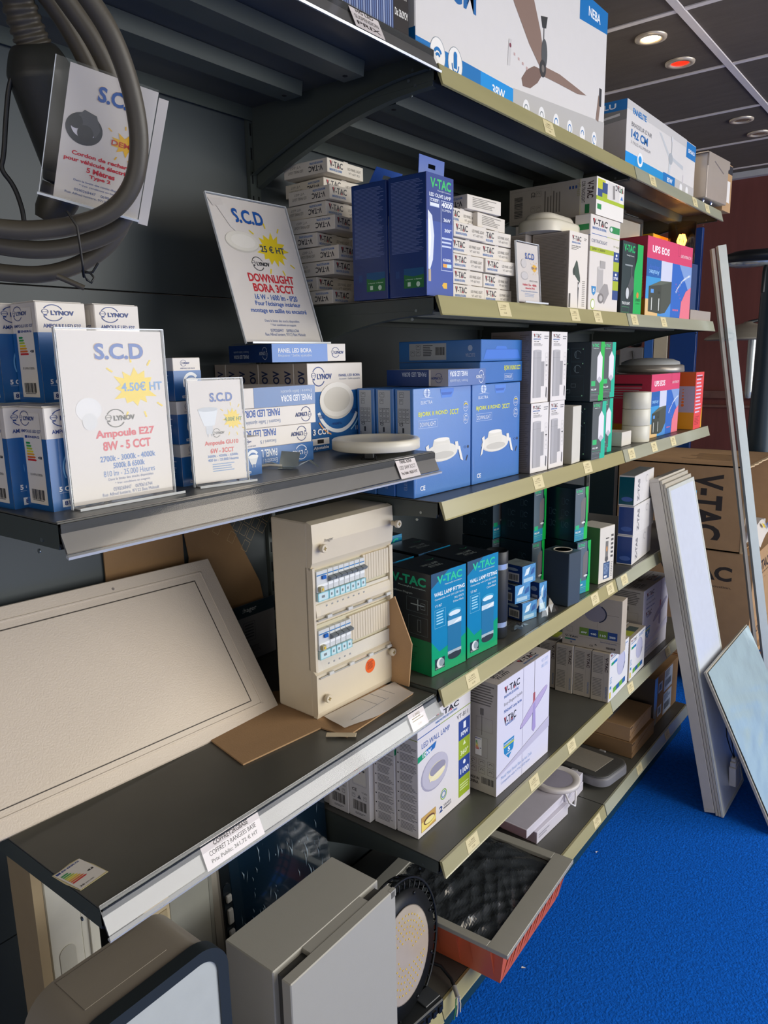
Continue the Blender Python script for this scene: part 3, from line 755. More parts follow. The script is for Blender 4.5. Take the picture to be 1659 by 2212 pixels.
solo('plastic_strip', g, 'short cream strip sticking out under the diagram sheet', 'strip')
# torn carton flaps standing right of and behind the fuse box
g = G(); g.prism([(-.20, 0), (-.085, 0), (-.075, .10), (-.12, .20), (-.20, .14)], 'y', 0, .003, BOARD); 
solo('carton_flap', g, 'brown cardboard flap standing at right behind the fuse box', 'cardboard', (0, .004-.0, ZA3+.004))
bpy.data.objects['carton_flap'].location = (.012, -.012, ZA3+.004)
# big brown carton with printed squares leaning behind
g = G(); F = None
P4 = [Vector((-.462, -.470, 1.245)), Vector((-.462, -.270, 1.245)), Vector((-.462, -.250, 1.315)), Vector((-.462, -.455, 1.315))]
g.prism([(-.455, 1.10), (-.265, 1.10), (-.265, 1.285), (-.455, 1.268)], 'x', -.496, -.493, BOARD2)
g.prism([(-.300, .925), (-.02, .925), (-.055, 1.098), (-.158, 1.30), (-.270, 1.30), (-.255, 1.20)], 'x', -.490, -.486, BOARD2)
F = g.face((-.4858, -.26, 1.29), (0, .87, -.62), (0, .62, .87), .26, .13)
R = random.Random(4)
for i in range(9):
    for j in range(4):
        if R.random() < .75: F.frame(.03+i*.095, .05+j*.23, .105+i*.095, .24+j*.23, '#b39a6d', .0008)
F.text(':hager', .02, .80, .26, .97, '#b39a6d')
solo('open_carton', g, 'open brown carton with printed squares standing behind the white panel', 'carton')
g = G(); g.prism([(-.175, .918), (-.03, .918), (-.03, 1.06), (-.175, 1.06)], 'x', -.470, -.467, M('#6d6c70', r=.6))
F = g.face((-.4668, -.175, .918), (0, 1, 0), (0, 0, 1), .145, .142); F.rect(0, .78, 1, 1, '#1c2b36'); F.text(':hager', .3, .84, .6, .94, '#c9ccd0'); F.frame(.3, .35, .55, .68, '#3f3f44'); F.lines(.33, .38, .52, .64, 5, '#3f3f44', rag=0); F.text('Gamma', .4, .2, .62, .27, '#3f3f44'); F.text('GD417N', .42, .12, .64, .19, '#3f3f44')
solo('catalogue_sheet', g, 'grey product sheet with dark heading between panel and fuse box', 'paper')

# ---- large white recessed panel leaning back
t = thing('white_cabinet_door', 'large off-white metal cabinet door in a frame, leaning back at left', 'cabinet door')
PW = M('#d6c9b8', r=.38, var=.02, name='off_white_textured_paint', bump=.22, bscale=330, coat=.35)
a = Vector((-.243, -.240, ZA3+.0155)); b = Vector((-.452, -.218, 1.226)); 
upv = (b-a); H = upv.length; upv.normalize(); U = Vector((0, 1, 0)); Nn = U.cross(upv).normalized()
Wd = .66
mx = Matrix((U, -Nn, upv)).transposed().to_4x4(); mx.translation = a-U*Wd
t.matrix_world = mx
g = G(); g.box(0, 0, 0, Wd, .022, H, PW, .002)
bw = .030
for q in ((.030, .026, Wd-.034, .030), (.030, H-.030, Wd-.034, H-.026), (.030, .026, .034, H-.026), (Wd-.038, .026, Wd-.034, H-.026)): g.box(q[0], -.0016, q[1], q[2], .0, q[3], PW, .0007)
g.build('door_frame', t)
g = G(); g.box(.05, -.0008, .042, Wd-.060, .002, H-.045, PW, .0006); g.build('door_leaf', t)
g = G(); GP = M('#4b4540', r=.6, var=0)
for q in ((.048, .040, Wd-.058, .0418), (.048, H-.0448, Wd-.058, H-.043), (.048, .04, .0498, H-.043), (Wd-.0598, .04, Wd-.058, H-.043)): g.box(q[0], -.0004, q[1], q[2], .001, q[3], GP)
g.build('door_gap', t)
g = G(); g.lathe([(.003, 0), (.0025, -.0008)], M('#8d867e', r=.4), 14, (Wd-.24, 0, H-.018), 'y'); g.build('lock_hole', t)
# energy sticker on the shelf
g = G(); g.mx = Matrix.Translation((-.060, -.795, ZA3+.0004)) @ Matrix.Rotation(math.radians(98), 4, 'Z')
g.prism([(0, 0), (.045, -.002), (.046, .030), (.043, .060), (.03, .062), (.012, .060), (.0, .061), (-.002, .03)], 'z', 0, .0004, M('#dccf9f', r=.7))
F = g.face((0, 0, .0004), (1, 0, 0), (0, 1, 0), .045, .06); F.flip = False; energy(F, .02, .02, .98, .98, 5)
for i in range(4): g.s
F.text('36', .1, .08, .26, .14, '#2a2a2a', 1); F.text('kWh/1000h', .3, .08, .6, .12, '#2a2a2a')
solo('energy_sticker', g, 'torn yellowed energy label stuck on the shelf corner', 'sticker')
# ================================================================== MIDDLE AND FAR BAYS
def put(name, g, label, cat, x, y, z, rz=0, group=None): return solo(name, g, label, cat, (x, y, z), 90+rz, group)
# ---- top shelf: long ceiling fan cartons
FW = M('#e3e0dd', r=.35, var=.02, name='pale_fan_carton', coat=.25)
def fan_pic(F, cu, cv, s, blade='#8c7468', dark='#4a4a4c', asp=1.0):
    def Q(pts, col): F.poly([(cu+x*s*asp, cv+y*s) for x, y in pts], col)
    Q([(-.02, .02), (.03, .0), (-.10, .42), (-.27, .98), (-.36, 1.0), (-.30, .62), (-.16, .25)], blade)
    Q([(.0, .03), (.02, -.05), (.30, -.16), (.62, -.30), (.60, -.27), (.30, -.07)], blade)
    Q([(-.02, .02), (-.16, .0), (-.25, -.10), (-.24, -.20), (-.10, -.15), (.0, -.04)], blade)
    Q([(.035, .70), (.05, .70), (.05, .25), (.035, .25)], dark); Q([(-.01, .86), (.10, .86), (.075, .70), (.015, .70)], dark)
    F.ell(cu+.045*s*asp, cv+.16*s, .05*s*asp, .16*s, '#55585a'); F.ell(cu+.01*s*asp, cv, .05*s*asp, .07*s, '#3a3a3c')
w, d, h = .893, .24, .37
g = body(w, d, h, FW, .002); F = g.front(w, h); B1 = '#0f74ba'; B2 = '#0a93e0'
F.rect(0, 0, .262, .16, B1); F.rect(.262, 0, .42, .16, B2); F.poly([(.42, 0), (1, 0), (1, .27), (.42, .165)], '#bdbbb8'); F.poly([(.80, .82), (1, .86), (1, 1), (.80, 1)], B1); F.poly([(0, .93), (.55, 1), (0, 1)], '#c3c1be')
F.text('38W', .316, .07, .378, .125, '#f4f8fb', 1); F.text('NEBA', .86, .885, .945, .945, '#f4f8fb', 1)
F.text('164 CM', .0, .42, .24, .585, '#1c67a8', 1); F.text('3 PALES', .0, .68, .16, .73, '#55555a')
for u in (.082, .152): F.ell(u, .125, .030, .082, '#f4f2ee'); F.arc(u, .125, .030, .082, 0, 360, .04, '#8f9aa4')
F.arc(.082, .10, .020, .06, 40, 140, .28, B1); F.arc(.082, .10, .012, .034, 40, 140, .4, B1)
F.rect(.145, .10, .159, .165, B1); F.ell(.152, .165, .007, .018, B1); F.rect(.150, .05, .154, .09, B1); F.arc(.152, .12, .015, .045, 180, 360, .2, B1)
BL = '#8c7468'
F.poly([(.562, .37), (.585, .44), (.56, .58), (.50, .80), (.44, 1.0), (.30, 1.0), (.345, .80), (.42, .62), (.50, .46)], BL)
F.poly([(.575, .41), (.60, .39), (.68, .40), (.80, .385), (.862, .375), (.80, .35), (.68, .34), (.59, .33)], BL)
F.poly([(.57, .36), (.53, .355), (.49, .31), (.462, .245), (.470, .205), (.51, .215), (.55, .27), (.575, .33)], '#7d655b')
F.rect(.5785, .47, .5825, .61, '#4a4a4c'); F.poly([(.562, .66), (.600, .68), (.592, .61), (.572, .60)], '#3a3a3c'); F.ell(.585, .46, .017, .085, '#55585a'); F.ell(.578, .37, .018, .050, '#3a3a3c'); F.ell(.578, .37, .008, .022, '#77716c')
F.poly([(.388, .27), (.402, .275), (.408, .42), (.394, .415)], '#d0cdcb'); F.ell(.401, .385, .005, .012, '#7c3a4a')
for i in range(4): F.rect(.42+.022*i, .345-.012*i, .428+.022*i, .36-.012*i, '#c9a9a6')
for i, u in enumerate((.490, .578, .666, .754, .842, .928)):
    v = .085+.075*(u-.49); F.ell(u, v, .0185, .055, '#ededee'); F.arc(u, v, .011, .03, 0, (360, 180, 300)[i % 3], .25, B1 if i > 1 else '#7d8891')
F.poly([(.935, .26), (.955, .25), (.968, .40), (.95, .43)], '#8a756a'); F.rect(.955, .36, .972, .48, '#37373b')
L = g.left(d, h); L.rect(0, 0, 1, .2, B1)
put('fan_carton', g, 'very large white ceiling fan carton marked 164 CM on the top shelf', 'carton', -.050, .004, Z1+.001, 0)
w, d, h = .655, .20, .176
g = body(w, d, h, FW, .002); F = g.front(w, h); L = g.left(d, h)
F.rect(0, 0, .22, .23, B2); F.rect(.12, 0, .68, .20, '#1590cf'); F.rect(.68, 0, 1, .22, '#bfbdbb'); F.rect(.84, .70, 1, .98, B1); F.rect(0, .86, .84, 1, '#c8c6c4')
F.text('FANELITE', .07, .83, .24, .92, B1, 2); F.text("BRASSEUR D'AIR", .06, .64, .32, .71, '#55565c'); F.text('142 CM', .06, .47, .27, .60, '#1c67a8', 2); F.text('3 PALES ALUMINIUM', .06, .38, .31, .43, '#8a8a90')
F.text('SEM56ALU', .87, .80, .98, .87, '#f4f8fb', 1); F.rect(.50, 0, .68, .22, B1); F.text('85W', .56, .09, .64, .17, '#f4f8fb', 1); F.ell(.18, .20, .035, .11, '#eef2f4'); F.ell(.18, .20, .02, .06, B2)
F.poly([(.42, .82), (.45, .82), (.60, .52), (.57, .50)], '#c4c8cb'); F.poly([(.60, .50), (.62, .55), (.80, .50), (.80, .43)], '#bfc4c8'); F.poly([(.58, .50), (.61, .50), (.60, .22), (.57, .22)], '#ccd0d2'); F.ell(.60, .50, .03, .10, '#aab0b5'); F.rect(.605, .58, .613, .84, '#c2c6c8'); F.ell(.609, .84, .015, .05, '#d4d6d8')
F.rect(.80, .20, .815, .35, '#d2ccd0')
for u in (.78, .88): F.ell(u, .11, .022, .075, '#e9e9ea')
L.rect(0, .84, 1, 1, B1); L.text('SEM56ALU', .1, .88, .84, .96, '#f4f8fb', 1); L.rect(0, .0, 1, .84, M('#a7a09b', r=.5)); L.poly([(0, .60), (1, .70), (1, .84), (0, .84)], '#83827f'); L.poly([(.4, .70), (.9, .76), (.9, .80), (.35, .72)], '#d8d6d2')
L.ell(.28, .63, .09, .045, '#3f7fb8'); L.ell(.55, .65, .08, .045, '#f0f0f0'); L.rect(.53, .62, .57, .68, '#3d4a8e'); L.lines(.1, .15, .62, .55, 12, '#55524f', seed=5); L.barcode(.55, .03, .95, .13)
put('fan_carton', g, 'long low ceiling fan carton marked 142 CM at far end of the top shelf', 'carton', -.020, .985, Z1+.002, 0)
# black carton on A1
g = body(.20, .26, .30, BLK); F = g.front(.20, .30); F.rect(0, 0, .80, 1, '#3b4a78')
for i in range(26): F.rect(.01+i*.03, .0, .022+i*.03, 1, '#6f86b4' if i % 3 else '#b9c6e0')
F.rect(.78, 0, 1, 1, '#241f20'); F.text('Dia: 28x29CM', .80, .12, .985, .16, '#e8e6e0', 1); F.text('WARRANTY', .82, .22, .98, .25, '#e8e6e0', 1)
put('lamp_carton', g, 'black carton with ribbed picture marked Dia: 28x29CM, top left shelf', 'carton', -.030, -.2455, ZA1+.001, 0)
# grey steel enclosure and brown carton beyond the fan carton
t = thing('steel_enclosure', 'beige-grey steel box with folded lid beyond the long fan carton', 'enclosure', (0, 0, 0), 0)
SG = M('#b9ada0', r=.3, metal=.25, name='grey_beige_steel', coat=.3)
t.location = (.015, 1.67, Z1+.012); t.rotation_euler = (0, 0, math.radians(86))
g = G(); g.box(0, 0, 0, .215, .16, .148, SG, .004, 2); g.build('enclosure_body', t)
g = G(); g.prism([(.0, .105), (.06, .128), (.16, .100), (.215, .125), (.215, .150), (0, .150)], 'y', -.0035, -.0003, SG); g.build('front_lid', t)
g = G(); g.box(-.002, .0, .148, .217, .16, .152, SG, .001); g.build('top_flange', t)
for x in (.05, .13): 
    g = G(); g.lathe([(.008, 0), (.006, -.006)], M('#d8dde0', r=.2, metal=.9), 16, (x, .03, 0), 'z'); g.build('rubber_plug', t)
g = G(); g.box(0, 0, 0, .10, .17, .165, BOARD, .001); F = g.front(.10, .165); F.rect(.15, .2, .8, .66, '#e8e4de'); F.barcode(.2, .3, .35, .6, vert=True); F.rect(.0, .82, 1, 1, '#2e3038'); g.box(0, 0, .165, .10, .17, .168, BOARD)
put('brown_carton', g, 'small brown carton with white label behind the steel box, top shelf end', 'carton', .010, 1.905, Z1+.002, -2)
# ---- shelf Z2
def olive():
    w, d, h = .094, .090, .224
    g = body(w, d, h, NAVY); F = g.front(w, h); L = g.left(d, h)
    F.rect(0, 0, 1, 1, '#2a4a9e'); F.rect(.0, .62, 1, 1, '#1b3a86')
    F.text('V-TAC', .14, .885, .90, .965, '#2fc06a', 2); F.text('Meaningful Innovation.', .40, .862, .90, .878, '#dfe8f4'); F.text('LED OLIVE LAMP', .10, .815, .90, .845, '#e8eef8', 1)
    F.frame(.12, .735, .46, .80, '#c8d4ec'); F.text('CREE', .15, .775, .42, .795, '#e8eef8', 1); F.rect(.13, .74, .45, .765, '#e6ecf4')
    F.frame(.52, .22, .97, .80, '#c8d4ec'); F.text('4000', .55, .745, .94, .79, '#eef2fa', 2); F.text('LUMEN', .58, .715, .9, .735, '#e8eef8'); F.text('36W', .62, .63, .88, .66, '#e8eef8', 1); F.text('300°', .66, .545, .92, .575, '#e8eef8', 1); F.lines(.56, .40, .94, .50, 3, '#c8d4ec', rag=.1); F.text('6500K', .6, .30, .92, .325, '#e8eef8', 1); F.rect(.6, .25, .75, .28, '#f0a840'); F.rect(.75, .25, .92, .28, '#bfe3f0')
    F.poly([(.05, .70), (.20, .66), (.27, .50), (.22, .30), (.12, .22), (.05, .22)], '#dfe5ee'); F.rect(.06, .12, .15, .22, '#b9a88e'); F.poly([(.05, .64), (.12, .62), (.16, .48), (.12, .34), (.05, .30)], '#f6f8fb')
    F.poly([(.62, .12), (.75, .12), (.75, .07), (.62, .07), (.56, .095)], '#e8b62c')
    L.lines(.08, .36, .93, .955, 52, '#7486bd', fill=.38, rag=.25, seed=9)
    L.rect(.40, .07, .93, .235, '#2c7a42'); L.poly([(.40, .185), (.65, .165), (.93, .18), (.93, .235), (.40, .235)], '#1f5c8e'); L.text('a deposer  a deposer', .45, .135, .88, .15, '#bfe4c4', 1); L.rect(.50, .085, .58, .12, '#d5efd8'); L.ell(.78, .10, .05, .022, '#d5efd8'); L.rect(.18, .16, .28, .22, '#2a4f8a')
    return g
def hang(t, w, lean, y=.045, z=.224):
    g = G(); g.mx = Matrix.Translation((0, y, z)) @ Matrix.Rotation(math.radians(lean), 4, 'X')
    TB = M('#3156a8', r=.3, coat=.4)
    hw = .012; z0, z1 = .014, .022
    g.box(.004, 0, 0, w-.004, .0012, z0, TB); g.box(.004, 0, z1, w-.004, .0012, .034, TB); g.box(.004, 0, z0, w/2-hw, .0012, z1, TB); g.box(w/2+hw, 0, z0, w-.004, .0012, z1, TB)
    g.build('hang_tab', t)
for x, y, lean, l in [(-.020, -.008, 4, 'navy lamp box, large bulb picture and green logo, nearest the shelf front'), (-.116, -.006, 35, 'navy lamp box standing behind, showing only its printed side, bent hang tab')]:
    o = put('navy_lamp_box', olive(), l, 'lamp box', x, y, Z2+.001, 0, 'navy lamp boxes'); hang(o, .094, lean, .02 if lean < 10 else .045)
def pl_box(w=.125, d=.125, h=.0285, style=0):
    g = body(w, d, h, M('#dcd5c9', r=.5, var=.03), .0006); F = g.front(w, h); L = g.left(d, h)
    if style == 0:
        F.vtac(.06, .15, .42, .85, '#3a3a40'); F.text('LED PANEL LIGHT', .55, .5, .93, .7, '#77736c'); F.text('VT-607 RD', .58, .22, .9, .38, '#8a8680')
        g.box(w*.44, -.0006, h-.0002, w*.56, .003, h+.0012, PAPER)
    elif style == 1: F.lines(.15, .15, .9, .85, 6, '#8a857c', rag=.5)
    L.flip = True; L.vtac(.10, .15, .42, .8, '#3a3a40', red=False); L.text('LED PANEL LIGHT', .55, .5, .9, .7, '#6f6b64'); L.text('VT-607', .6, .2, .85, .38, '#8a8680')
    return g
sg = 'small white panel light boxes in stacks'
pb = put('panel_light_box', pl_box(), 'small white panel light box at the bottom of the left front column beside navy box', 'lamp box', -.028, .098, Z2+.001, 0, sg)
row = ['bottom', 'second', 'third', 'fourth', 'fifth']
R = random.Random(11)
for i in range(1, 5): copy_of(pb, (-.028+R.uniform(-.006, .006), .098+R.uniform(-.004, .002), Z2+.001+.0302*i), 90+R.uniform(-2, 2), 'small white panel light box, %s level of the left front column beside navy box' % row[i], sg)
for i in range(5): copy_of(pb, (-.028+R.uniform(-.006, .008), .229-.004*i+R.uniform(-.003, .003), Z2+.001+.0302*i), 90+R.uniform(-2, 2), 'small white panel light box, %s level of the right front column beside price card' % row[i], sg)
pc = put('panel_light_box', pl_box(style=1), 'small white panel light box with fine print topping the right front column', 'lamp box', -.030, .196, Z2+.1525, 2, sg)
copy_of(pc, (-.032, .158, Z2+.1828), 86, 'topmost small white panel light box with fine print, above the two columns', sg)
copy_of(pb, (-.040, .090, Z2+.1525), 91, 'small white panel light box on the left column, mostly behind navy box', sg)
dk = 'dim panel light boxes stacked at the rear'
lv = [(-.272, .000), (-.322, .004), (-.268, .001), (-.255, .003), (-.312, .002), (-.262, .0), (-.285, .001), (-.272, .002)]
names = ['lowest', 'second', 'third', 'fourth', 'fifth', 'sixth', 'seventh', 'eighth']
for i, (x, y) in enumerate(lv):
    o = copy_of(pb, (x, y+R.uniform(0, .006), Z2+.001+.0302*i), 90+R.uniform(-5, 5), 'dim panel light box behind the tall price card, %s in rear stack' % names[i], dk)
copy_of(pb, (-.330, .050, Z2+.243), 86, 'dim panel light box ninth in rear stack, set back toward the wall', dk)
copy_of(pb, (-.300, .030, Z2+.274), 92, 'dim panel light box, very top of the rear stack behind the navy boxes', dk)
for i in range(5): copy_of(pb, (-.250+R.uniform(-.01, .01), .136, Z2+.001+.0302*i), 90+R.uniform(-2, 2), 'panel light box %s of the rear pile hidden behind the navy boxes' % row[i], dk)
# garden lamp cartons
def garden(w, d, h, face=True):
    g = body(w, d, h, M('#c0b4a6', r=.5, var=.03)); L = g.left(d, h); L.rect(.02, .02, .97, .98, M('#a59a8c', r=.55)); L.lines(.06, .05, .94, .95, 46, '#857b70', fill=.34, rag=.08)
    if face:
        F = g.front(w, h); F.rect(0, 0, 1, 1, '#e3dcd2'); F.vtac(.14, .85, .62, .95, '#3a3a40'); F.text('GARDEN SPIKE LAMP', .12, .81, .60, .825, '#4a4a4a', 1); F.lines(.12, .76, .5, .80, 2, '#77736c'); F.lines(.78, .90, .93, .94, 2, '#77736c')
        F.poly([(.40, .64), (.46, .62), (.62, .42), (.62, .35), (.50, .38), (.28, .46), (.24, .52)], '#39493f'); F.ell(.28, .49, .06, .05, '#2b3730'); F.rect(.50, .26, .56, .36, '#3a3a3a'); F.rect(.515, .29, .545, .33, '#e8e8e8'); F.poly([(.50, .26), (.56, .26), (.54, .02), (.53, .02)], '#4a4a4a')
        F.rect(.04, .02, .13, .20, '#4a4540'); F.lines(.74, .03, .90, .38, 14, '#8a857c', rag=.1)
    return g
put('garden_lamp_box', garden(.108, .105, .192), 'beige box with black spike lamp picture under the oval bulkhead light', 'lamp box', -.020, .630, Z2+.001, -2, 'beige garden lamp boxes')
put('garden_lamp_box', garden(.10, .105, .192, False), 'beige box with striped text side, set back to the left of the spike lamp box', 'lamp box', -.130, .606, Z2+.001, 0, 'beige garden lamp boxes')
# small price card
def p_hub(F):
    F.scd(.38, .74, .82, .85); F.ell(.30, .66, .13, .08, '#bdbab8'); F.ell(.30, .665, .115, .07, '#cfccc9'); F.ell(.32, .45, .17, .075, '#b9b6b4'); F.ell(.32, .455, .15, .06, '#cfccca'); F.star(.80, .60, .16, .085, '#f0b92c', 12, 8); F.text('13€ HT', .66, .58, .94, .62, '#2c4a8a', 1)
    F.text('BENEITO FAURE', .55, .36, .93, .385, '#77777c'); F.text('Hublot 12w - 4000k', .22, .28, .88, .32, '#cf3a4c', 1); F.text('étanche IP65', .34, .225, .78, .26, '#cf3a4c', 1); F.text('Design décoratif et minimaliste', .14, .17, .92, .20, '#5a86b8'); F.lines(.3, .08, .76, .15, 3, '#9aa8c0', rag=.1)
t = card('price_card', 'small price card with round and oval lamp, 13 euro, before beige boxes', .106, .137, p_hub, (-.006, .338, Z2+.001), 88.5, 4, foot=.010)
# oval bulkhead light
def oval(g, w, d, z0, z1, r, m, taper=0):
    def ring(w, d, r, z):
        out = []
        for cx, cy, a in ((w/2-r, d/2-r, 0), (-w/2+r, d/2-r, 90), (-w/2+r, -d/2+r, 180), (w/2-r, -d/2+r, 270)):
            for k in range(9): t_ = math.radians(a+k*11.25); out.append((cx+r*math.cos(t_), cy+r*math.sin(t_), z))
        return out
    prof = [(0, z0), (0, z0+(z1-z0)*.72), (.25, z0+(z1-z0)*.9), (.8, z1)] if not taper else [(0, z0), (taper*.3, z0+(z1-z0)*.5), (taper*.7, z0+(z1-z0)*.85), (taper*1.3, z1)]
    vs = []; n = 36
    for k, z in prof:
        s_ = k*.010 if not taper else k
        vs += ring(w-2*s_, d-2*s_, r-s_ if r-s_ > .005 else .005, z)
    fs = [(i*n+j, i*n+(j+1) % n, (i+1)*n+(j+1) % n, (i+1)*n+j) for i in range(len(prof)-1) for j in range(n)]
    g.add(vs, fs, m, True); g.add(vs[-n:], [tuple(range(n))], m); g.add(vs[:n], [tuple(range(n))[::-1]], m)
t = thing('bulkhead_light', 'cream oval bulkhead light lying on top of the beige boxes', 'lamp', (-.100, .680, Z2+.1935), 90)
g = G(); oval(g, .205, .115, 0, .030, .05, PLW); g.build('base_ring', t)
g = G(); oval(g, .175, .090, .030, .048, .042, M('#ded8c8', r=.25, name='opal_diffuser'), .012); g.build('diffuser', t)
# track light cartons
def cob(w, d, h):
    g = body(w, d, h, WHITE); F = g.front(w, h); L = g.left(d, h)
    F.vtac(.06, .85, .55, .96); F.rect(.70, .86, .98, .93, '#1f8a4a'); F.ell(.68, .895, .06, .035, '#3f8f6a'); F.ell(.68, .895, .04, .022, '#dfe8e0')
    F.rect(.04, .80, .55, .806, '#3a62a8'); F.rect(.55, .80, .98, .806, '#a8b840'); F.text('COB TRACKLIGHT', .04, .715, .56, .75, '#4a5a7a'); F.text('VT-4635', .78, .71, .98, .73, '#9aa060'); F.rect(0, .62, .80, .67, '#a8b82c'); F.text('20W = 200W', .06, .635, .50, .66, '#5a6420', 1)
    for i, c in enumerate(('#2a4a86', '#a8b82c', '#2a4a86', '#a8b82c', '#2a4a86')): F.rect(.80, .56-.105*i, 1, .665-.105*i, c)
    F.text('20W', .85, .585, .95, .605, '#f0f4f8', 1); F.text('2700', .82, .365, .98, .395, '#f0f4f8', 1); F.ell(.9, .63, .03, .015, '#f0f4f8'); F.ell(.9, .42, .03, .015, '#f0f4f8')
    F.rect(.26, .20, .46, .46, '#b5b1ae'); F.ell(.36, .46, .10, .02, '#c8c4c0'); F.rect(.34, .46, .52, .54, '#a9a5a2'); F.poly([(.34, .20), (.52, .08), (.68, .20), (.62, .30), (.50, .30)], '#9c9896'); F.ell(.40, .14, .10, .055, '#7c7876'); F.ell(.40, .14, .06, .033, '#bdb9b6')
    F.poly([(.08, .26), (.24, .26), (.22, .19), (.16, .16), (.10, .19)], '#3a8ac0'); F.text('5', .13, .20, .19, .235, '#f4f4f4', 2); F.circ(.14, .07, w*.07, '#a8c040'); F.circ(.14, .07, w*.055, '#f0f0ea')
    L.rect(0, .78, 1, .786, '#3a62a8'); L.rect(.1, .84, .9, .9, '#1f8a4a'); L.lines(.1, .2, .9, .7, 18, '#b5aea6')
    return g
put('track_light_box', cob(.200, .045, .248), 'tall white track light box standing upright with green band', 'lamp box', -.016, .752, Z2+.001, -1, 'white track light boxes')
w, d, h = .190, .262, .096
g = body(w, d, h, M('#d5cfc6', r=.45)); F = g.front(w, h); L = g.left(d, h)
F.rect(0, 0, 1, 1, '#ebe7e0'); F.rect(.04, .70, .30, .96, '#c2c62c'); F.rect(.20, .62, .38, .90, '#2f4a80'); F.rect(.04, .46, .20, .70, '#2f4a80'); F.rect(.20, .46, .38, .62, '#a8b82c'); F.rect(.0, .40, 1, .50, '#a8c02c'); F.rect(.40, .50, .82, .96, '#d9d6d2'); F.poly([(.56, .90), (.64, .92), (.66, .56), (.58, .54)], '#8f8c8a'); F.ell(.9, .85, .05, .07, '#9ac0a0'); F.poly([(.86, .60), (.96, .60), (.91, .72)], '#3a7ac0'); F.rect(.04, .16, .18, .30, '#1f8a4a'); F.flip = True; F.vtac(.04, .04, .34, .20, '#3a3a40', sub=False)
L.rect(.0, 0, .82, 1, M('#a39c92', r=.5)); L.rect(.825, 0, .83, 1, '#d5d19a'); L.text('V-TAC', .90, .45, .97, .90, '#4a3a3a', 2, 270); L.rect(.88, .06, .93, .30, '#2a7a48'); L.text('COB TRACKLIGHT', .84, .35, .88, .92, '#55524e', 1, 270); L.text('VT-4635', .79, .55, .825, .90, '#8f8f60', 0, 270)
for k in range(3): L.rect(.70+.035*k, .76, .72+.035*k, .84, '#2c4a80')
L.lines(.42, .2, .62, .85, 6, '#6d6760', vert=True); L.barcode(.06, .18, .16, .78, vert=True); L.frame(.02, .08, .5, .92, '#8a847b', .0006); L.text('CE', .26, .70, .31, .84, '#4a4642', 1, 270); L.icon(.32, .7, .38, .85, '#55514d'); L.icon(.26, .3, .31, .45, '#6d6760'); L.icon(.33, .3, .38, .45, '#6d6760')
put('track_light_box', g, 'white track light box lying across the top with its long printed side', 'lamp box', -.018, .786, Z2+.2515, -1, 'white track light boxes')
put('track_light_box', cob(.17, .05, .248), 'white track light box supporting the lying one at the rear', 'lamp box', -.215, .80, Z2+.001, 0, 'white track light boxes')
w, d, h = .163, .05, .206
g = body(w, d, h, BLK); F = g.front(w, h); F.poly([(.60, 0), (1, 0), (1, 1), (.72, 1), (.72, .80), (.60, .62)], '#10b054'); F.rect(.0, 0, .6, 1, '#23373a')
F.text('V-TAC', -.0+.06, .86, .58, .96, '#17b86a', 2); F.text('Meaningful Innovation.', .2, .80, .56, .825, '#e0e8e4'); F.rect(.14, .67, .50, .69, '#8f999c'); F.rect(.44, .52, .48, .67, '#565c5e')
F.poly([(.26, .34), (.46, .56), (.58, .50), (.60, .38), (.36, .20)], '#4d5456'); F.ell(.30, .29, .11, .10, '#3a4042'); F.ell(.29, .29, .075, .08, '#cdd2d3'); F.text('TRACK LIGHT', .06, .13, .44, .17, '#e8ecea', 1); F.frame(.06, .02, .40, .10, '#3f8f5a'); F.circ(.80, .28, w*.055, '#e0853a'); F.text('3000', .70, .19, .94, .23, '#0d5a34', 1); F.text('LUMENS', .72, .15, .92, .17, '#0d5a34')
put('track_light_box', g, 'black and bright green track light box between white and pink boxes', 'lamp box', -.018, .992, Z2+.001, -1, 'green track light boxes')
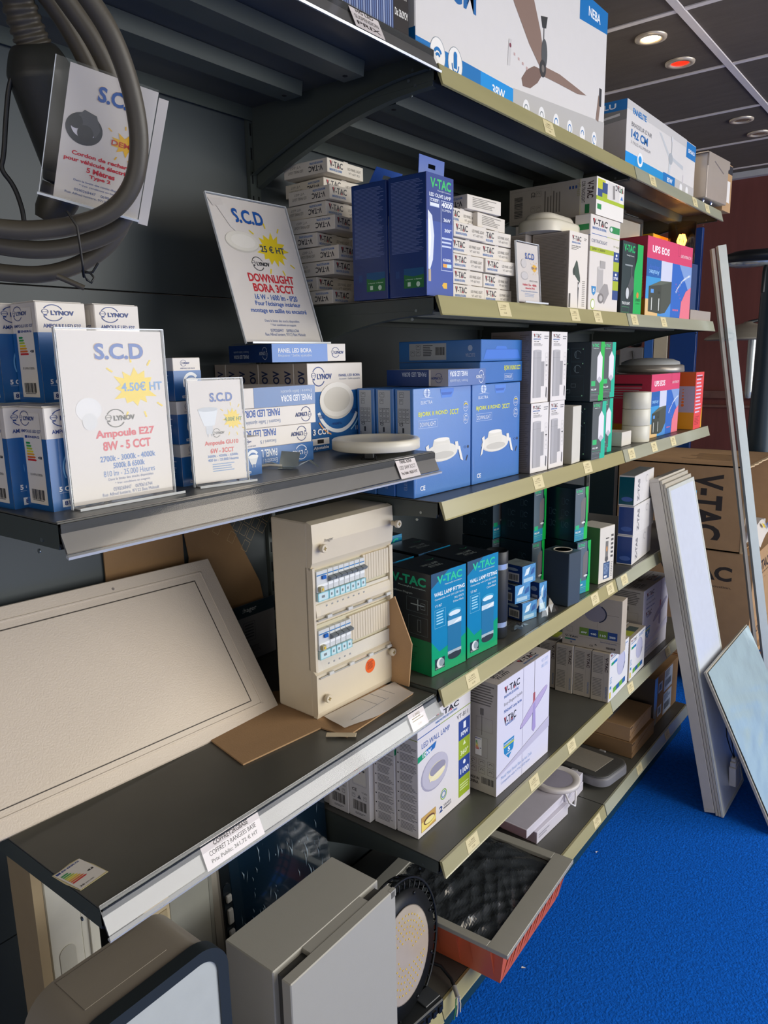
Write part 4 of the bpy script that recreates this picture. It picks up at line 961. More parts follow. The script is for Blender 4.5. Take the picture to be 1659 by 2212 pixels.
# battery backup cartons (pink/blue)
RED = M('#b9344a', r=.4, name='crimson_carton_side')
def ups(w, d, h):
    g = body(w, d, h, RED); F = g.front(w, h); L = g.left(d, h)
    F.rect(0, .73, 1, 1, '#d8446e'); F.text('UPS EOS', .10, .81, .46, .90, '#f6e8ec', 2); F.text('LINE INTERACTIV', .72, .83, .97, .87, '#f6e8ec'); F.rect(.0, .0, .30, .73, '#3a98d2'); F.rect(.0, .50, .30, .73, '#1f62aa'); F.rect(.30, .40, .54, .73, '#cfd3e6'); F.rect(.30, 0, .54, .40, '#4a8fd6'); F.rect(.54, 0, 1, .73, '#2a68c0'); F.poly([(.70, .73), (1, .73), (1, .3)], '#7f9fd4')
    F.rect(0, 0, .26, .22, '#e0bd86'); F.text('Aruitec', .05, .60, .26, .66, '#3a6ac0', 1); F.text('Aruitec', .05, .53, .26, .59, '#8fc0ec', 1, 180)
    F.poly([(.06, .06), (.32, .04), (.32, .42), (.06, .38)], '#3d443c'); F.poly([(.32, .04), (.42, .06), (.54, .20), (.54, .48), (.32, .42)], '#4a5148'); F.poly([(.06, .38), (.32, .42), (.54, .48), (.30, .47)], '#5d665a'); F.rect(.10, .30, .16, .35, '#5a9ae0'); F.rect(.12, .08, .135, .24, '#dfe2dc'); F.rect(.27, .08, .285, .24, '#dfe2dc'); F.rect(.25, .30, .30, .33, '#2f352e')
    F.ell(1.0-.001, .16, .001, .001, '#e8757a'); F.poly([(1, .45), (.88, .38), (.78, .22), (.76, 0), (1, 0)], '#e87a8a')
    for i in range(6): F.circ(.60+.022*i, .11+.0*i, w*.008, '#d86a8a'); F.circ(.64+.028*i, .46-.045*i, w*.007, '#a86ab0')
    n = 'Safety. Reliable. Uninterrupted'
    vs = 16
    for i, ch in enumerate('SafetyReliableUnint'):
        a = math.radians(150-i*3.3); F.text(ch, 1.12+.54*math.cos(a)-.012, .08+.62*math.sin(a)*.88-.01, 1.12+.54*math.cos(a)+.010, .08+.62*math.sin(a)*.88+.018, '#f2f6fa', 1, 0) if 1.12+.54*math.cos(a) < .98 else None
    F.frame(.66, .84, .70, .995, '#8a2a48', .0008)
    L.rect(0, 0, 1, .22, '#b0761c'); L.lines(.05, .60, .80, .80, 5, '#a8a0a0', fill=.3, rag=.1); L.rect(.1, .83, .8, .86, '#3a1c22')
    for i in range(7): L.circ(.9, .50-.04*i, .004+.0006*i, '#c8902c')
    g.box(.004, .004, h, w-.004, d-.004, h+.001, M('#5a3a3c', r=.6))
    return g
put('battery_carton', ups(.420, .14, .243), 'pink and blue battery carton on the upper shelf, far bay', 'carton', -.020, 1.205, Z2+.001, -2, 'pink and blue battery cartons')
put('battery_carton', ups(.310, .155, .217), 'pink and blue battery carton on the lower shelf, far bay', 'carton', -.036, 1.355, Z3+.001, 0, 'pink and blue battery cartons')
g = body(.26, .028, .036, M('#a59a90', r=.5)); put('flat_grey_carton', g, 'flat grey-beige box at the far end of upper shelf, behind tube', 'carton', -.010, 1.660, Z2+.001, 0)
# floodlight standing behind
t = thing('floodlight', 'black framed floodlight with pale glass behind green and pink boxes', 'lamp', (-.185, 1.33, Z2+.04), 88)
g = G(); BF = M('#26292b', r=.45)
for q in ((0, 0, .27, .018), (0, .30, .27, .318), (0, 0, .016, .318), (.254, 0, .27, .318)): g.box(q[0], 0, q[1], q[2], .03, q[3], BF, .004)
g.box(.0, .022, .0, .27, .05, .318, BF, .006); g.build('housing', t)
g = G(); g.box(.014, .006, .016, .256, .008, .302, M('#b4ada3', r=.2, coat=.6)); g.build('glass', t)
g = G(); g.tube([(-.012, .03, .12), (-.012, .03, .33), (.282, .03, .33), (.282, .03, .12)], .005, BF, 8); g.box(.125, .015, .318, .145, .035, .334, BF); g.build('yoke', t)
g = G(); g.box(-.03, .0, -.04, .29, .06, -.002, BF, .002); g.build('foot', t)
# lit lamp under glass and yellow carton behind
g = body(.20, .10, .315, M('#d9a11c', r=.45)); put('yellow_carton', g, 'plain yellow carton behind the pink battery box beside the glowing lamp', 'carton', -.158, 1.655, Z2+.001, 0)
g = body(.10, .10, .208, M('#1b3a6b', r=.5)); put('lamp_plinth_box', g, 'dark blue box behind the pink battery box carrying the lit lamp', 'carton', -.045, 1.735, Z2+.001, 0)
t = thing('glass_lamp', 'glowing warm globe bulb inside a smoky glass cylinder, far upper shelf', 'lamp', (-.095, 1.785, Z2+.2105), 0)
SMK = clear_mat('smoky_glass', (.66, .60, .50), .12, 1.5, .10)
g = G(); g.lathe([(.049, 0), (.049, .148), (.047, .148), (.047, 0)], SMK, 40); g.build('glass_cylinder', t)
g = G(); g.lathe([(.046, 0), (.046, .012), (.02, .016), (.02, .035), (.016, .038)], M('#3a3026', r=.3, metal=.8), 32); g.build('lamp_base', t)
AMB = clear_mat('amber_bulb_glass', (1.0, .78, .42), .02, 1.5, .02)
g = G(); g.lathe([(.012, .036), (.018, .05), (.036, .068), (.042, .090), (.036, .112), (.018, .128), (.0005, .132)], AMB, 28); g.build('bulb_glass', t)
g = G()
for a in range(0, 360, 60): c_, s_ = math.cos(math.radians(a)), math.sin(math.radians(a)); g.tube([(.006*c_, .006*s_, .056), (.016*c_, .016*s_, .086), (.008*c_, .008*s_, .108)], .0030, M('#ffcf88', r=.4, var=0, emit=16, name='glowing_filament'), 6)
g.build('filament', t)
dl = bpy.data.lights.new('lamp_glow', 'POINT'); dl.energy = 0.9; dl.color = (1, .62, .25); dl.shadow_soft_size = .03
lo = bpy.data.objects.new('lamp_glow', dl); C.objects.link(lo); lo.parent = t; lo.location = (0, 0, .09)
# ---- shelf Z3: blue downlight boxes
def electra(w=.2060, d=.0485, h=.2265):
    g = body(w, d, h, ELB); F = g.front(w, h); L = g.left(d, h)
    F.ell(.22, .955, .055, .040, '#d5e0f2')
    for k in range(3): F.rect(.165, .935+.014*k, .275, .939+.014*k, '#3a76c0')
    F.rect(.213, .916, .217, .994, '#3069c4'); F.rect(.227, .916, .231, .994, '#3069c4'); F.poly([(.10, .905), (.22, .918), (.34, .905), (.22, .912)], '#d5e0f2')
    F.text('ELECTRA', .12, .855, .31, .885, '#e6edf8', 0); F.text('BJORK II ROND', .08, .735, .57, .785, '#dfe23c', 1); F.text('3CCT', .61, .735, .77, .785, '#dfe23c', 1)
    F.frame(.08, .635, .39, .71, '#c9d8f0', .0006); F.text('DOWNLIGHT', .10, .65, .365, .69, '#e6edf8', 0)
    for v in (.80, .68): F.arc(.90, v, .050, .050, 0, 360, .08, '#dbe6f6', 28); F.text('TRI CCT', .865, v-.022, .935, v-.006, '#e6edf8', 1)
    F.arc(.90, .80, .035, .035, 20, 160, .35, '#e8cf3c'); F.arc(.90, .69, .025, .025, 20, 250, .35, '#dbe6f6')
    F.poly([(.33, .51), (.60, .51), (.64, .40), (.29, .40)], '#dfdcd0'); F.ell(.465, .51, .135, .018, '#efece2'); F.ell(.465, .385, .28, .085, '#d3d0c6'); F.ell(.475, .39, .27, .085, '#e4e1d6'); F.ell(.48, .36, .20, .035, '#c9c6bc'); F.rect(.33, .40, .60, .46, '#e0ddd2')
    F.poly([(.19, .46), (.24, .48), (.25, .42), (.22, .38)], '#e8e6de'); F.poly([(.16, .28), (.20, .30), (.24, .42), (.21, .42)], '#eceae4'); F.poly([(.70, .47), (.75, .47), (.78, .38), (.71, .40)], '#e8e6de'); F.poly([(.75, .42), (.79, .42), (.85, .27), (.80, .29)], '#eceae4')
    F.text('CE', .10, .06, .18, .105, '#eef2fa', 1); F.circ(.945, .40, .0035, '#20263a'); F.arc(.89, .40, .025, .012, 0, 360, .3, '#27407e', 10); F.poly([(.90, .27), (.93, .32), (.945, .31), (.915, .26)], '#20263a')
    F.rect(.035, .04, .038, .30, '#8fb0e4'); F.poly([(.47, .90), (.64, .90), (.68, .95), (.68, .985), (.45, .985), (.45, .95)], '#4a82da'); F.poly([(.48, .925), (.63, .925), (.655, .95), (.46, .95)], '#2c60b8')
    L.rect(.14, .40, .84, .985, '#aeb4bd'); L.icon(.25, .92, .50, .965); L.icon(.25, .86, .45, .905); 
    for i in range(3):
        for j in range(3): L.icon(.2+.2*j, .69+.045*i, .38+.2*j, .73+.045*i, '#2f3440', i+j)
    L.text('CE', .24, .66, .44, .69, '#2f3440', 1, 90); L.rect(.40, .60, .50, .645, '#2f3440'); L.text('BJORK II ROND 3CCT', .16, .43, .26, .60, '#2f3440', 1, 90); L.lines(.34, .42, .80, .58, 7, '#5a606c', vert=True); L.text('ELECTRA', .45, .07, .62, .26, '#9db4dc', 0, 90)
    return g
eg = 'standing blue downlight boxes'
e0 = put('downlight_box', electra(), 'left of the two front blue downlight boxes, partly behind the grey shelf end', 'lamp box', -.062, .0015, Z3+.001, -3, eg)
copy_of(e0, (-.050, .2105, Z3+.001), 87, 'right of the two front blue downlight boxes, beside slim white boxes', eg)
copy_of(e0, (-.1130, .0015, Z3+.001), 87, 'second blue downlight box back, showing its grey label side', eg)
copy_of(e0, (-.1640, .0015, Z3+.001), 87, 'third blue downlight box back, only a strip of edge showing', eg)
copy_of(e0, (-.1010, .2080, Z3+.001), 87, 'blue downlight box hidden behind the right front one', eg)
copy_of(e0, (-.1520, .2060, Z3+.001), 87, 'rearmost blue downlight box behind the right front one', eg)
solo('panel_light_box', bora_flat(.140, .168, .0345, 'flatb'), 'flat panel light box lying on top of the left blue downlight box', 'lamp box', (-.034, .088, Z3+.2290), 87, 'flat panel light boxes')
o = bpy.data.objects[-1] if False else None
def elec_flat(style):
    w, d, h = .2000, .2265, .0485
    g = body(w, d, h, ELB); F = g.front(w, h); L = g.left(w, h)
    if style: F.text('BJORK II ROND 3CCT', .55, .52, .95, .80, '#dfe23c', 1); F.frame(.55, .12, .76, .40, '#c9d8f0', .0006); F.text('DOWNLIGHT', .57, .18, .74, .34, '#e6edf8')
    else:
        F.poly([(.05, .10), (.95, .10), (.88, .55), (.62, .55), (.58, .70), (.36, .70), (.32, .55), (.12, .55)], '#3f7ad6'); F.rect(.1, .54, .9, .56, '#2456ac')
        L.rect(.02, .10, .54, .88, '#a7aeb8'); L.barcode(.39, .32, .52, .70); L.lines(.22, .25, .36, .80, 7, '#3c414c'); L.icon(.04, .3, .1, .55); L.icon(.12, .3, .18, .55); L.icon(.12, .6, .18, .82); L.flip = True; L.text('ELECTRA', .08, .62, .20, .78, '#b9cbe8'); L.ell(.14, .38, .03, .14, '#a9bfe2')
    return g
put('downlight_box', elec_flat(1), 'blue downlight box lying flat with yellow lettering on its edge', 'lamp box', -.045, .236, Z3+.2290, 0, 'flat blue downlight boxes')
put('downlight_box', elec_flat(0), 'topmost lying blue downlight box with grey barcode label', 'lamp box', -.045, .240, Z3+.2785, 1, 'flat blue downlight boxes')
# slim white wall lamp boxes
def wl(w=.086, d=.115, h=.1725):
    g = body(w, d, h, M('#ded9d6', r=.42)); F = g.front(w, h); L = g.left(d, h)
    L.rect(0, 0, 1, 1, M('#7f7671', r=.55)); L.lines(.04, .05, .5, .95, 34, '#5d5550', fill=.3, rag=.2); L.lines(.72, .05, .96, .95, 34, '#5d5550', fill=.3, rag=.5)
    F.rect(0, 0, .985, 1, '#e4e0de'); F.vtac(.10, .88, .52, .965, '#3a3a40'); F.text('WALL LAMP', .12, .85, .40, .865, '#4a4a4a', 1); F.text('OUTDOOR SERIES', .12, .82, .50, .835, '#55555a'); F.lines(.12, .79, .62, .815, 2, '#88888c', rag=.1); F.lines(.70, .88, .95, .94, 2, '#88888c', rag=.2)
    F.rect(.10, .07, .56, .73, '#a6a5a8'); F.ell(.33, .73, .23, .015, '#b5b4b7'); F.rect(.14, .07, .30, .73, '#b0afb2'); F.rect(.56, .23, .74, .58, '#9b9a9d'); F.rect(.10, .63, .56, .633, '#8f8e92')
    for i in range(6): F.frame(.80, .32+.065*i, .93, .375+.065*i, '#9a9a9e', .0005)
    F.rect(.82, .52, .92, .535, '#4a4a4e'); F.poly([(.84, .08), (.90, .05), (.92, .20), (.86, .22)], '#55555a')
    return g
wg = 'slim white wall lamp boxes, two rows of two'
w0 = put('wall_lamp_box', wl(), 'slim white wall lamp box, bottom left of the four, shiny picture', 'lamp box', -.018, .434, Z3+.001, -4, wg)
copy_of(w0, (-.014, .528, Z3+.001), 89, 'slim white wall lamp box, bottom right of the four', wg)
copy_of(w0, (-.022, .438, Z3+.1745), 87, 'slim white wall lamp box, top left of the four', wg)
copy_of(w0, (-.014, .530, Z3+.1745), 88, 'slim white wall lamp box, top right of the four', wg)
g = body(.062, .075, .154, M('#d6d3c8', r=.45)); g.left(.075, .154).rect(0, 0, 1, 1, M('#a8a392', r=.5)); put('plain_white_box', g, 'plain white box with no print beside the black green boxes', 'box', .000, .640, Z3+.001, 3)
def diamond_box(w=.078, d=.120, h=.160, acc=GRN1):
    g = body(w, d, h, M('#0c2531', r=.32, coat=.3)); F = g.front(w, h); L = g.left(d, h)
    F.rect(0, 0, .70, 1, '#4a5256'); F.poly([(.70, 0), (1, 0), (1, 1), (.72, 1), (.70, .8)], acc); F.rect(.62, 0, .71, .10, acc)
    F.vtacg(.05, .88, .55, .965, '#22c87a'); F.poly([(.46, .36), (.46, .74), (.66, .84), (.86, .74), (.86, .36), (.66, .30)], '#e3e1e6'); F.poly([(.46, .36), (.66, .42), (.86, .36), (.66, .30)], '#bdbac6')
    F.rect(.06, .26, .36, .345, '#22b86a'); F.text('WALL LAMP', .06, .185, .46, .215, '#f0f4f2', 1); F.rect(.04, .145, .70, .150, '#2aa870'); F.frame(.04, .03, .62, .10, '#9aa6a4', .0004); F.rect(.04, .115, .60, .118, '#9aa6a4')
    for i in range(2):
        for j in range(2): L.frame(.12+.38*j, .44+.24*i, .46+.38*j, .66+.24*i, '#35525e', .0006); L.arc(.29+.38*j, .55+.24*i, .09, .07, 20, 300, .12, '#7f949a', 7); L.rect(.24+.38*j, .50+.24*i, .25+.38*j, .60+.24*i, '#8fa4aa'); L.circ(.42+.38*j, .64+.24*i, .0018, '#9ad8a8')
    L.frame(.12, .08, .84, .42, '#35525e', .0006); L.poly([(.3, .14), (.45, .2), (.45, .21), (.3, .15)], '#8fa4aa'); L.frame(.38, .14, .5, .20, '#8fa4aa', .0005); L.frame(.52, .24, .64, .30, '#8fa4aa', .0005); L.circ(.80, .10, .0018, '#9ad8a8')
    return g
dg = 'black and green wall lamp boxes'
TQ1 = M('#12b898', r=.35, var=.03, name='sea_green_carton_print')
d1 = put('green_lamp_box', diamond_box(), 'black box with bright green edge and white crystal lamp, upper one of front pair', 'lamp box', .010, .724, Z3+.163, -4, dg)
d2 = put('green_lamp_box', diamond_box(acc=TQ1), 'black box with sea green edge and crystal lamp, lower one of front pair', 'lamp box', .014, .738, Z3+.001, -5, dg)
for i, l in enumerate(('bottom', 'middle', 'top')):
    copy_of(d2, (-.020-.003*i, .880+.012*i, Z3+.001+.1625*i if i < 2 else Z3+.001), 86, 'sea green edged box in the second column, %s one' % l, dg) if i < 2 else None
copy_of(d2, (-.075, .985, Z3+.001), 88, 'sea green edged box set back right of the second column, lower one', dg)
copy_of(d1, (-.110, .90, Z3+.163+.0), 88, 'bright green edged box set back behind the upper row', dg) if False else None
g = body(.082, .075, .045, M('#d9d5cb', r=.4)); put('small_white_box', g, 'small white cube shaped box in front of the white cylinder', 'box', -.030, 1.085, Z3+.001, 0)
t = thing('cylinder_lamp', 'white three segment cylinder lamp standing on the shelf before pink box', 'lamp', (-.050, 1.262, Z3), 0)
CYW = M('#d6d3c2', r=.35, name='matt_white_lamp')
for i in range(3):
    g = G(); g.lathe([(.0445, .0008+.055*i), (.045, .0015+.055*i), (.045, .0535+.055*i), (.0445, .0545+.055*i), (.0001, .0545+.055*i)], CYW, 40); g.build('lamp_segment', t)
t = thing('disc_lamp', 'grey round wall disc leaning behind the white cylinder', 'lamp', (-.125, 1.180, Z3+.072), 0)
g = G(); g.lathe([(.0001, -.012), (.062, -.012), (.070, 0), (.069, .004), (.0001, .008)], M('#a9a697', r=.4), 40, (0, 0, 0), 'x'); g.lathe([(.006, .008), (.005, .014)], CYW, 16, (0, 0, 0), 'x'); g.build('disc_body', t)
w, d, h = .122, .155, .215
g = body(w, d, h, M('#d9742a', r=.4)); F = g.front(w, h); L = g.left(d, h)
F.rect(0, 0, 1, 1, '#e24a4c'); F.lines(.12, .25, .80, .95, 11, '#d9c6e0', fill=.4, rag=.25); F.lines(.14, .06, .7, .22, 6, '#a83038'); F.rect(.1, .9, .8, .93, '#8a1f28'); F.poly([(.86, 0), (1, 0), (1, .4), (.86, .2)], '#e2a02c')
L.rect(0, .76, 1, 1, '#cc5a1e'); L.rect(0, .30, 1, .76, '#a9a2b0'); L.rect(0, 0, 1, .30, '#d8951c'); L.ell(.9, .28, .5, .08, '#d8951c') if False else None; L.text('ited', .05, .66, .4, .70, '#ddd6e0'); L.rect(.12, .03, .60, .16, '#cfc6bc'); L.barcode(.16, .06, .40, .12)
for i in range(6): L.circ(.72, .70-.055*i, .002+.0007*i, '#d8702a')
put('orange_carton', g, 'orange and red printed carton at the far end of the middle shelf', 'carton', .000, 1.742, Z3+.001, 2)
t = thing('round_bulkhead_light', 'grey round bulkhead light lying on the pink and orange cartons', 'lamp', (-.140, 1.640, Z3+.2195), 0)
g = G(); g.lathe([(.0001, 0), (.118, 0), (.122, .004), (.120, .024), (.112, .028), (.0001, .028)], M('#8f8a83', r=.3, metal=.4), 48); g.build('base_ring', t)
g = G(); g.lathe([(.106, .028), (.104, .038), (.08, .048), (.04, .053), (.0001, .054)], M('#9c9fa0', r=.35), 48); g.build('diffuser', t)
# ---- shelf Z4: turquoise wall lamp boxes
def teal(w=.1225, d=.125, h=.2365):
    g = body(w, d, h, BLK, .0012); F = g.front(w, h); L = g.left(d, h); T = g.top(w, d, h)
    F.rect(0, 0, 1, 1, TEAL); F.poly([(0, .86), (.5, 1), (0, 1)], '#1a4a6c'); F.poly([(0, 0), (1, 0), (1, .30), (.85, .27), (.85, .30), (.22, .22), (0, .34)], EMER)
    F.text('V-TAC', .16, .885, .88, .965, '#14c49a', 2); F.text('Meaningful Innovation.', .38, .855, .88, .872, '#e6f2f6'); F.text('WALL LAMP FITTING', .08, .77, .96, .81, '#f2f8fa', 1); F.text('Compatible with G45 LED Bulbs', .10, .728, .94, .752, '#dcecf4', 0); F.text('SKU 93575', .66, .69, .93, .71, '#e6f2f6'); F.text('Colour:Black', .62, .655, .93, .675, '#e6f2f6'); F.text('VT-967', .10, .665, .30, .69, '#e6f2f6')
    F.frame(.09, .46, .40, .64, '#8fd0e8', .0006); F.lines(.14, .48, .35, .62, 5, '#9fd8ee', rag=.2)
    F.poly([(.46, .56), (.86, .56), (.86, .14), (.46, .14)], '#1272a0'); F.ell(.66, .56, .20, .035, '#2c9cc6'); F.ell(.66, .55, .17, .025, '#dfeef4'); F.rect(.46, .44, .86, .49, '#c9dde6'); F.poly([(.60, .44), (.86, .46), (.86, .49), (.72, .47)], '#eef6f8'); F.rect(.46, .49, .86, .53, '#1d7fae'); F.rect(.46, .14, .86, .18, '#a9bcc4'); F.ell(.66, .12, .19, .035, '#26323a'); F.rect(.47, .115, .85, .15, '#26323a')
    F.rect(.09, .045, .37, .155, '#10303c'); F.circ(.24, .105, .012, '#dfe6e8'); F.circ(.28, .105, .009, '#8fa0a8'); F.text('E27 Socket Included', .11, .052, .35, .066, '#e6f2f6')
    L.rect(0, 0, 1, .34, M('#0b7a4a', r=.35)); L.text('V-TAC', .06, .86, .88, .95, '#15a878', 2); L.text('Meaningful Innovation.', .22, .825, .88, .845, '#a9c4bc'); L.text('Installation Diagram', .0+.02, .76, .56, .785, '#a9b8b4'); L.frame(.42, .60, .92, .74, '#5f6f70', .0007); L.frame(.46, .38, .92, .56, '#5f6f70', .0007); L.rect(.68, .62, .70, .73, '#9aa8a8'); L.rect(.52, .67, .84, .68, '#9aa8a8'); L.frame(.76, .64, .86, .70, '#9aa8a8', .0006); L.frame(.68, .41, .76, .53, '#9aa8a8', .0006); L.lines(.1, .08, .7, .26, 8, '#0a5f3c', rag=.3)
    T.text('WALL LAMP', .30, .42, .75, .52, '#7f8a8c', 1, 0); T.text('FITTING', .36, .28, .70, .38, '#7f8a8c', 1, 0); T.arc(.80, .75, .12, .10, 200, 330, .15, '#2f8a66'); T.rect(0, .15, 1, .157, '#0c1216')
    return g
tg = 'turquoise and black wall lamp boxes'
t0 = put('turquoise_lamp_box', teal(), 'nearest turquoise wall lamp box beside the fuse box shelf', 'lamp box', -.052, .0465, Z4+.001, -6, tg)
copy_of(t0, (-.042, .1795, Z4+.001), 84.5, 'second turquoise wall lamp box, beside the black cylinder lamp', tg)
copy_of(t0, (-.186, .032, Z4+.001), 85, 'turquoise wall lamp box behind the nearest one, dark top showing', tg)
copy_of(t0, (-.174, .172, Z4+.001), 85, 'turquoise wall lamp box behind the second one, dark top showing', tg)
copy_of(t0, (-.318, .160, Z4+.014), 84, 'rearmost raised turquoise wall lamp box with green letters showing', tg)
copy_of(t0, (-.318, .022, Z4+.001), 86, 'rearmost left turquoise wall lamp box near the upright', tg)
g = G(); g.box(-.42, .17, Z4+.0005, -.32, .29, Z4+.0135, BOARD2); solo('cardboard_pad', g, 'flat brown pad hidden under the rear turquoise box', 'cardboard')
# black cylinder lamp
t = thing('wall_lamp', 'black cylinder wall lamp with two clear bands and a rear bracket', 'lamp', (-.062, .352, Z4+.001), 0)
MB = M('#23272a', r=.42, var=.04, name='matt_black_metal'); CB = M('#cfdadd', r=.08, metal=.5, name='clear_band', var=.3, scale=60)
g = G(); g.lathe([(.0001, 0), (.026, 0), (.028, .003), (.028, .030)], MB, 40); g.lathe([(.028, .043), (.0285, .045), (.0285, .178), (.028, .180)], MB, 40); g.lathe([(.028, .194), (.028, .224), (.0265, .226), (.026, .222), (.0001, .220)], MB, 40); g.build('lamp_body', t)
g = G(); g.lathe([(.0275, .030), (.0275, .043)], CB, 40); g.lathe([(.0275, .180), (.0275, .194)], CB, 40); g.build('clear_band', t)
g = G(); g.box(-.070, -.022, .05, -.062, .022, .19, MB, .002); g.box(-.062, -.008, .085, -.026, .008, .15, MB); g.box(-.075, -.0225, .19, -.015, .0225, .2235, MB, .004) if False else None; g.build('wall_bracket', t)
# shiny small bulb boxes and bag
SHB = M('#5f9cc8', r=.10, var=.5, scale=45, coat=1.0, name='film_highlight_blue', bump=.5, bscale=120)  # lightened, blotchy blue: the film's highlights are put into the colour
def shrink(w, d, h):
    g = body(w, d, h, M('#1b3c78', r=.25, coat=.6)); F = g.front(w, h); L = g.left(d, h); F.rect(0, 0, 1, 1, SHB); F.rect(.1, .1, .8, .30, '#a9cbdc'); F.poly([(.15, .45), (.45, .5), (.6, .9), (.3, .8)], '#dcecf2'); F.poly([(.6, .4), (.9, .5), (.92, .8), (.7, .7)], '#2a5c9c'); L.rect(.30, .12, .85, .58, '#c9c9c4'); L.barcode(.36, .18, .80, .5); L.ell(.5, .78, .3, .08, '#8fa4b4'); g.top(w, d, h).rect(.02, .02, .98, .98, M('#8f9c9c', r=.12, coat=.8, var=.35, scale=40, bump=.3, bscale=70))
    return g
bg_ = 'small film wrapped bulb boxes'
k0 = put('wrapped_bulb_box', shrink(.060, .066, .050), 'film wrapped blue bulb box at the bottom of the small stack', 'light bulb box', -.055, .480, Z4+.001, -12, bg_)
copy_of(k0, (-.068, .462, Z4+.0525), 76, 'film wrapped blue bulb box in the middle of the small stack', bg_)
copy_of(k0, (-.055, .476, Z4+.104), 82, 'film wrapped blue bulb box on top of the small stack', bg_)
k1 = put('wrapped_bulb_box', shrink(.034, .036, .085), 'upright film wrapped bulb box right of the small stack', 'light bulb box', -.052, .572, Z4+.001, -10, bg_)
g = G(); R = random.Random(3); vs = []
for i in range(8):
    for j in range(8):
        u, v = i/7, j/7; vs.append((-.020-.06*u+R.uniform(-.006, .006), .53+.105*v, Z4+.004+.062*math.sin(u*PI*.8)*(.45+.55*math.sin(v*PI))+R.uniform(-.004, .004)))
g.add(vs, [(i*8+j, i*8+j+1, (i+1)*8+j+1, (i+1)*8+j) for i in range(7) for j in range(7)], FILM)
solo('plastic_bag', g, 'crumpled clear plastic bag beside the small blue bulb boxes', 'bag')
g = G(); vs = []
for i in range(6):
    for j in range(6): vs.append((-.025-.05*i/5, .385+.075*j/5, Z4+.003+R.uniform(0, .010)))
g.add(vs, [(i*6+j, i*6+j+1, (i+1)*6+j+1, (i+1)*6+j) for i in range(5) for j in range(5)], FILM)
solo('plastic_bag', g, 'small flat clear bag with screws on shelf edge near black lamp', 'bag')
# black cube lamp
t = thing('wall_lamp', 'square black up-down wall lamp with white ring on top', 'lamp', (-.006, .660, Z4+.001), 90-8)
g = G(); MBL = M('#3d4a54', r=.4, name='black_blue_metal'); g.box(0, 0, 0, .062, .084, .155, MBL, .0015); g.build('lamp_body', t)
g = G(); g.lathe([(.023, .1552), (.027, .1552), (.027, .1564), (.023, .1564), (.023, .1552)], M('#cfcabb', r=.4), 36, (.031, .042, 0)); g.build('light_ring', t)
# black green boxes of shelf 4
def gbox(w=.066, d=.115, h=.158): return diamond_box(w, d, h)
def dark_box(w=.066, d=.115, h=.158):
    g = body(w, d, h, M('#0c2531', r=.32, coat=.3)); F = g.front(w, h); L = g.left(d, h)
    F.rect(0, 0, .72, 1, M('#5a6a74', r=.35)); F.poly([(.72, 0), (1, 0), (1, 1), (.78, 1), (.78, .88), (.86, .80), (.86, .34), (.72, .22)], GRN1); F.rect(0, 0, .72, .24, '#1c8aa6'); F.vtacg(.06, .88, .56, .965, '#22c87a'); F.poly([(.44, .30), (.44, .72), (.62, .80), (.80, .80), (.80, .40), (.66, .30)], '#6d6a6a'); F.ell(.66, .33, .14, .02, '#d8dcd8'); F.rect(.06, .22, .34, .30, '#1fb87a'); F.text('WALL LAMP', .06, .15, .46, .185, '#f0f4f2', 1); F.rect(.04, .11, .70, .115, '#8fd0b0'); F.frame(.04, .03, .62, .08, '#9aa6a4', .0004)
    for i in range(3):
        for j in range(2):
            if (i, j) != (2, 0): L.frame(.22+.38*j, .24+.22*i, .30+.38*j, .36+.22*i, '#55707c', .0005); L.arc(.38+.38*j, .30+.22*i, .06, .05, 20, 300, .15, '#55707c', 7)
    return g
hg = 'black and green wall lamp boxes, lower shelf'
h0 = put('green_lamp_box', dark_box(), 'black green box behind the square black lamp, lower one by the white green box', 'lamp box', -.033, .776, Z4+.001, -12, hg)
copy_of(h0, (-.045, .778, Z4+.161), 80, 'black green box on top, brightly lit front beside the white green box', hg)
for x, y, k, l in [(-.140, .700, 0, 'lower black green box of the dark column left of the brightly lit pair'), (-.138, .702, 1, 'upper black green box of the dark column left of the brightly lit pair'),
                   (-.262, .680, 0, 'lower black box set back, only its dark side showing'), (-.262, .682, 1, 'upper black box set back, only its dark side showing'),
                   (-.160, .860, 1, 'black green box hidden behind the brightly lit upper one')]:
    copy_of(h0, (x, y, Z4+.001+.160*k), 84, l, hg)
copy_of(h0, (-.160, .860, Z4+.001), 84, 'black green box at the bottom behind the brightly lit pair', hg)
w, d, h = .084, .085, .178
g = body(w, d, h, M('#dbd6ca', r=.4)); F = g.front(w, h); L = g.left(d, h); L.rect(0, 0, 1, 1, M('#5a9452', r=.4)); F.rect(.40, .42, .58, .74, '#77756f'); F.poly([(.38, .40), (.40, .46), (.58, .46), (.60, .40), (.49, .36)], '#55534f'); F.ell(.49, .60, .04, .05, '#e09a50'); F.rect(.30, .06, .72, .36, '#3d587c'); F.rect(.36, .08, .56, .12, '#e8e8e4'); F.lines(.34, .14, .68, .33, 8, '#8fa4c0'); F.rect(.40, .78, .62, .80, '#55524d')
for i in range(6): F.rect(.76, .80-.075*i, .92, .84-.075*i, '#55534f')
F.lines(.80, .06, .92, .34, 9, '#88857f')
put('green_white_box', g, 'white fronted lamp box with plain green side on lower shelf', 'lamp box', -.020, .912, Z4+.001, -10)
g = body(.08, .085, .185, M('#d2ccc0', r=.45)); put('white_box', g, 'plain whitish box standing behind the green sided lamp box', 'box', -.125, .945, Z4+.001, -4)
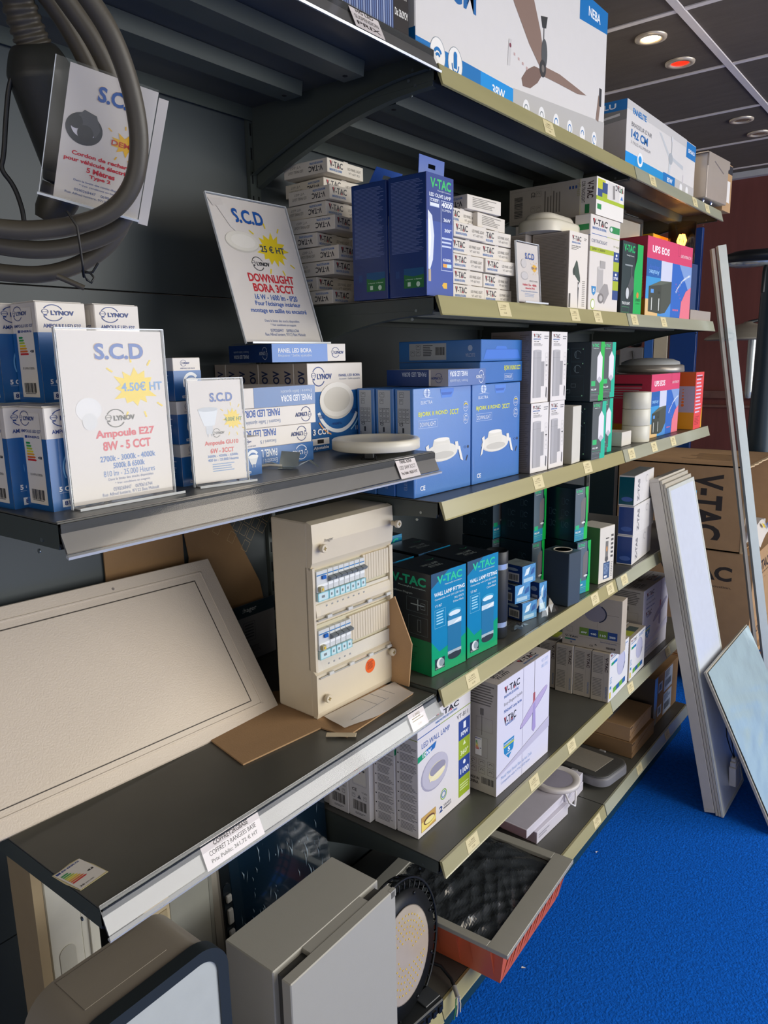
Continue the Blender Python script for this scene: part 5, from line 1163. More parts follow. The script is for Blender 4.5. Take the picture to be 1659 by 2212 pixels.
def ztas():
    w, d, h = .235, .052, .1005
    g = body(w, d, h, M('#e2dfdc', r=.35, coat=.3)); F = g.front(w, h); L = g.left(d, h)
    L.rect(.03, .04, .97, .96, M('#20448a', r=.25, coat=.5, var=.1)); L.ell(.55, .22, .36, .08, '#4a6ab0'); F.text('Z-TAS', .16, .1, .26, .85, '#77777c', 2, 90); F.arc(.62, .75, .06, .12, 30, 300, .1, '#77777c')
    g.top(w, d, h).rect(.02, .05, .98, .95, M('#9aa0a0', r=.3, coat=.4))
    return g
zg = 'stacked white boxes with blue ends'
z0 = put('blue_end_box', ztas(), 'white box with blue end panel, bottom of the stack of three', 'box', -.013, 1.180, Z4+.001, 4, zg)
copy_of(z0, (-.012, 1.179, Z4+.1025), 93, 'white box with blue end panel, middle of the stack of three', zg)
o = put('blue_end_box', ztas(), 'white box with teal green end panel, top of the stack of three', 'box', -.014, 1.178, Z4+.204, 4, zg)
o.data.materials[1] = M('#0c5562', r=.25, coat=.5, name='teal_end_panel')
g = body(.10, .30, .14, M('#0e3c46', r=.4)); put('teal_carton', g, 'dark teal box side behind the stack of three blue ended boxes', 'carton', -.080, 1.15-.0, Z4+.001, 0) if False else None
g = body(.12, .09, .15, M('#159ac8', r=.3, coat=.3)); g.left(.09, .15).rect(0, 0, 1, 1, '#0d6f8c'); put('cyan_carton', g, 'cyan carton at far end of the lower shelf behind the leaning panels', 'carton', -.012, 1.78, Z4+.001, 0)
# ---- shelf Z5
W8 = M('#e6e2e2', r=.36, var=.02, coat=.3, name='white_lamp_carton')
def vt811(w=.2355, d=.0625, h=.298):
    g = body(w, d, h, W8, .001); F = g.front(w, h); L = g.left(d, h)
    F.rect(0, .855, .40, .862, '#2c5aa8'); F.rect(.40, .855, 1, .862, '#8fa83c'); F.vtac(.32, .885, .76, .965, '#26262a', subcol='#2f6fb4'); F.text('VT-811', .72, .785, .94, .825, '#4a4a50', 0); F.text('LED WALL LAMP', .07, .755, .58, .80, '#2c5aa8', 0)
    F.poly([(.0, .655), (.30, .69), (.33, .74), (.0, .705)], '#1d9a6a'); F.poly([(.14, .672), (.30, .69), (.33, .74), (.14, .721)], '#2c6fb8'); F.text('10W', .08, .675, .24, .715, '#f2f6f8', 2)
    F.ell(.30, .48, .25, .15, '#a9a6b8'); F.ell(.31, .485, .24, .143, '#c2bfcc'); F.ell(.34, .475, .155, .075, '#f2e8b8'); F.ell(.35, .495, .145, .05, '#9a97a8'); F.poly([(.2, .42), (.48, .44), (.46, .475), (.2, .45)], '#f4ecc4')
    for i, c in enumerate(('#2f4a96', '#9ab22c', '#2f4a96', '#9ab22c')): F.rect(.755, .58-.175*i+.0, 1.0 if i < 0 else .985, .755-.175*i, c)
    F.text('10W', .80, .61, .95, .65, '#f2f6fa', 2); F.rect(.85, .67, .90, .73, '#f2f6fa'); F.text('360°', .79, .435, .95, .48, '#e6f0c0', 1); F.poly([(.84, .52), (.90, .52), (.87, .56)], '#e6f0c0'); F.text('1100', .79, .26, .96, .31, '#f2f6fa', 2); F.circ(.87, .36, .006, '#f2f6fa'); F.lines(.78, .10, .96, .17, 3, '#d5e4a0', rag=.1)
    F.arc(.46, .215, .06, .047, 0, 360, .18, '#7ab03c', 28); F.arc(.46, .215, .04, .03, 0, 360, .25, '#3a7ab0', 20); F.text('2', .38, .07, .44, .125, '#2c4a8a', 2); F.text('YEARS', .455, .10, .60, .12, '#77777c', 1); F.text('WARRANTY', .455, .075, .61, .092, '#4a4a50', 1)
    F.rect(.05, .035, .31, .165, '#c9a35c'); F.poly([(.05, .035), (.31, .06), (.31, .10), (.05, .12)], '#f0dc7a'); F.ell(.19, .105, .10, .035, '#6b4a3c'); F.ell(.195, .10, .085, .024, '#f4e8a0'); F.frame(.05, .035, .31, .165, '#b08850', .0005)
    L.rect(.12, .84, 1, .845, '#8fa83c'); 
    for i in range(9): L.rect(.06, .775-.085*i, .12, .785-.085*i, '#26262a'); L.lines(.18, .72-.085*i, .95, .79-.085*i, 6, '#6a6a72', fill=.35, rag=.35, seed=i+2)
    L.lines(.4, .88, .95, .98, 7, '#7c7c84')
    return g
vg = 'white LED wall lamp boxes'
v0 = put('wall_lamp_box', vt811(), 'front white wall lamp box marked VT-811 with oval ring lamp', 'lamp box', -.086, .0373, Z5+.001, .5, vg)
copy_of(v0, (-.152, .0345, Z5+.001), 90.5, 'second white wall lamp box, showing only its fine print side', vg)
def small8(w=.16, d=.066, h=.215):
    g = body(w, d, h, W8, .001); L = g.left(d, h); L.barcode(.2, .10, .85, .22); L.lines(.3, .04, .8, .07, 2, '#6a6a72'); L.text('CE', .16, .33, .38, .37, '#4a4a50', 1); L.text('VT-853', .62, .33, .88, .35, '#4a4a50'); L.icon(.15, .25, .3, .30); L.poly([(.4, .25), (.6, .25), (.5, .30)], '#6a6a72'); L.icon(.7, .25, .85, .30); L.frame(.2, .42, .85, .88, '#6a6a72', .0005); energy(L, .22, .44, .83, .86, 5)
    return g
s8 = put('wall_lamp_box', small8(), 'smaller white lamp box with barcode side, nearer the front pair', 'lamp box', -.2185, .020, Z5+.001, 0, 'small white lamp boxes')
copy_of(s8, (-.2860, .018, Z5+.001), 90, 'smaller white lamp box with barcode side, farther from the front pair', 'small white lamp boxes')
copy_of(s8, (-.3535, .022, Z5+.001), 90, 'smaller white lamp box at the rear edge beside wrapped panel', 'small white lamp boxes')
def pend(w, d, h, lit=True):  # the unlit copy has duller print, shade put into its colours
    g = body(w, d, h, M('#cdc6c2', r=.42), .001); F = g.front(w, h); L = g.left(d, h); T = g.top(w, d, h)
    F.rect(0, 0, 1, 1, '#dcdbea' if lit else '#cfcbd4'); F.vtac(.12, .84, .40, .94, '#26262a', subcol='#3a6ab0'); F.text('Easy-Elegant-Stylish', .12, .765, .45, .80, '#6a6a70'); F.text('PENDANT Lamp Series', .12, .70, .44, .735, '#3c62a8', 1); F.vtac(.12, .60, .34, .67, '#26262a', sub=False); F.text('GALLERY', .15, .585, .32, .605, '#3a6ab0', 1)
    F.poly([(.12, .44), (.31, .44), (.30, .34), (.215, .27), (.13, .34)], '#2a86c0'); F.rect(.12, .39, .31, .405, '#c9d43c'); F.text('WARRANTY', .13, .41, .30, .425, '#f2f6f8', 1); F.text('5', .195, .335, .235, .375, '#f2f6f8', 2); F.text('YEARS', .16, .31, .27, .325, '#f2f6f8', 1)
    F.text('Metal Matt Finish Rim Series Disk', .08, .12, .66, .15, '#7f9fd0'); F.text('Compatible with V-TAC LED Bulbs', .08, .07, .62, .10, '#5f82c0')
    F.rect(.682, .70, .688, 1, '#5a4a52'); F.rect(.665, .62, .705, .70, '#a8565c'); F.ell(.685, .60, .03, .03, '#c9707a')
    pts = []
    for k in range(24):
        a = 2*PI*k/24; x, y = .29*math.cos(a), .040*math.sin(a); pts.append((.685+x*.93-y*.0, .565+x*.37+y*1.1))
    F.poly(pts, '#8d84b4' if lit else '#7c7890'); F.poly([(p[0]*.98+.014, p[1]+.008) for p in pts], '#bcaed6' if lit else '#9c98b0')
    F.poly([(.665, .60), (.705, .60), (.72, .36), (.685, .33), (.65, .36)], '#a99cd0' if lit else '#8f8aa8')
    F.text('VT-7777', .82, .935, .95, .965, '#8fb0dc'); F.text('SKU 3751', .82, .885, .95, .915, '#8fb0dc'); F.rect(.465, .0, .469, 1, '#b9b6c6'); F.poly([(.0, .18), (1, .36), (1, .26), (.0, .165)], '#c5c2d6')
    L.rect(0, 0, 1, 1, M('#a9a298', r=.5)); L.lines(.1, .78, .92, .97, 8, '#5f5b55', rag=.2); L.rect(.44, .70, .56, .76, '#6a655e'); L.rect(.49, .52, .51, .70, '#6a655e'); L.frame(.30, .56, .86, .68, '#6a655e', .0005); L.frame(.26, .32, .70, .50, '#6a655e', .0005); energy(L, .28, .33, .50, .49, 5)
    for i in range(3):
        for j in range(2): L.icon(.1+.30*i, .24-.07*j, .32+.30*i, .295-.07*j, '#4f4a45', i+j)
    L.barcode(.5, .08, .92, .14); L.text('MADE IN', .05, .10, .42, .125, '#2f2b28', 2); L.text('CHINA', .07, .06, .40, .09, '#2f2b28', 2)
    T.rect(0, .48, 1, .50, '#8c857d'); T.vtac(.55, .1, .85, .40, '#3a3a40'); T.text('VT-7777', .1, .15, .32, .28, '#55555a', 1); T.text('SKU 3751', .1, .32, .30, .44, '#55555a', 1); T.poly([(.40, .42), (.52, .42), (.50, .56), (.42, .56)], '#8c857d')
    return g
put('pendant_lamp_box', pend(.288, .088, .309), 'white pendant lamp box with violet disc lamp and warranty shield', 'lamp box', -.026, .298, Z5+.001, -1, 'pendant lamp cartons')
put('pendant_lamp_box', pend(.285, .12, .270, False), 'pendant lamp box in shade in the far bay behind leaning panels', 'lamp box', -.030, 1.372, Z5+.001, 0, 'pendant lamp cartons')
def globe(w=.188, d=.0585, h=.168):
    g = body(w, d, h, M('#bcb2a2', r=.45), .0008); F = g.front(w, h); L = g.left(d, h); T = g.top(w, d, h)
    F.rect(.02, 0, 1, 1, '#e2e2e4'); F.vtac(.06, .86, .44, .96, '#26262a'); F.rect(.10, .72, .26, .78, '#1d9a6a'); F.rect(.22, .72, .40, .78, '#2a7ab8'); F.ell(.62, .60, .21, .25, '#8f97c4'); F.ell(.60, .60, .20, .245, '#bdbfd8'); F.poly([(.72, .40), (.82, .52), (.83, .56), (.74, .46)], '#2f3a6a')
    for i, c in enumerate(('#6aa83c', '#2a62a0', '#6aa83c', '#2a62a0')): F.rect(.24+.16*i, .10+.045*i*.0, .40+.16*i, .21, c)
    F.rect(.06, .24, .14, .30, '#3a86c0'); F.poly([(.05, .05), (.13, .05), (.13, .18), (.05, .18)], '#d8c84a'); F.lines(.55, .86, .95, .94, 2, '#3a7ab8'); F.lines(.06, .34, .16, .48, 4, '#6a94c0')
    L.lines(.08, .56, .64, .93, 12, '#77746c', vert=False, fill=.4, rag=.05); L.lines(.08, .08, .60, .46, 12, '#77746c', fill=.4, rag=.05); L.rect(.70, .02, .705, .98, '#6a6660'); L.text('V-TAC', .76, .62, .93, .92, '#4a3a3a', 2, 270); L.text('INNOVATIVE', .82, .08, .92, .32, '#5a7aa4', 1, 270)
    T.rect(.2, .2, .5, .8, '#a8b040'); T.rect(.5, .2, .8, .8, '#4a5a5a')
    return g
gg2 = 'globe lamp boxes standing in a row'
q0 = put('globe_lamp_box', globe(), 'white fronted globe lamp box, front one below the lying 440 box', 'lamp box', .001, .981, Z5+.001, 2, gg2)
copy_of(q0, (-.0615, .982, Z5+.001), 92, 'globe lamp box second behind, printed side showing', gg2)
copy_of(q0, (-.1225, .975, Z5+.001), 92, 'globe lamp box third behind, printed side showing', gg2)
copy_of(q0, (-.188, .985, Z5+.001), 92, 'globe lamp box fourth, rear end of the row by the wall', gg2)
q1 = put('globe_lamp_box', globe(.168, .0585, .153), 'white globe lamp box standing right of the front one', 'lamp box', -.004, 1.180, Z5+.001, 2, gg2)
copy_of(q1, (-.067, 1.182, Z5+.001), 92, 'globe lamp box behind the right one, only its dark top showing', gg2)
# the box lying across on top, its big printed face to the viewer
w, d, h = .196, .05, .178
g = body(w, d, h, M('#b9ae9d', r=.45), .0008); F = g.front(w, h)
F.rect(0, .195, 1, .20, '#8f877a'); F.ell(.55, .70, .18, .17, '#8f8a92'); F.arc(.57, .69, .185, .175, -70, 60, .12, '#26304a'); F.rect(.74, .695, .95, .70, '#77706a'); F.rect(.60, .40, .603, .52, '#77706a')
for i, (c, s_) in enumerate((('#6f8f3c', '6W'), ('#2a4a86', '440'), ('#6f8f3c', '110'), ('#2a4a86', '20000'))): F.rect(.30+.16*i, .235, .46+.16*i, .38, c); F.text(s_, .33+.16*i, .27, .43+.16*i, .31, '#e6eee6', 2)
F.frame(.08, .26, .18, .36, '#77706a', .0005); F.text('V-TAC', .05, .155, .28, .185, '#26262a', 2); F.text('INNOVATIVE LED LIGHTING', .66, .155, .93, .175, '#4a5a7a', 1); F.rect(.05, .10, .14, .125, '#1d8a5a'); F.rect(.14, .10, .24, .125, '#2a5a96'); F.text('CE', .48, .045, .54, .075, '#3a3a40', 1); F.poly([(.56, .08), (.61, .08), (.585, .115)], '#5a564f'); F.barcode(.76, .05, .92, .09); F.text('2', .14, .045, .18, .075, '#2a3a6a', 2)
o = solo('globe_lamp_box', g, 'beige box marked 440 lying across the tops of the standing globe boxes', 'lamp box', (-.166, .985, Z5+.1705), 3, gg2)
# ---- bottom deck: white flat boxes, round lamp, floodlight, cartons
WB = M('#d6d3de', r=.35, var=.02, name='plain_white_flat_box')
g = body(.205, .13, .040, WB); F = g.front(.205, .04); F.lines(.05, .3, .4, .7, 2, '#9a98a4')
fb = 'plain white flat boxes on the deck'
f0 = put('flat_white_box', g, 'plain white flat box under the larger one beside the black tray', 'box', -.090, .675, Z0+.001, -3, fb)
g = body(.245, .14, .028, WB); g.top(.245, .14, .028).rect(.02, .02, .98, .98, M('#bdb9c4', r=.3)); put('flat_white_box', g, 'larger plain white flat box on top, nearest the tray', 'box', -.102, .628, Z0+.0425, -2, fb)
g = body(.16, .14, .031, WB); f1 = put('flat_white_box', g, 'plain white flat box at the bottom of the pile under the round lamp', 'box', -.092, .885, Z0+.001, 2, fb)
copy_of(f1, (-.093, .888, Z0+.0325), 93, 'plain white flat box directly under the round lamp', fb)
t = thing('round_panel_lamp', 'white round panel lamp with white lead on the flat boxes, bottom deck', 'lamp', (-.150, .930, Z0+.065), 0)
g = G(); g.lathe([(.0001, 0), (.068, 0), (.082, .008), (.083, .020), (.078, .023), (.060, .019), (.058, .018)], M('#dad5d2', r=.3), 48); g.build('lamp_ring', t)
g = G(); g.lathe([(.058, .018), (.0001, .019)], M('#a09cab', r=.25), 48); g.build('diffuser', t)
g = G(); g.tube([(.06, -.05, .004), (.085, -.075, -.006), (.098, -.06, -.018), (.080, -.012, -.020), (.07, .01, -.012)], .0035, M('#e2e0e2', r=.4), 8); g.build('lead', t)
t = thing('floodlight', 'grey LED floodlight lying face up on the bottom deck, tilted', 'lamp', (-.160, 1.170, Z0+.012), 0)
t.rotation_euler = (0, math.radians(-3), math.radians(-9))
HB = M('#4c4c4a', r=.45, name='floodlight_grey')
g = G(); oval(g, .300, .185, .0, .030, .045, M('#77777a', r=.45)); g.build('housing', t)
g = G(); oval(g, .292, .177, .030, .036, .042, HB); g.build('front_bezel', t)
g = G(); g.box(-.128, -.062, .036, .098, .062, .0375, M('#9c968a', r=.18, coat=.6, var=.10, scale=200), .001); g.build('glass', t)
for sx in (-1, 1):
    g = G(); g.box(.02, sx*.086, .004, .045, sx*.100, .036, M('#8c8c8a', r=.35), .002); g.build('clamp', t)
cg = 'brown mailing cartons on the bottom deck'
def mail(w, d, h, m):
    g = body(w, d, h, m, .0012); F = g.front(w, h); g.top(w, d, h).rect(.1, .5, .6, .95, '#8f8c90'); F.rect(.0, .86, .1, .93, '#4a3a2a')
    g.prism([(w*.0, h*.30), (w*.0, h*.38), (w*.9, h*1.0), (w, h*1.0), (w, h*.9)], 'y', -.0016, -.0004, m); return g
put('brown_carton', mail(.245, .20, .062, BOARD2), 'lower of the two flat brown cartons on the bottom deck', 'carton', -.034, 1.345, Z0+.001, 0, cg)
put('brown_carton', mail(.232, .18, .058, BOARD), 'upper flat brown carton with shipping label on the bottom deck', 'carton', -.046, 1.350, Z0+.0645, 0, cg)
def taped(h, s):
    g = body(.30, .20, h, BOARD2, .001); F = g.front(.30, h); L = g.left(.20, h); L.rect(0, 0, 1, 1, M('#4d443d', r=.6)); F.rect(.0, .0, .12, 1, M('#8d9696', r=.15, coat=.8, bump=.4, bscale=60)); F.rect(.40, .06, .75, .94, '#b7c4d4'); F.lines(.43, .60, .70, .88, 5, '#4a525e', rag=.4, seed=s); F.barcode(.44, .22, .70, .5, seed=s); F.rect(.16, .25, .32, .65, '#c2cad2'); F.barcode(.19, .32, .29, .58, seed=s+3)
    return g
put('taped_carton', taped(.106, 2), 'tape wrapped brown carton with labels, lower of two, deck end', 'carton', -.052, 1.632, Z0+.001, 0, 'tape wrapped cartons')
put('taped_carton', taped(.104, 5), 'tape wrapped brown carton with labels, upper of two, deck end', 'carton', -.050, 1.626, Z0+.108, 0, 'tape wrapped cartons')

# ---- black film covered tray in orange crate, bottom deck near end
t = thing('flush_box', 'orange plastic wall box with grey metal frame and black film, overhanging deck', 'junction box', (.117, .105, 0), 90+2.8)
OR = M('#cf6440', r=.42, name='orange_plastic'); AL = M('#a9a79c', r=.38, metal=.2, var=.08, scale=12, name='grey_metal_frame')
FWd, FD = .414, .410; zf = .250
g = G(); 
b0_, b1_, t0_, t1_ = .040, FWd-.040, .014, FWd-.014
zb_, zt_ = Z0+.002, zf-.012
def frust(g, x0, x1, y0, y1, z0, X0, X1, Y0, Y1, z1, m, th=.003):
    A = [(x0, y0, z0), (x1, y0, z0), (x1, y1, z0), (x0, y1, z0)]; B = [(X0, Y0, z1), (X1, Y0, z1), (X1, Y1, z1), (X0, Y1, z1)]
    g.add(A+B, [(0, 1, 5, 4), (1, 2, 6, 5), (2, 3, 7, 6), (3, 0, 4, 7), (3, 2, 1, 0)], m)
frust(g, .035, FWd-.035, .035, FD-.03, zb_, .020, FWd-.020, .018, FD-.018, zt_, OR)
# ribs with triangular profile
for i in range(8):
    xx = .045+i*.046
    g.prism([(xx, .0), (xx+.004, .0), (xx+.004, .0)], 'y', 0, 0, OR) if False else None
    g.add([(xx, .034, zb_+.005), (xx+.026, .034, zb_+.005), (xx+.030, .014, zt_), (xx+.024, .014, zt_), (xx, .0335, zb_+.006)], [(0, 1, 2, 3)], OR)
    g.prism([(.036, zb_), (.010, zt_), (.020, zt_)], 'x', xx+.030, xx+.034, OR)
for i in range(4):
    yy = .05+i*.095
    g.prism([(.036, zb_), (.008, zt_), (.020, zt_)], 'y', yy, yy+.055, OR)
g.build('crate', t)
g = G(); ri, le, fa, re = .054, .022, .030, .038
g.box(0, 0, zf-.012, FWd, ri, zf, AL, .001); g.box(0, FD-re, zf-.012, FWd, FD, zf, AL, .001); g.box(0, ri, zf-.012, le, FD-re, zf, AL, .001); g.box(FWd-fa, ri, zf-.012, FWd, FD-re, zf, AL, .001)
g.build('metal_frame', t)
BF2 = M('#34383b', r=.16, var=.12, coat=1.0, name='black_plastic_film', bump=.9, bscale=24)
g = G(); R = random.Random(8); n = 60
x0, x1, y0, y1 = le+.001, FWd-fa-.001, ri+.001, FD-re-.001
pk = [(R.random(), R.random(), R.uniform(0, PI), R.uniform(8, 30)) for _ in range(40)]
def hgt(u, v):
    s_ = 0
    for (a, b, th, f) in pk:
        du, dv = u-a, v-b; q = du*math.cos(th)+dv*math.sin(th); e = math.exp(-(du*du+dv*dv)*14)
        s_ += (1-abs(math.sin(q*f)))*e
    return s_
vs = [(x0+(x1-x0)*i/n, y0+(y1-y0)*j/n, zf-.014+.0045*hgt(i/n, j/n)) for i in range(n+1) for j in range(n+1)]
g.add(vs, [(i*(n+1)+j, (i+1)*(n+1)+j, (i+1)*(n+1)+j+1, i*(n+1)+j+1) for i in range(n) for j in range(n)], BF2, False)
g.build('black_film', t)
# ---- grey steel wall cabinet with door
CG = M('#b2b0a6', r=.38, var=.02, name='light_grey_enamel', bump=.06, bscale=700, coat=.2)
t = thing('wall_cabinet', 'light grey steel cabinet with separate door standing on the bottom deck', 'cabinet', (0, -.471, Z0+.001), 90)
w, h = .304, .418
g = G(); g.box(0, .046, 0, w, .176, h, CG, .002); g.box(.012, .030, .0, w-.012, .046, h-.012, M('#4a4a48', r=.6)); g.box(.075, .022, h-.012, w-.060, .046, h-.001, CG); g.build('cabinet_body', t)
g = G(); g.box(-.001, 0, .0, w+.001, .024, h, CG, .002); g.box(w-.014, .0, h-.016, w+.0015, .008, h+.0005, CG); g.build('door', t)
# ---- charging station at the lower left
t = thing('charging_station', 'rounded beige-grey wall unit with dark frame and white front, lower left', 'wall unit', (-.003, -.862, Z0+.001), 90)
BG = M('#9a9182', r=.36, var=.03, name='grey_beige_plastic', bump=.05, bscale=900, coat=.2); DF = M('#2c3234', r=.42, var=.05, name='dark_glossy_frame')
def rr(w, h, r, n=10, inset=0):
    pts = []
    for cx, cz, a in ((w-r, h-r, 0), (r, h-r, 90), (r, r, 180), (w-r, r, 270)):
        for k in range(n+1): q = math.radians(a+90*k/n); pts.append((cx+(r-inset)*math.cos(q), cz+(r-inset)*math.sin(q)))
    return pts
w, h = .262, .612
g = G(); g.prism(rr(w-.006, h-.003, .055), 'y', .022, .135, BG, True); g.mx = None
g.box(.05, .05, h-.0032, w-.075, .128, h-.0025, BG, .0003); g.build('unit_body', t)
g = G()
outer = rr(w, h, .055); inner = rr(w, h, .055, inset=.020); N = len(outer)
for ya, yb, A, B in ((0, 0, outer, inner), (0, .004, inner, inner), (0, .024, outer, outer)):
    vs = [(p[0], ya, p[1]) for p in A]+[(p[0], yb, p[1]) for p in B]
    g.add(vs, [(i, (i+1) % N, N+(i+1) % N, N+i) for i in range(N)], DF, True)
g.build('front_frame', t)
g = G(); g.prism(inner, 'y', .003, .010, M('#c4c9c4', r=.25, coat=.4)); g.build('front_panel', t)
# ---- beige frames standing behind
g = G(); PB = M('#a3906f', r=.6, name='beige_panel'); g.box(-.405, -.745, Z0+.001, -.325, -.728, .80, PB); g.box(-.405, -.728, Z0+.001, -.395, -.66, .80, PB)
solo('beige_cabinet_side', g, 'tall beige panel standing under shelf at far left behind wall unit', 'panel')
t = thing('plastic_moulding', 'white moulded plastic frame with oval recess behind the beige panel', 'frame', (-.335, -.722, Z0+.001), 90)
WF = M('#c9c6b8', r=.4)
g = G(); g.box(0, 0, 0, .060, .02, .66, WF, .002); g.box(.060, .004, 0, .095, .03, .66, WF, .002); g.box(.075, -.001, .40, .080, .005, .66, WF); g.build('frame_bar', t)
g = G(); g.prism([(p[0]+.014, p[1]+.38) for p in rr(.030, .10, .0149)], 'y', -.0015, .0005, M('#b3b0a2', r=.4)); g.build('oval_recess', t)
t = thing('grey_cabinet_side', 'grey steel side with beige terminal strip beside the wrapped panel', 'panel', (-.30, -.532, Z0+.001), 90)
g = G(); g.box(.03, 0, 0, .125, .012, .62, M('#8a8a80', r=.45), .001); g.box(.125, .0, 0, .133, .10, .62, M('#77776e', r=.45)); g.build('side_plate', t)
g = G(); g.box(-.03, -.004, 0, .028, .02, .62, M('#b7a888', r=.5), .002)
for i in range(8): g.box(-.022, -.006, .12+.06*i, .020, -.003, .155+.06*i, M('#a39474', r=.5))
g.build('terminal_strip', t)
# ---- film wrapped navy panel
t = thing('control_panel', 'dark navy panel under creased clear film with white switches, behind cabinet', 'control panel', (-.325, -.372, Z0+.001), 90)
NV = M('#15293a', r=.22, coat=.6, name='navy_gloss_panel')
t.rotation_euler = (math.radians(-3), 0, math.radians(90))
g = G(); g.box(.055, 0, 0, .368, .02, .68, NV, .002); g.build('panel_board', t)
g = G(); g.box(0, -.004, 0, .020, .03, .68, M('#8c877c', r=.45), .002); g.box(.020, -.002, 0, .026, .03, .68, M('#6a665e', r=.45)); g.build('side_rail', t)
g = G(); g.box(.027, -.003, 0, .054, .02, .68, M('#10161b', r=.3, coat=.4), .002); g.prism([(p[0]+.030, p[1]+.225) for p in rr(.022, .15, .0109)], 'y', -.0045, -.0025, M('#1c242b', r=.25)); g.build('control_strip', t)
WS = M('#c9cbc8', r=.3)
for z_, hh in ((.245, .020), (.280, .036), (.332, .018)):
    g = G(); g.box(.034, -.012, z_, .048, -.004, z_+hh, WS, .003, 2); g.build('switch', t)
g = G(); R = random.Random(5); WC = M('#aebecb', r=.3, var=0, name='film_crease')
for i in range(120):
    u, v = R.uniform(.075, .360), R.uniform(.22, .66); L_ = R.uniform(.006, .035)*(1.6 if u > .28 else 1); dx_ = R.uniform(-.25, .25)*L_; wv = R.uniform(.0003, .0009)
    g.add([(u-wv, -.0012, v), (u+wv, -.0020, v+L_*.5), (u+dx_, -.0012, v+L_), (u+dx_*.4-wv*.5, -.0020, v+L_*.5)], [(0, 1, 2, 3)], WC)
tag(g.build('film_crease', t), kind='stuff')
g = G(); g.box(.056, -.0022, 0, .369, -.0019, .68, FILM); g.build('clear_film', t)
# ---- UFO high-bay lamp
t = thing('high_bay_lamp', 'round black high-bay lamp with ring of yellow LEDs and finned guard', 'lamp', (-.055, -.075, Z0+.168), 0)
t.rotation_euler = (0, math.radians(-8), math.radians(6))
HBK = M('#16191b', r=.4, name='black_cast_housing')
g = G(); g.lathe([(.0001, -.06), (.07, -.06), (.12, -.015), (.138, -.004), (.138, .006), (.098, .008)], HBK, 56, (0, 0, 0), 'x'); g.build('housing', t)
g = G(); g.lathe([(.0001, .006), (.098, .006), (.102, .010), (.104, .010)], M('#b7ab9c', r=.2, coat=.7), 56, (0, 0, 0), 'x'); g.build('led_lens', t)
g = G()
for ri_, nn in ((.032, 14), (.045, 20), (.058, 26), (.071, 32), (.084, 38)):
    for k in range(nn):
        if (k % (nn//2)) > nn//2-3: continue
        a = 2*PI*k/nn; c_ = (.0105, ri_*math.cos(a), ri_*math.sin(a)); g.box(c_[0]-.001, c_[1]-.0016, c_[2]-.0016, c_[0]+.0006, c_[1]+.0016, c_[2]+.0016, M('#e6c44a', r=.3, var=0))
o = g.build('led_ring', t); tag(o, kind='stuff')
g = G(); pts = [(.0, .160*math.cos(2*PI*k/56), .160*math.sin(2*PI*k/56)) for k in range(56)]; g.tube(pts, .0035, HBK, 8, True)
pts = [(-.03, .155*math.cos(2*PI*k/56), .155*math.sin(2*PI*k/56)) for k in range(56)]; g.tube(pts, .003, HBK, 8, True)
for k in range(40):
    a = 2*PI*k/40; c_, s_ = math.cos(a), math.sin(a); g.tube([(.0, .137*c_, .137*s_), (.001, .148*c_, .148*s_), (.0, .160*c_, .160*s_), (-.03, .155*c_, .155*s_)], .0022, HBK, 5)
g.build('guard_ring', t)
for k in range(8):
    a = 2*PI*k/8+.2; g = G(); g.lathe([(.004, .0075), (.004, .010), (.0001, .0105)], M('#3a3d3f', r=.3, metal=.7), 10, (0, .128*math.cos(a), .128*math.sin(a)), 'x'); g.build('screw', t)
# cable and loose wires on the deck
t = thing('mains_lead', 'black lead with grey sleeve and bare wires hanging over the deck edge', 'cable', (0, 0, 0), 0)
g = G(); g.tube([(-.12, .02, Z0+.030), (-.09, .06, Z0+.034), (-.05, .075, Z0+.026), (-.015, .068, Z0+.014), (.004, .055, Z0+.008)], .0042, HBK, 8); g.build('lead', t)
g = G(); g.tube([(.000, .058, Z0+.009), (.022, .040, Z0+.004)], .0055, M('#8a8a88', r=.4), 10); g.build('sleeve', t)
for dx_, m_ in ((0, M('#d9d2c4', r=.4)), (.004, M('#2a4a9a', r=.4)), (-.006, M('#2c7a4a', r=.4)), (.008, M('#cfc8bb', r=.4))):
    g = G(); g.tube([(.020, .041+dx_, Z0+.004), (.028, .030+dx_*1.6, Z0-.012), (.030, .022+dx_*2, Z0-.030)], .0014, m_, 6); g.build('bare_wire', t)
t = thing('track_adapter', 'black plastic adapter strip lying on the deck beside the grey cabinet', 'adapter', (-.022, -.030, Z0+.001), 82)
g = G(); g.box(-.10, -.03, 0, .03, .03, .030, M('#1f2224', r=.4), .003)
for i in range(6): g.box(-.09+.02*i, -.034, .004, -.08+.02*i, -.029, .02, HBK)
g.build('adapter_body', t)
g = G(); g.box(-.02, -.02, .030, .028, .02, .034, M('#3a3d40', r=.2, coat=.6), .001); g.build('cover', t)
# ================================================================== RIGHT SIDE: leaning panels, cartons, far end
def lean(obj_t, foot, top, U=Vector((0, 1, 0))):
    """stands a plate on its foot point and tips it to the top point"""
    V = (Vector(top)-Vector(foot)).normalized(); Y = V.cross(U).normalized(); m = Matrix((U, Y, V)).transposed().to_4x4(); m.translation = Vector(foot); obj_t.matrix_world = m
PF = M('#c6c0b4', r=.4, name='panel_frame_cream'); PFE = M('#b8b2a4', r=.4); DIF = M('#d3dbe8', r=.28, name='opal_panel', coat=.3)
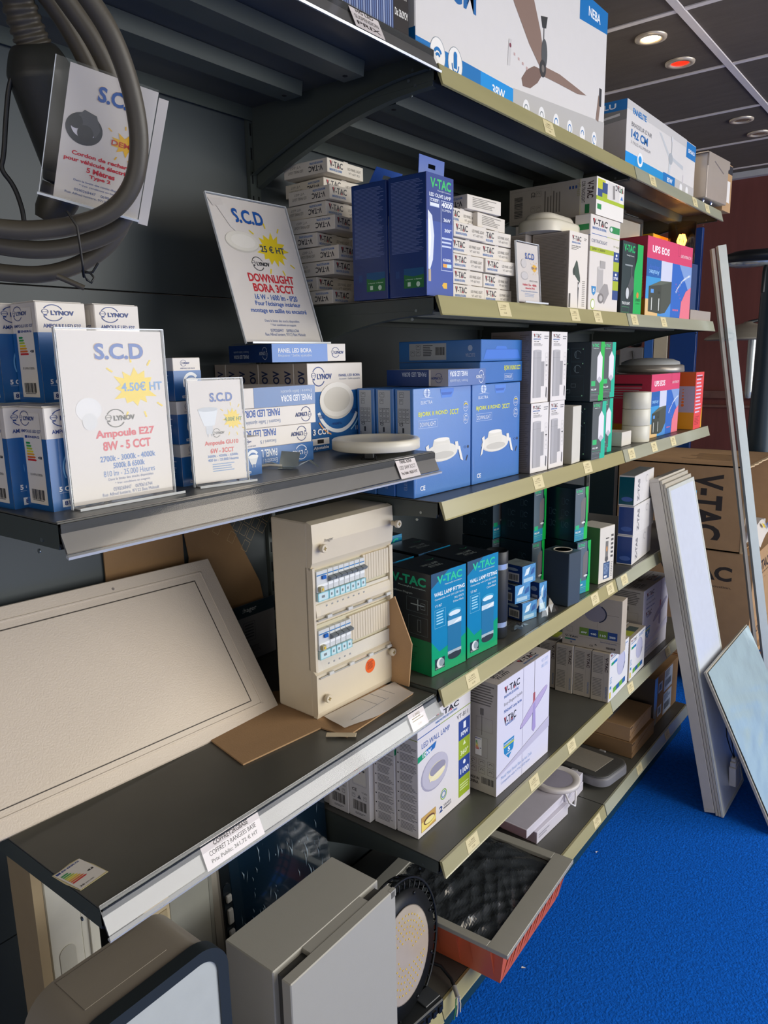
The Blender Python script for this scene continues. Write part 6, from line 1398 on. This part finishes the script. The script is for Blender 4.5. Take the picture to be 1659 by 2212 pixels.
# local axes: x along the aisle, y away from the shelves' front (thickness goes to -y), z up the plate
ft, tp = (.232, 1.356, .004), (-.030, 1.356, 1.190)
Lp = (Vector(tp)-Vector(ft)).length
lg = 'long ceiling panels leaning on the shelves'
def long_panel(name, label, off, th, w=.292, kind='panel'):
    t = thing(name, label, 'light panel', group=lg)
    lean(t, (ft[0]+off, ft[1], ft[2]+.0), (tp[0]+off, tp[1], tp[2]))
    return t
def sgn(): return 1
t = long_panel('mounting_frame', 'deep cream mounting frame leaning on the shelves behind the long panels', 0, .05)
# determine which way local y points: outward (+x world) should be positive
outw = (t.matrix_world.to_3x3() @ Vector((0, 1, 0))).x
S = 1 if outw > 0 else -1
g = G()
for q in ((0, 0, .296, .012), (0, Lp-.012, .296, Lp), (0, .012, .012, Lp-.012), (.284, .012, .296, Lp-.012)): g.box(q[0], 0, q[1], q[2], S*.036, q[3], PF, .001)
g.box(.01, 0, .01, .288, S*.004, Lp-.01, PF); g.build('frame_body', t)
for k, (off, ll) in enumerate(((.0385, 'back one of the long slim ceiling panels leaning on the shelves'), (.0480, 'middle one of the long slim ceiling panels leaning on the shelves'), (.0575, 'front long slim ceiling panel with bluish white face, leaning on shelves'))):
    t = long_panel('ceiling_light_panel', ll, off, .009); dz = -.012*k
    g = G(); y0, y1 = 0, S*.008
    for q in ((0, 0, .295, .014), (0, Lp-.014+dz, .295, Lp+dz), (0, .014, .014, Lp-.014+dz), (.281, .014, .295, Lp-.014+dz)): g.box(q[0], y0, q[1], q[2], y1, q[3], PFE if k < 2 else M('#c9cdc6', r=.35), .0008)
    g.build('panel_frame', t)
    g = G(); g.box(.013, y0, .013, .282, S*.0065, Lp-.013+dz, DIF); g.build('diffuser', t)
# square film wrapped panel
t = thing('film_wrapped_ceiling_light', 'square film wrapped ceiling panel leaning out across the blue carpet', 'light panel')
f2, t2 = (.452, 1.352, .004), (.195, 1.352, .533)
V2 = (Vector(t2)-Vector(f2)).normalized(); lean(t, f2, t2)
FWR = M('#a9c3cb', r=.10, var=.05, scale=5, coat=.8, bump=.35, bscale=30, name='film_wrapped_opal')
g = G(); g.box(0, 0, 0, .585, S*.010, .585, M('#b9b4a6', r=.45), .001); g.build('panel_frame', t)
g = G(); n = 34; R = random.Random(2); vs = []
for i in range(n+1):
    for j in range(n+1):
        u, v = i/n, j/n; e = min(u, v, 1-u, 1-v)
        vs.append((.004+.577*u, S*(.0145+.0022*math.sin(u*17+5*math.sin(v*9))*math.sin(v*23+3*u)*min(1, e*8)+.0010*R.random()), .004+.577*v))
g.add(vs, [(i*(n+1)+j, (i+1)*(n+1)+j, (i+1)*(n+1)+j+1, i*(n+1)+j+1) for i in range(n) for j in range(n)], FWR, True); g.build('wrapped_face', t)
# driver box hanging between
t = thing('led_driver', 'small white driver block with black leads between the leaning panels', 'driver', (.292, 1.50, .070), 0)
t.rotation_euler = (0, math.radians(-14), math.radians(90))
g = G(); g.box(-.022, -.012, 0, .022, .012, .085, M('#d8d6d0', r=.35), .002); g.box(-.016, -.010, .085, .016, .010, .105, M('#d8d6d0', r=.35), .002); g.box(-.010, -.008, .105, .010, .008, .118, M('#cfcdc6', r=.35), .002); g.build('driver_body', t)
g = G(); g.tube([(0, 0, .118), (-.01, .01, .16), (-.02, .02, .22), (0, .03, .29)], .0022, M('#1a1a1c', r=.4), 6); g.tube([(0.004, 0, .118), (.012, .01, .17), (.006, .02, .23)], .0018, M('#1a1a1c', r=.4), 6); g.build('lead', t)
# long aluminium profiles leaning at the shelf end
t = thing('aluminium_profile', 'long white channel profile leaning against the shelf end', 'profile', group='long profiles at the shelf end')
def bar(t, f, tp_, w, d, m, name, chan=True):
    V = (Vector(tp_)-Vector(f)); L_ = V.length; V.normalize(); U_ = Vector((.80, .60, 0)); U_ = (U_-V*U_.dot(V)).normalized(); Y_ = V.cross(U_); mm = Matrix((U_, Y_, V)).transposed().to_4x4(); mm.translation = Vector(f); t.matrix_world = mm
    g = G()
    if chan: g.prism([(0, 0), (w, 0), (w, d), (w-.002, d), (w-.002, .003), (.002, .003), (.002, d), (0, d)], 'z', 0, L_, m)
    else: g.box(0, 0, 0, w, d, L_, m, .001)
    g.build(name, t)
bar(t, (.335, 1.99, .004), (-.018, 1.99, 2.030), .032, .022, M('#b9c3c4', r=.35, metal=.15), 'channel')
t = thing('aluminium_profile', 'thinner cream edged profile leaning directly behind the white channel', 'profile', group='long profiles at the shelf end')
bar(t, (.305, 1.985, .004), (-.040, 1.985, 2.020), .012, .018, M('#9c9890', r=.4), 'channel')
g = G(); R = random.Random(6); vs = []
for i in range(7):
    for j in range(7): u, v = i/6, j/6; vs.append((.010+.055*u, 1.965+.03*math.sin(v*PI)+R.uniform(-.008, .008), 1.66+.085*v*(1-.5*u)+R.uniform(-.006, .006)))
g.add(vs, [(i*7+j, i*7+j+1, (i+1)*7+j+1, (i+1)*7+j) for i in range(6) for j in range(6)], FILM)
solo('tape_scrap', g, 'crumpled clear tape fixing the long profiles to the shelf end', 'tape')
# cartons on the pallet
t = thing('pallet', 'pale wooden pallet under the brown panel cartons', 'pallet', (.15, 2.40, 0), 0)
WD = M('#a8794c', r=.7, var=.25, scale=6, stretch=(.6, 6, 6), name='pallet_wood')
for i in range(4):
    g = G(); g.box(-.70, .02+.18*i, .125, .42, .12+.18*i, .145, WD, .001); g.build('deck_board', t)
for i in range(3):
    g = G(); g.box(-.70+.50*i, .02, .022, -.60+.50*i, .66, .12, WD, .001); g.build('block_row', t)
g = G(); g.box(.34, .02, .002, .42, .66, .020, WD); g.box(-.7, .02, .002, -.62, .66, .020, WD); g.build('bottom_board', t)
def bigcarton(w, d, h, openfront=False):
    g = G(); m = BOARD
    if not openfront: g.box(0, 0, 0, w, d, h, m, .002)
    else:
        g.box(0, 0, 0, w, d, .006, m); g.box(0, 0, h-.006, w, d, h, m); g.box(0, 0, 0, .006, d, h, m); g.box(w-.006, 0, 0, w, d, h, m); g.box(0, d-.006, 0, w, d, h, BOARD2)
    return g
CI = '#3f3a38'
w, d, h = .62, .66, .552
g = bigcarton(w, d, h); F = g.front(w, h); L = g.left(d, h)
F.text('V-TAC', .10, .80, .52, .90, CI, 2); F.text('Meaningful Innovation.', .20, .76, .52, .785, CI); F.frame(.14, .36, .44, .72, '#5a4a3a', .001); F.text('LED BACKLIT PANEL', .02, .24, .66, .30, CI, 1); F.frame(.30, .13, .40, .21, CI, .001); F.lines(.05, .05, .6, .12, 4, '#5a4a3a')
L.text('V-TAC', .34, .74, .86, .87, CI, 2); L.text('Meaningful Innovation.', .52, .67, .86, .70, CI); L.text('LED BACKLIT PANEL', .30, .585, .66, .62, CI, 1); L.text('SKU-21641466', .36, .535, .68, .565, CI, 1)
for i, s_ in enumerate(('PCS', 'KGS', 'KGS', 'CM')): L.rect(.45, .33-.06*i, .62, .332-.06*i, '#5a4a3a'); L.text(s_, .66, .33-.06*i, .76, .35-.06*i, CI, 1)
g.top(w, d, h).rect(.0, .47, 1, .53, M('#b69870', r=.3, coat=.4))
put('brown_carton', g, 'large brown panel carton standing on the pallet, printed both sides', 'carton', .120, 2.430, .147, 0, 'large brown panel cartons')
w, d, h = .62, .60, .405
t = thing('brown_carton', 'opened large brown carton on top of the other, torn open side', 'carton', (.060, 2.425, .702), 90, 'large brown panel cartons')
g = bigcarton(w, d, h, True); L = g.left(d, h); 
L.text('V-TAC', .62, .12, .84, .90, CI, 2, 270); L.text('Meaningful Innovation.', .52, .14, .56, .66, CI, 0, 270); L.text('LED BACKLIT PANEL', .40, .34, .445, .84, CI, 1, 270); L.text('VT-61040 | SKU-23523', .315, .34, .36, .84, CI, 1, 270)
g.top(w, d, h).lines(.3, .2, .7, .6, 6, '#8d7250', vert=True); g.build('carton_body', t)
g = G(); R = random.Random(9); pts = [(0, .0)]
for i in range(24): pts.append((i*w/23, -.004-R.random()*.010))
pts.append((w, .006)); pts.append((0, .006)); g.prism(pts, 'z', h-.005, h+.0015, M('#c9b08a', r=.9)); 
pts = [(-.004-R.random()*.008, i*h/20) for i in range(21)]+[(.006, h), (.006, 0)]
g.prism(pts, 'x', -.0015, .004, M('#c9b08a', r=.9)); g.build('torn_edge', t)
g = G(); g.box(.20, .02, .0065, .60, .45, .060, M('#d3d6d8', r=.3), .003); g.build('packed_panels', t)
R = random.Random(1); g = G(); vs = []
for i in range(12):
    for j in range(2): a = i/11; vs.append((.13+.26*a, -.02-.035*j-.0, .062+.05*math.sin(a*PI*.9)-.055*j))
g.add(vs, [(2*i, 2*i+2, 2*i+3, 2*i+1) for i in range(11)], PAPER, True)
o = solo('price_sheet', g, 'curled white price sheet with yellow burst on the packed panels', 'paper', (.060, 2.425, .705), 90)
g = G(); F = g.face((.22, -.058, .068), (1, 0, 0), (0, .55, .83), .15, .05); F.text('S.C.D', .35, .1, .95, .6, '#1b63b4', 2); F.star(.10, .6, .12, .35, '#f0cf1c', 10, 3); q = g.build('printed_words', o)
# street lamps at the far end
t = thing('street_lamp', 'black street lamp head on a tapered pole at right edge', 'lamp', (-.050, 3.20, 0), 0)
PK = M('#1b1f22', r=.4, name='black_lamp_metal')
g = G(); g.lathe([(.082, 0), (.078, .9), (.062, 1.5), (.055, 2.05)], M('#2c3a44', r=.35, metal=.2), 36); g.build('pole', t)
g = G(); g.mx = Matrix.Translation((-.10, 0, 2.11)) @ Matrix.Diagonal((1, .62, .30, 1)); g.lathe([(.0001, .12), (.10, .10), (.17, .03), (.175, -.01), (.165, -.06), (.12, -.10), (.0001, -.10)], PK, 40); g.build('lamp_head', t)
g = G(); g.mx = Matrix.Translation((-.115, -.0, 2.083)) @ Matrix.Diagonal((1, .62, .28, 1)); g.lathe([(.125, .02), (.12, -.05), (.08, -.09), (.0001, -.10)], M('#b3bbbd', r=.08, metal=.5, var=.4, scale=40), 36); g.build('lens', t)
g = G(); g.tube([(-.03, -.06, 2.05), (-.03, -.085, 2.02), (-.03, -.090, 1.92)], .010, PK, 10); g.build('bracket', t)
t = thing('disc_street_lamp', 'wide shallow grey disc lamp with glass rod behind the black lamp pole', 'lamp', (-.250, 3.62, 1.690), 0)
g = G(); g.lathe([(.0001, .105), (.02, .104), (.03, .095), (.12, .075), (.23, .015), (.235, .004), (.22, .0), (.0001, .0)], M('#a09a8c', r=.4, metal=.2, name='grey_disc'), 56); g.build('disc_shade', t)
g = G(); g.lathe([(.025, 0), (.023, -.30), (.018, -.335), (.0001, -.34)], M('#c6cdc9', r=.1, metal=.3, name='frosted_rod'), 20, (.03, 0, 0)); g.build('light_rod', t)
g = G(); g.lathe([(.012, .0), (.012, .9)], PK, 14, (.10, .25, .02)) ; g.tube([(.0, 0, .10), (.10, .12, .13), (.10, .25, .13)], .010, PK, 8); g.build('stem', t)
# display boards standing behind the shelf end
def board(x0, x1, y, z1, col, label, name='display_board'):
    g = G(); g.box(x0, y, .002, x1, y+.03, z1, M(col, r=.4, name=name), .002); return solo(name, g, label, 'display board')
board(-.548, -.406, 3.15, 2.28, '#173f80', 'dark blue upright display board visible past the shelf end')
board(-.636, -.560, 3.15, 2.20, '#c9bfa6', 'cream upright display board between two blue ones')
board(-.690, -.640, 3.15, 2.20, '#2f66b4', 'lighter blue narrow upright board left of the cream one')
board(-1.10, -.84, 3.42, 1.62, '#1b3a42', 'dark teal board low behind the stack of blue ended boxes')
for i, (x, y, a) in enumerate(((.0418, .3392, 20), (.0100, .9186, 70))):
    g = G(); g.add([(-.006, -.002, .0012), (.006, -.0015, .003), (.005, .0025, .0012), (-.005, .002, .004)], [(0, 1, 2, 3)], PAPER)
    solo('paper_scrap', g, ('tiny white paper scrap on the blue carpet near the orange crate', 'tiny white paper scrap on the carpet at the foot of the shelving')[i], 'scrap', (x, y, .0005), a)
t = thing('wrapped_lantern', 'grey wrapped lantern with black fitting behind the pink cartons', 'lamp', (-.775, 3.15, 0), 0)
g = G(); g.box(-.06, 0, .002, .085, .10, 1.66, M('#77787a', r=.5, var=.1), .01, 2); g.build('lantern_body', t)
g = G(); g.lathe([(.0001, 1.66), (.03, 1.665), (.035, 1.70), (.02, 1.74), (.0001, 1.76)], PK, 20, (.02, .05, 0)); g.tube([(.02, -.005, 1.64), (.03, -.008, 1.58), (.035, -.008, 1.48)], .004, PK, 6); g.build('fitting', t)

# ================================================================== CHARGING CABLE, top left
CBM = M('#4b463c', r=.42, var=.08, scale=60, name='black_rubber_cable', bump=.03, bscale=400)
def smooth(pts, k=3, closed=False):
    pts = [Vector(p) for p in pts]
    for _ in range(k):
        out = []
        n = len(pts)
        rng = range(n) if closed else range(n-1)
        if not closed: out.append(pts[0])
        for i in rng:
            a, b = pts[i], pts[(i+1) % n]; out += [a*.75+b*.25, a*.25+b*.75]
        if not closed: out.append(pts[-1])
        pts = out
    return pts
LOOP1 = [(0.2111, -0.8539, 1.9366), (0.2132, -0.8383, 1.9206), (0.2148, -0.8218, 1.9005), (0.2126, -0.8073, 1.872), (0.2081, -0.7973, 1.8412), (0.2026, -0.7932, 1.8156), (0.1938, -0.7948, 1.7887), (0.1825, -0.8041, 1.7685), (0.1692, -0.8199, 1.755), (0.154, -0.8422, 1.7468), (0.1376, -0.8695, 1.7418), (0.1255, -0.8931, 1.7421), (0.1137, -0.9194, 1.7462), (.090, -.960, 1.765), (.075, -.985, 1.815), (.085, -.985, 1.88), (.110, -.955, 1.935), (.150, -.915, 1.965), (.190, -.878, 1.960)]
LOOP2 = [(0.1615, -0.8451, 1.9541), (0.1631, -0.8268, 1.9343), (0.1655, -0.808, 1.9131), (0.1653, -0.7917, 1.8866), (0.1615, -0.7814, 1.8578), (0.1553, -0.7742, 1.8232), (0.1484, -0.7684, 1.7824), (0.1376, -0.776, 1.7564), (0.1216, -0.7969, 1.7426), (0.1018, -0.8282, 1.7325), (0.086, -0.8573, 1.7318), (0.0697, -0.8927, 1.7382), (.045, -.935, 1.755), (.030, -.965, 1.815), (.040, -.965, 1.88), (.070, -.935, 1.945), (.110, -.895, 1.975), (.145, -.863, 1.970)]
LOOP3 = [(0.1294, -0.8438, 1.9639), (0.1317, -0.8236, 1.9438), (0.1326, -0.8061, 1.9218), (0.132, -0.7876, 1.8911), (0.1288, -0.7741, 1.8575), (0.1254, -0.7626, 1.8217), (0.1173, -0.7559, 1.7703), (0.1047, -0.7677, 1.7451), (0.0868, -0.7909, 1.724), (0.0678, -0.8218, 1.7119), (0.052, -0.8521, 1.7122), (0.0388, -0.8815, 1.7169), (.015, -.925, 1.73), (-.005, -.960, 1.80), (.005, -.960, 1.88), (.035, -.925, 1.955), (.080, -.885, 1.990), (.115, -.860, 1.985)]
t = thing('charging_cable', 'coiled thick black charging cable hanging at top left with connector', 'cable')
for L_ in (LOOP1, LOOP2, LOOP3):
    g = G(); g.tube(smooth(L_, 3, True), .0086, CBM, 16, True); g.build('cable_loop', t)
STR = [(0.1223, -0.855, 1.9621), (0.116, -0.8482, 1.9403), (0.1126, -0.8394, 1.9211), (0.1109, -0.833, 1.9078)]
P_ = smooth(STR, 4); n = len(P_)
g = G(); g.tube([(.13, -.865, 1.985)]+P_[:n//3], .0090, CBM, 16); g.build('cable_end', t)
Q_ = P_[n//4:]; rs = [.0135+.0016*(1 if (i//3) % 2 else 0)+.002*i/len(Q_) for i in range(len(Q_))]
g = G(); g.tube(Q_, rs, CBM, 20); g.build('strain_relief', t)
PL = smooth([(0.1111, -0.836, 1.9128), (0.1074, -0.8296, 1.8938), (0.1032, -0.8211, 1.8686), (0.0997, -0.8108, 1.8384), (0.0969, -0.8026, 1.8106), (0.092, -0.8070, 1.795)], 3)
n = len(PL); rs = []
for i in range(n):
    u = i/(n-1); r_ = .016+.014*min(1, u*4) if u < .25 else .030-.010*((u-.25)/.75)**1.2
    rs.append(r_)
g = G(); g.tube(PL, rs, M('#292a26', r=.45, var=.06, name='connector_plastic', bump=.03, bscale=600), 24); g.build('connector', t)
g = G(); g.tube([(0.0900, -0.8080, 1.795), (0.0862, -0.8102, 1.7848), (0.0799, -0.8162, 1.7707), (0.0765, -0.8195, 1.7630)], [.019, .019, .017, .013], M('#3a372d', r=.4), 20); g.build('connector_cap', t)
g = G(); g.tube(smooth([(0.1224, -0.8319, 1.9046), (0.1115, -0.8467, 1.8981), (0.1001, -0.8559, 1.8808), (0.0882, -0.8576, 1.8473), (0.079, -0.8586, 1.8162), (0.075, -0.8615, 1.8061), (0.0773, -0.8508, 1.7928), (0.0763, -0.8445, 1.7727), (0.0746, -0.8432, 1.7601)], 3), .0024, M('#1d1d1b', r=.45), 8); g.build('cap_cord', t)
g = G(); g.tube([(0.163, -0.8485, 1.7585), (0.168, -0.8430, 1.7453), (0.165, -0.8400, 1.7295), (0.1624, -0.8376, 1.7134), (0.1600, -0.8360, 1.702), (0.1534, -0.8329, 1.7083), (0.1568, -0.827, 1.7064), (0.158, -0.8243, 1.7023), (0.1561, -0.8265, 1.6976), (0.1544, -0.8296, 1.7001), (0.1536, -0.8323, 1.7063), (0.158, -0.8253, 1.7073), (0.1619, -0.8209, 1.7157)], .0012, M('#161614', r=.4), 6); g.build('cable_tie', t)
g = G(); g.tube([(0.0893, -0.8233, 1.7094), (0.0947, -0.813, 1.7043), (0.1011, -0.8011, 1.6982)], .0028, CBM, 8); g.build('tie_tail', t)
g = G(); g.tube([(.0, -.83, 2.118), (.05, -.86, 2.09), (.10, -.885, 2.02), (.13, -.885, 1.955), (.09, -.90, 1.955)], .004, M('#8a8d8e', r=.3, metal=.8), 8)
solo('hook', g, 'steel hook above the view from which the charging cable coil hangs', 'hook')
# small price card hanging in the coil
t = thing('price_card', 'hanging clear price card with cable picture and yellow burst inside the coil', 'price card')
TL, TR, BL = Vector((.1645, -.8319, 1.8867)), Vector((.2019, -.7670, 1.8690)), Vector((.1229, -.8465, 1.7787))
U_ = (TR-TL).normalized(); V_ = (TL-BL); V_ = (V_-U_*V_.dot(U_)).normalized(); N_ = U_.cross(V_)
mm = Matrix((U_, -N_, V_)).transposed().to_4x4(); w = (TR-TL).length; h = (TL-BL).length*.985; mm.translation = TL-V_*h; t.matrix_world = mm
g = G(); g.box(0, .0006, 0, w, .0014, h, PAPER); F = g.front(w, h, .0006)
F.scd(.34, .79, .84, .905); F.ell(.24, .56, .21, .12, '#33343a'); F.ell(.24, .57, .15, .08, '#dedade'); F.poly([(.10, .60), (.22, .70), (.36, .68), (.42, .58), (.38, .52), (.22, .56)], '#4b4c50'); F.circ(.14, .60, .006, '#2c2c30'); F.circ(.26, .53, .007, '#2c2c30')
F.star(.72, .535, .20, .10, '#eab61e', 9, 6, inner=.5); F.text('DEMO', .56, .51, .88, .55, '#c23a1e', 1)
F.text('Cordon de recharge', .14, .345, .86, .385, '#c8283a', 2); F.text('pour véhicule électrique', .06, .295, .90, .335, '#c8283a', 2); F.text('5 Mètres', .33, .245, .66, .285, '#c8283a', 2); F.text('Type 2', .37, .20, .62, .235, '#c8283a', 2)
F.text('Dans la limite des stocks disponibles', .20, .155, .82, .175, '#2c4f94'); F.text('* Voir conditions en magasin', .27, .125, .76, .145, '#2c4f94'); F.text('0590268447    0690616744', .22, .085, .78, .105, '#3b568f'); F.text('Rue Alfred lumiere, 97122 Baie Mahault', .12, .05, .88, .07, '#3b568f')
g.build('printed_card', t)
g = G(); g.box(w+.001, .0016, -.004, w+.010, .0024, h-.004, PAPER); g.build('backing_card', t)
rim = M('#dfe4e6', r=.08, var=0, name='acrylic_edge')
g = G(); g.box(-.012, -.0008, 0, w, -.0002, h+.002, CLEAR); g.box(-.0125, -.0008, 0, -.0117, .002, h+.002, rim); g.box(-.013, -.010, -.002, w+.001, .001, .0, rim); g.box(-.013, -.0106, -.004, w+.001, -.0096, .008, CLEAR); g.build('acrylic_holder', t)
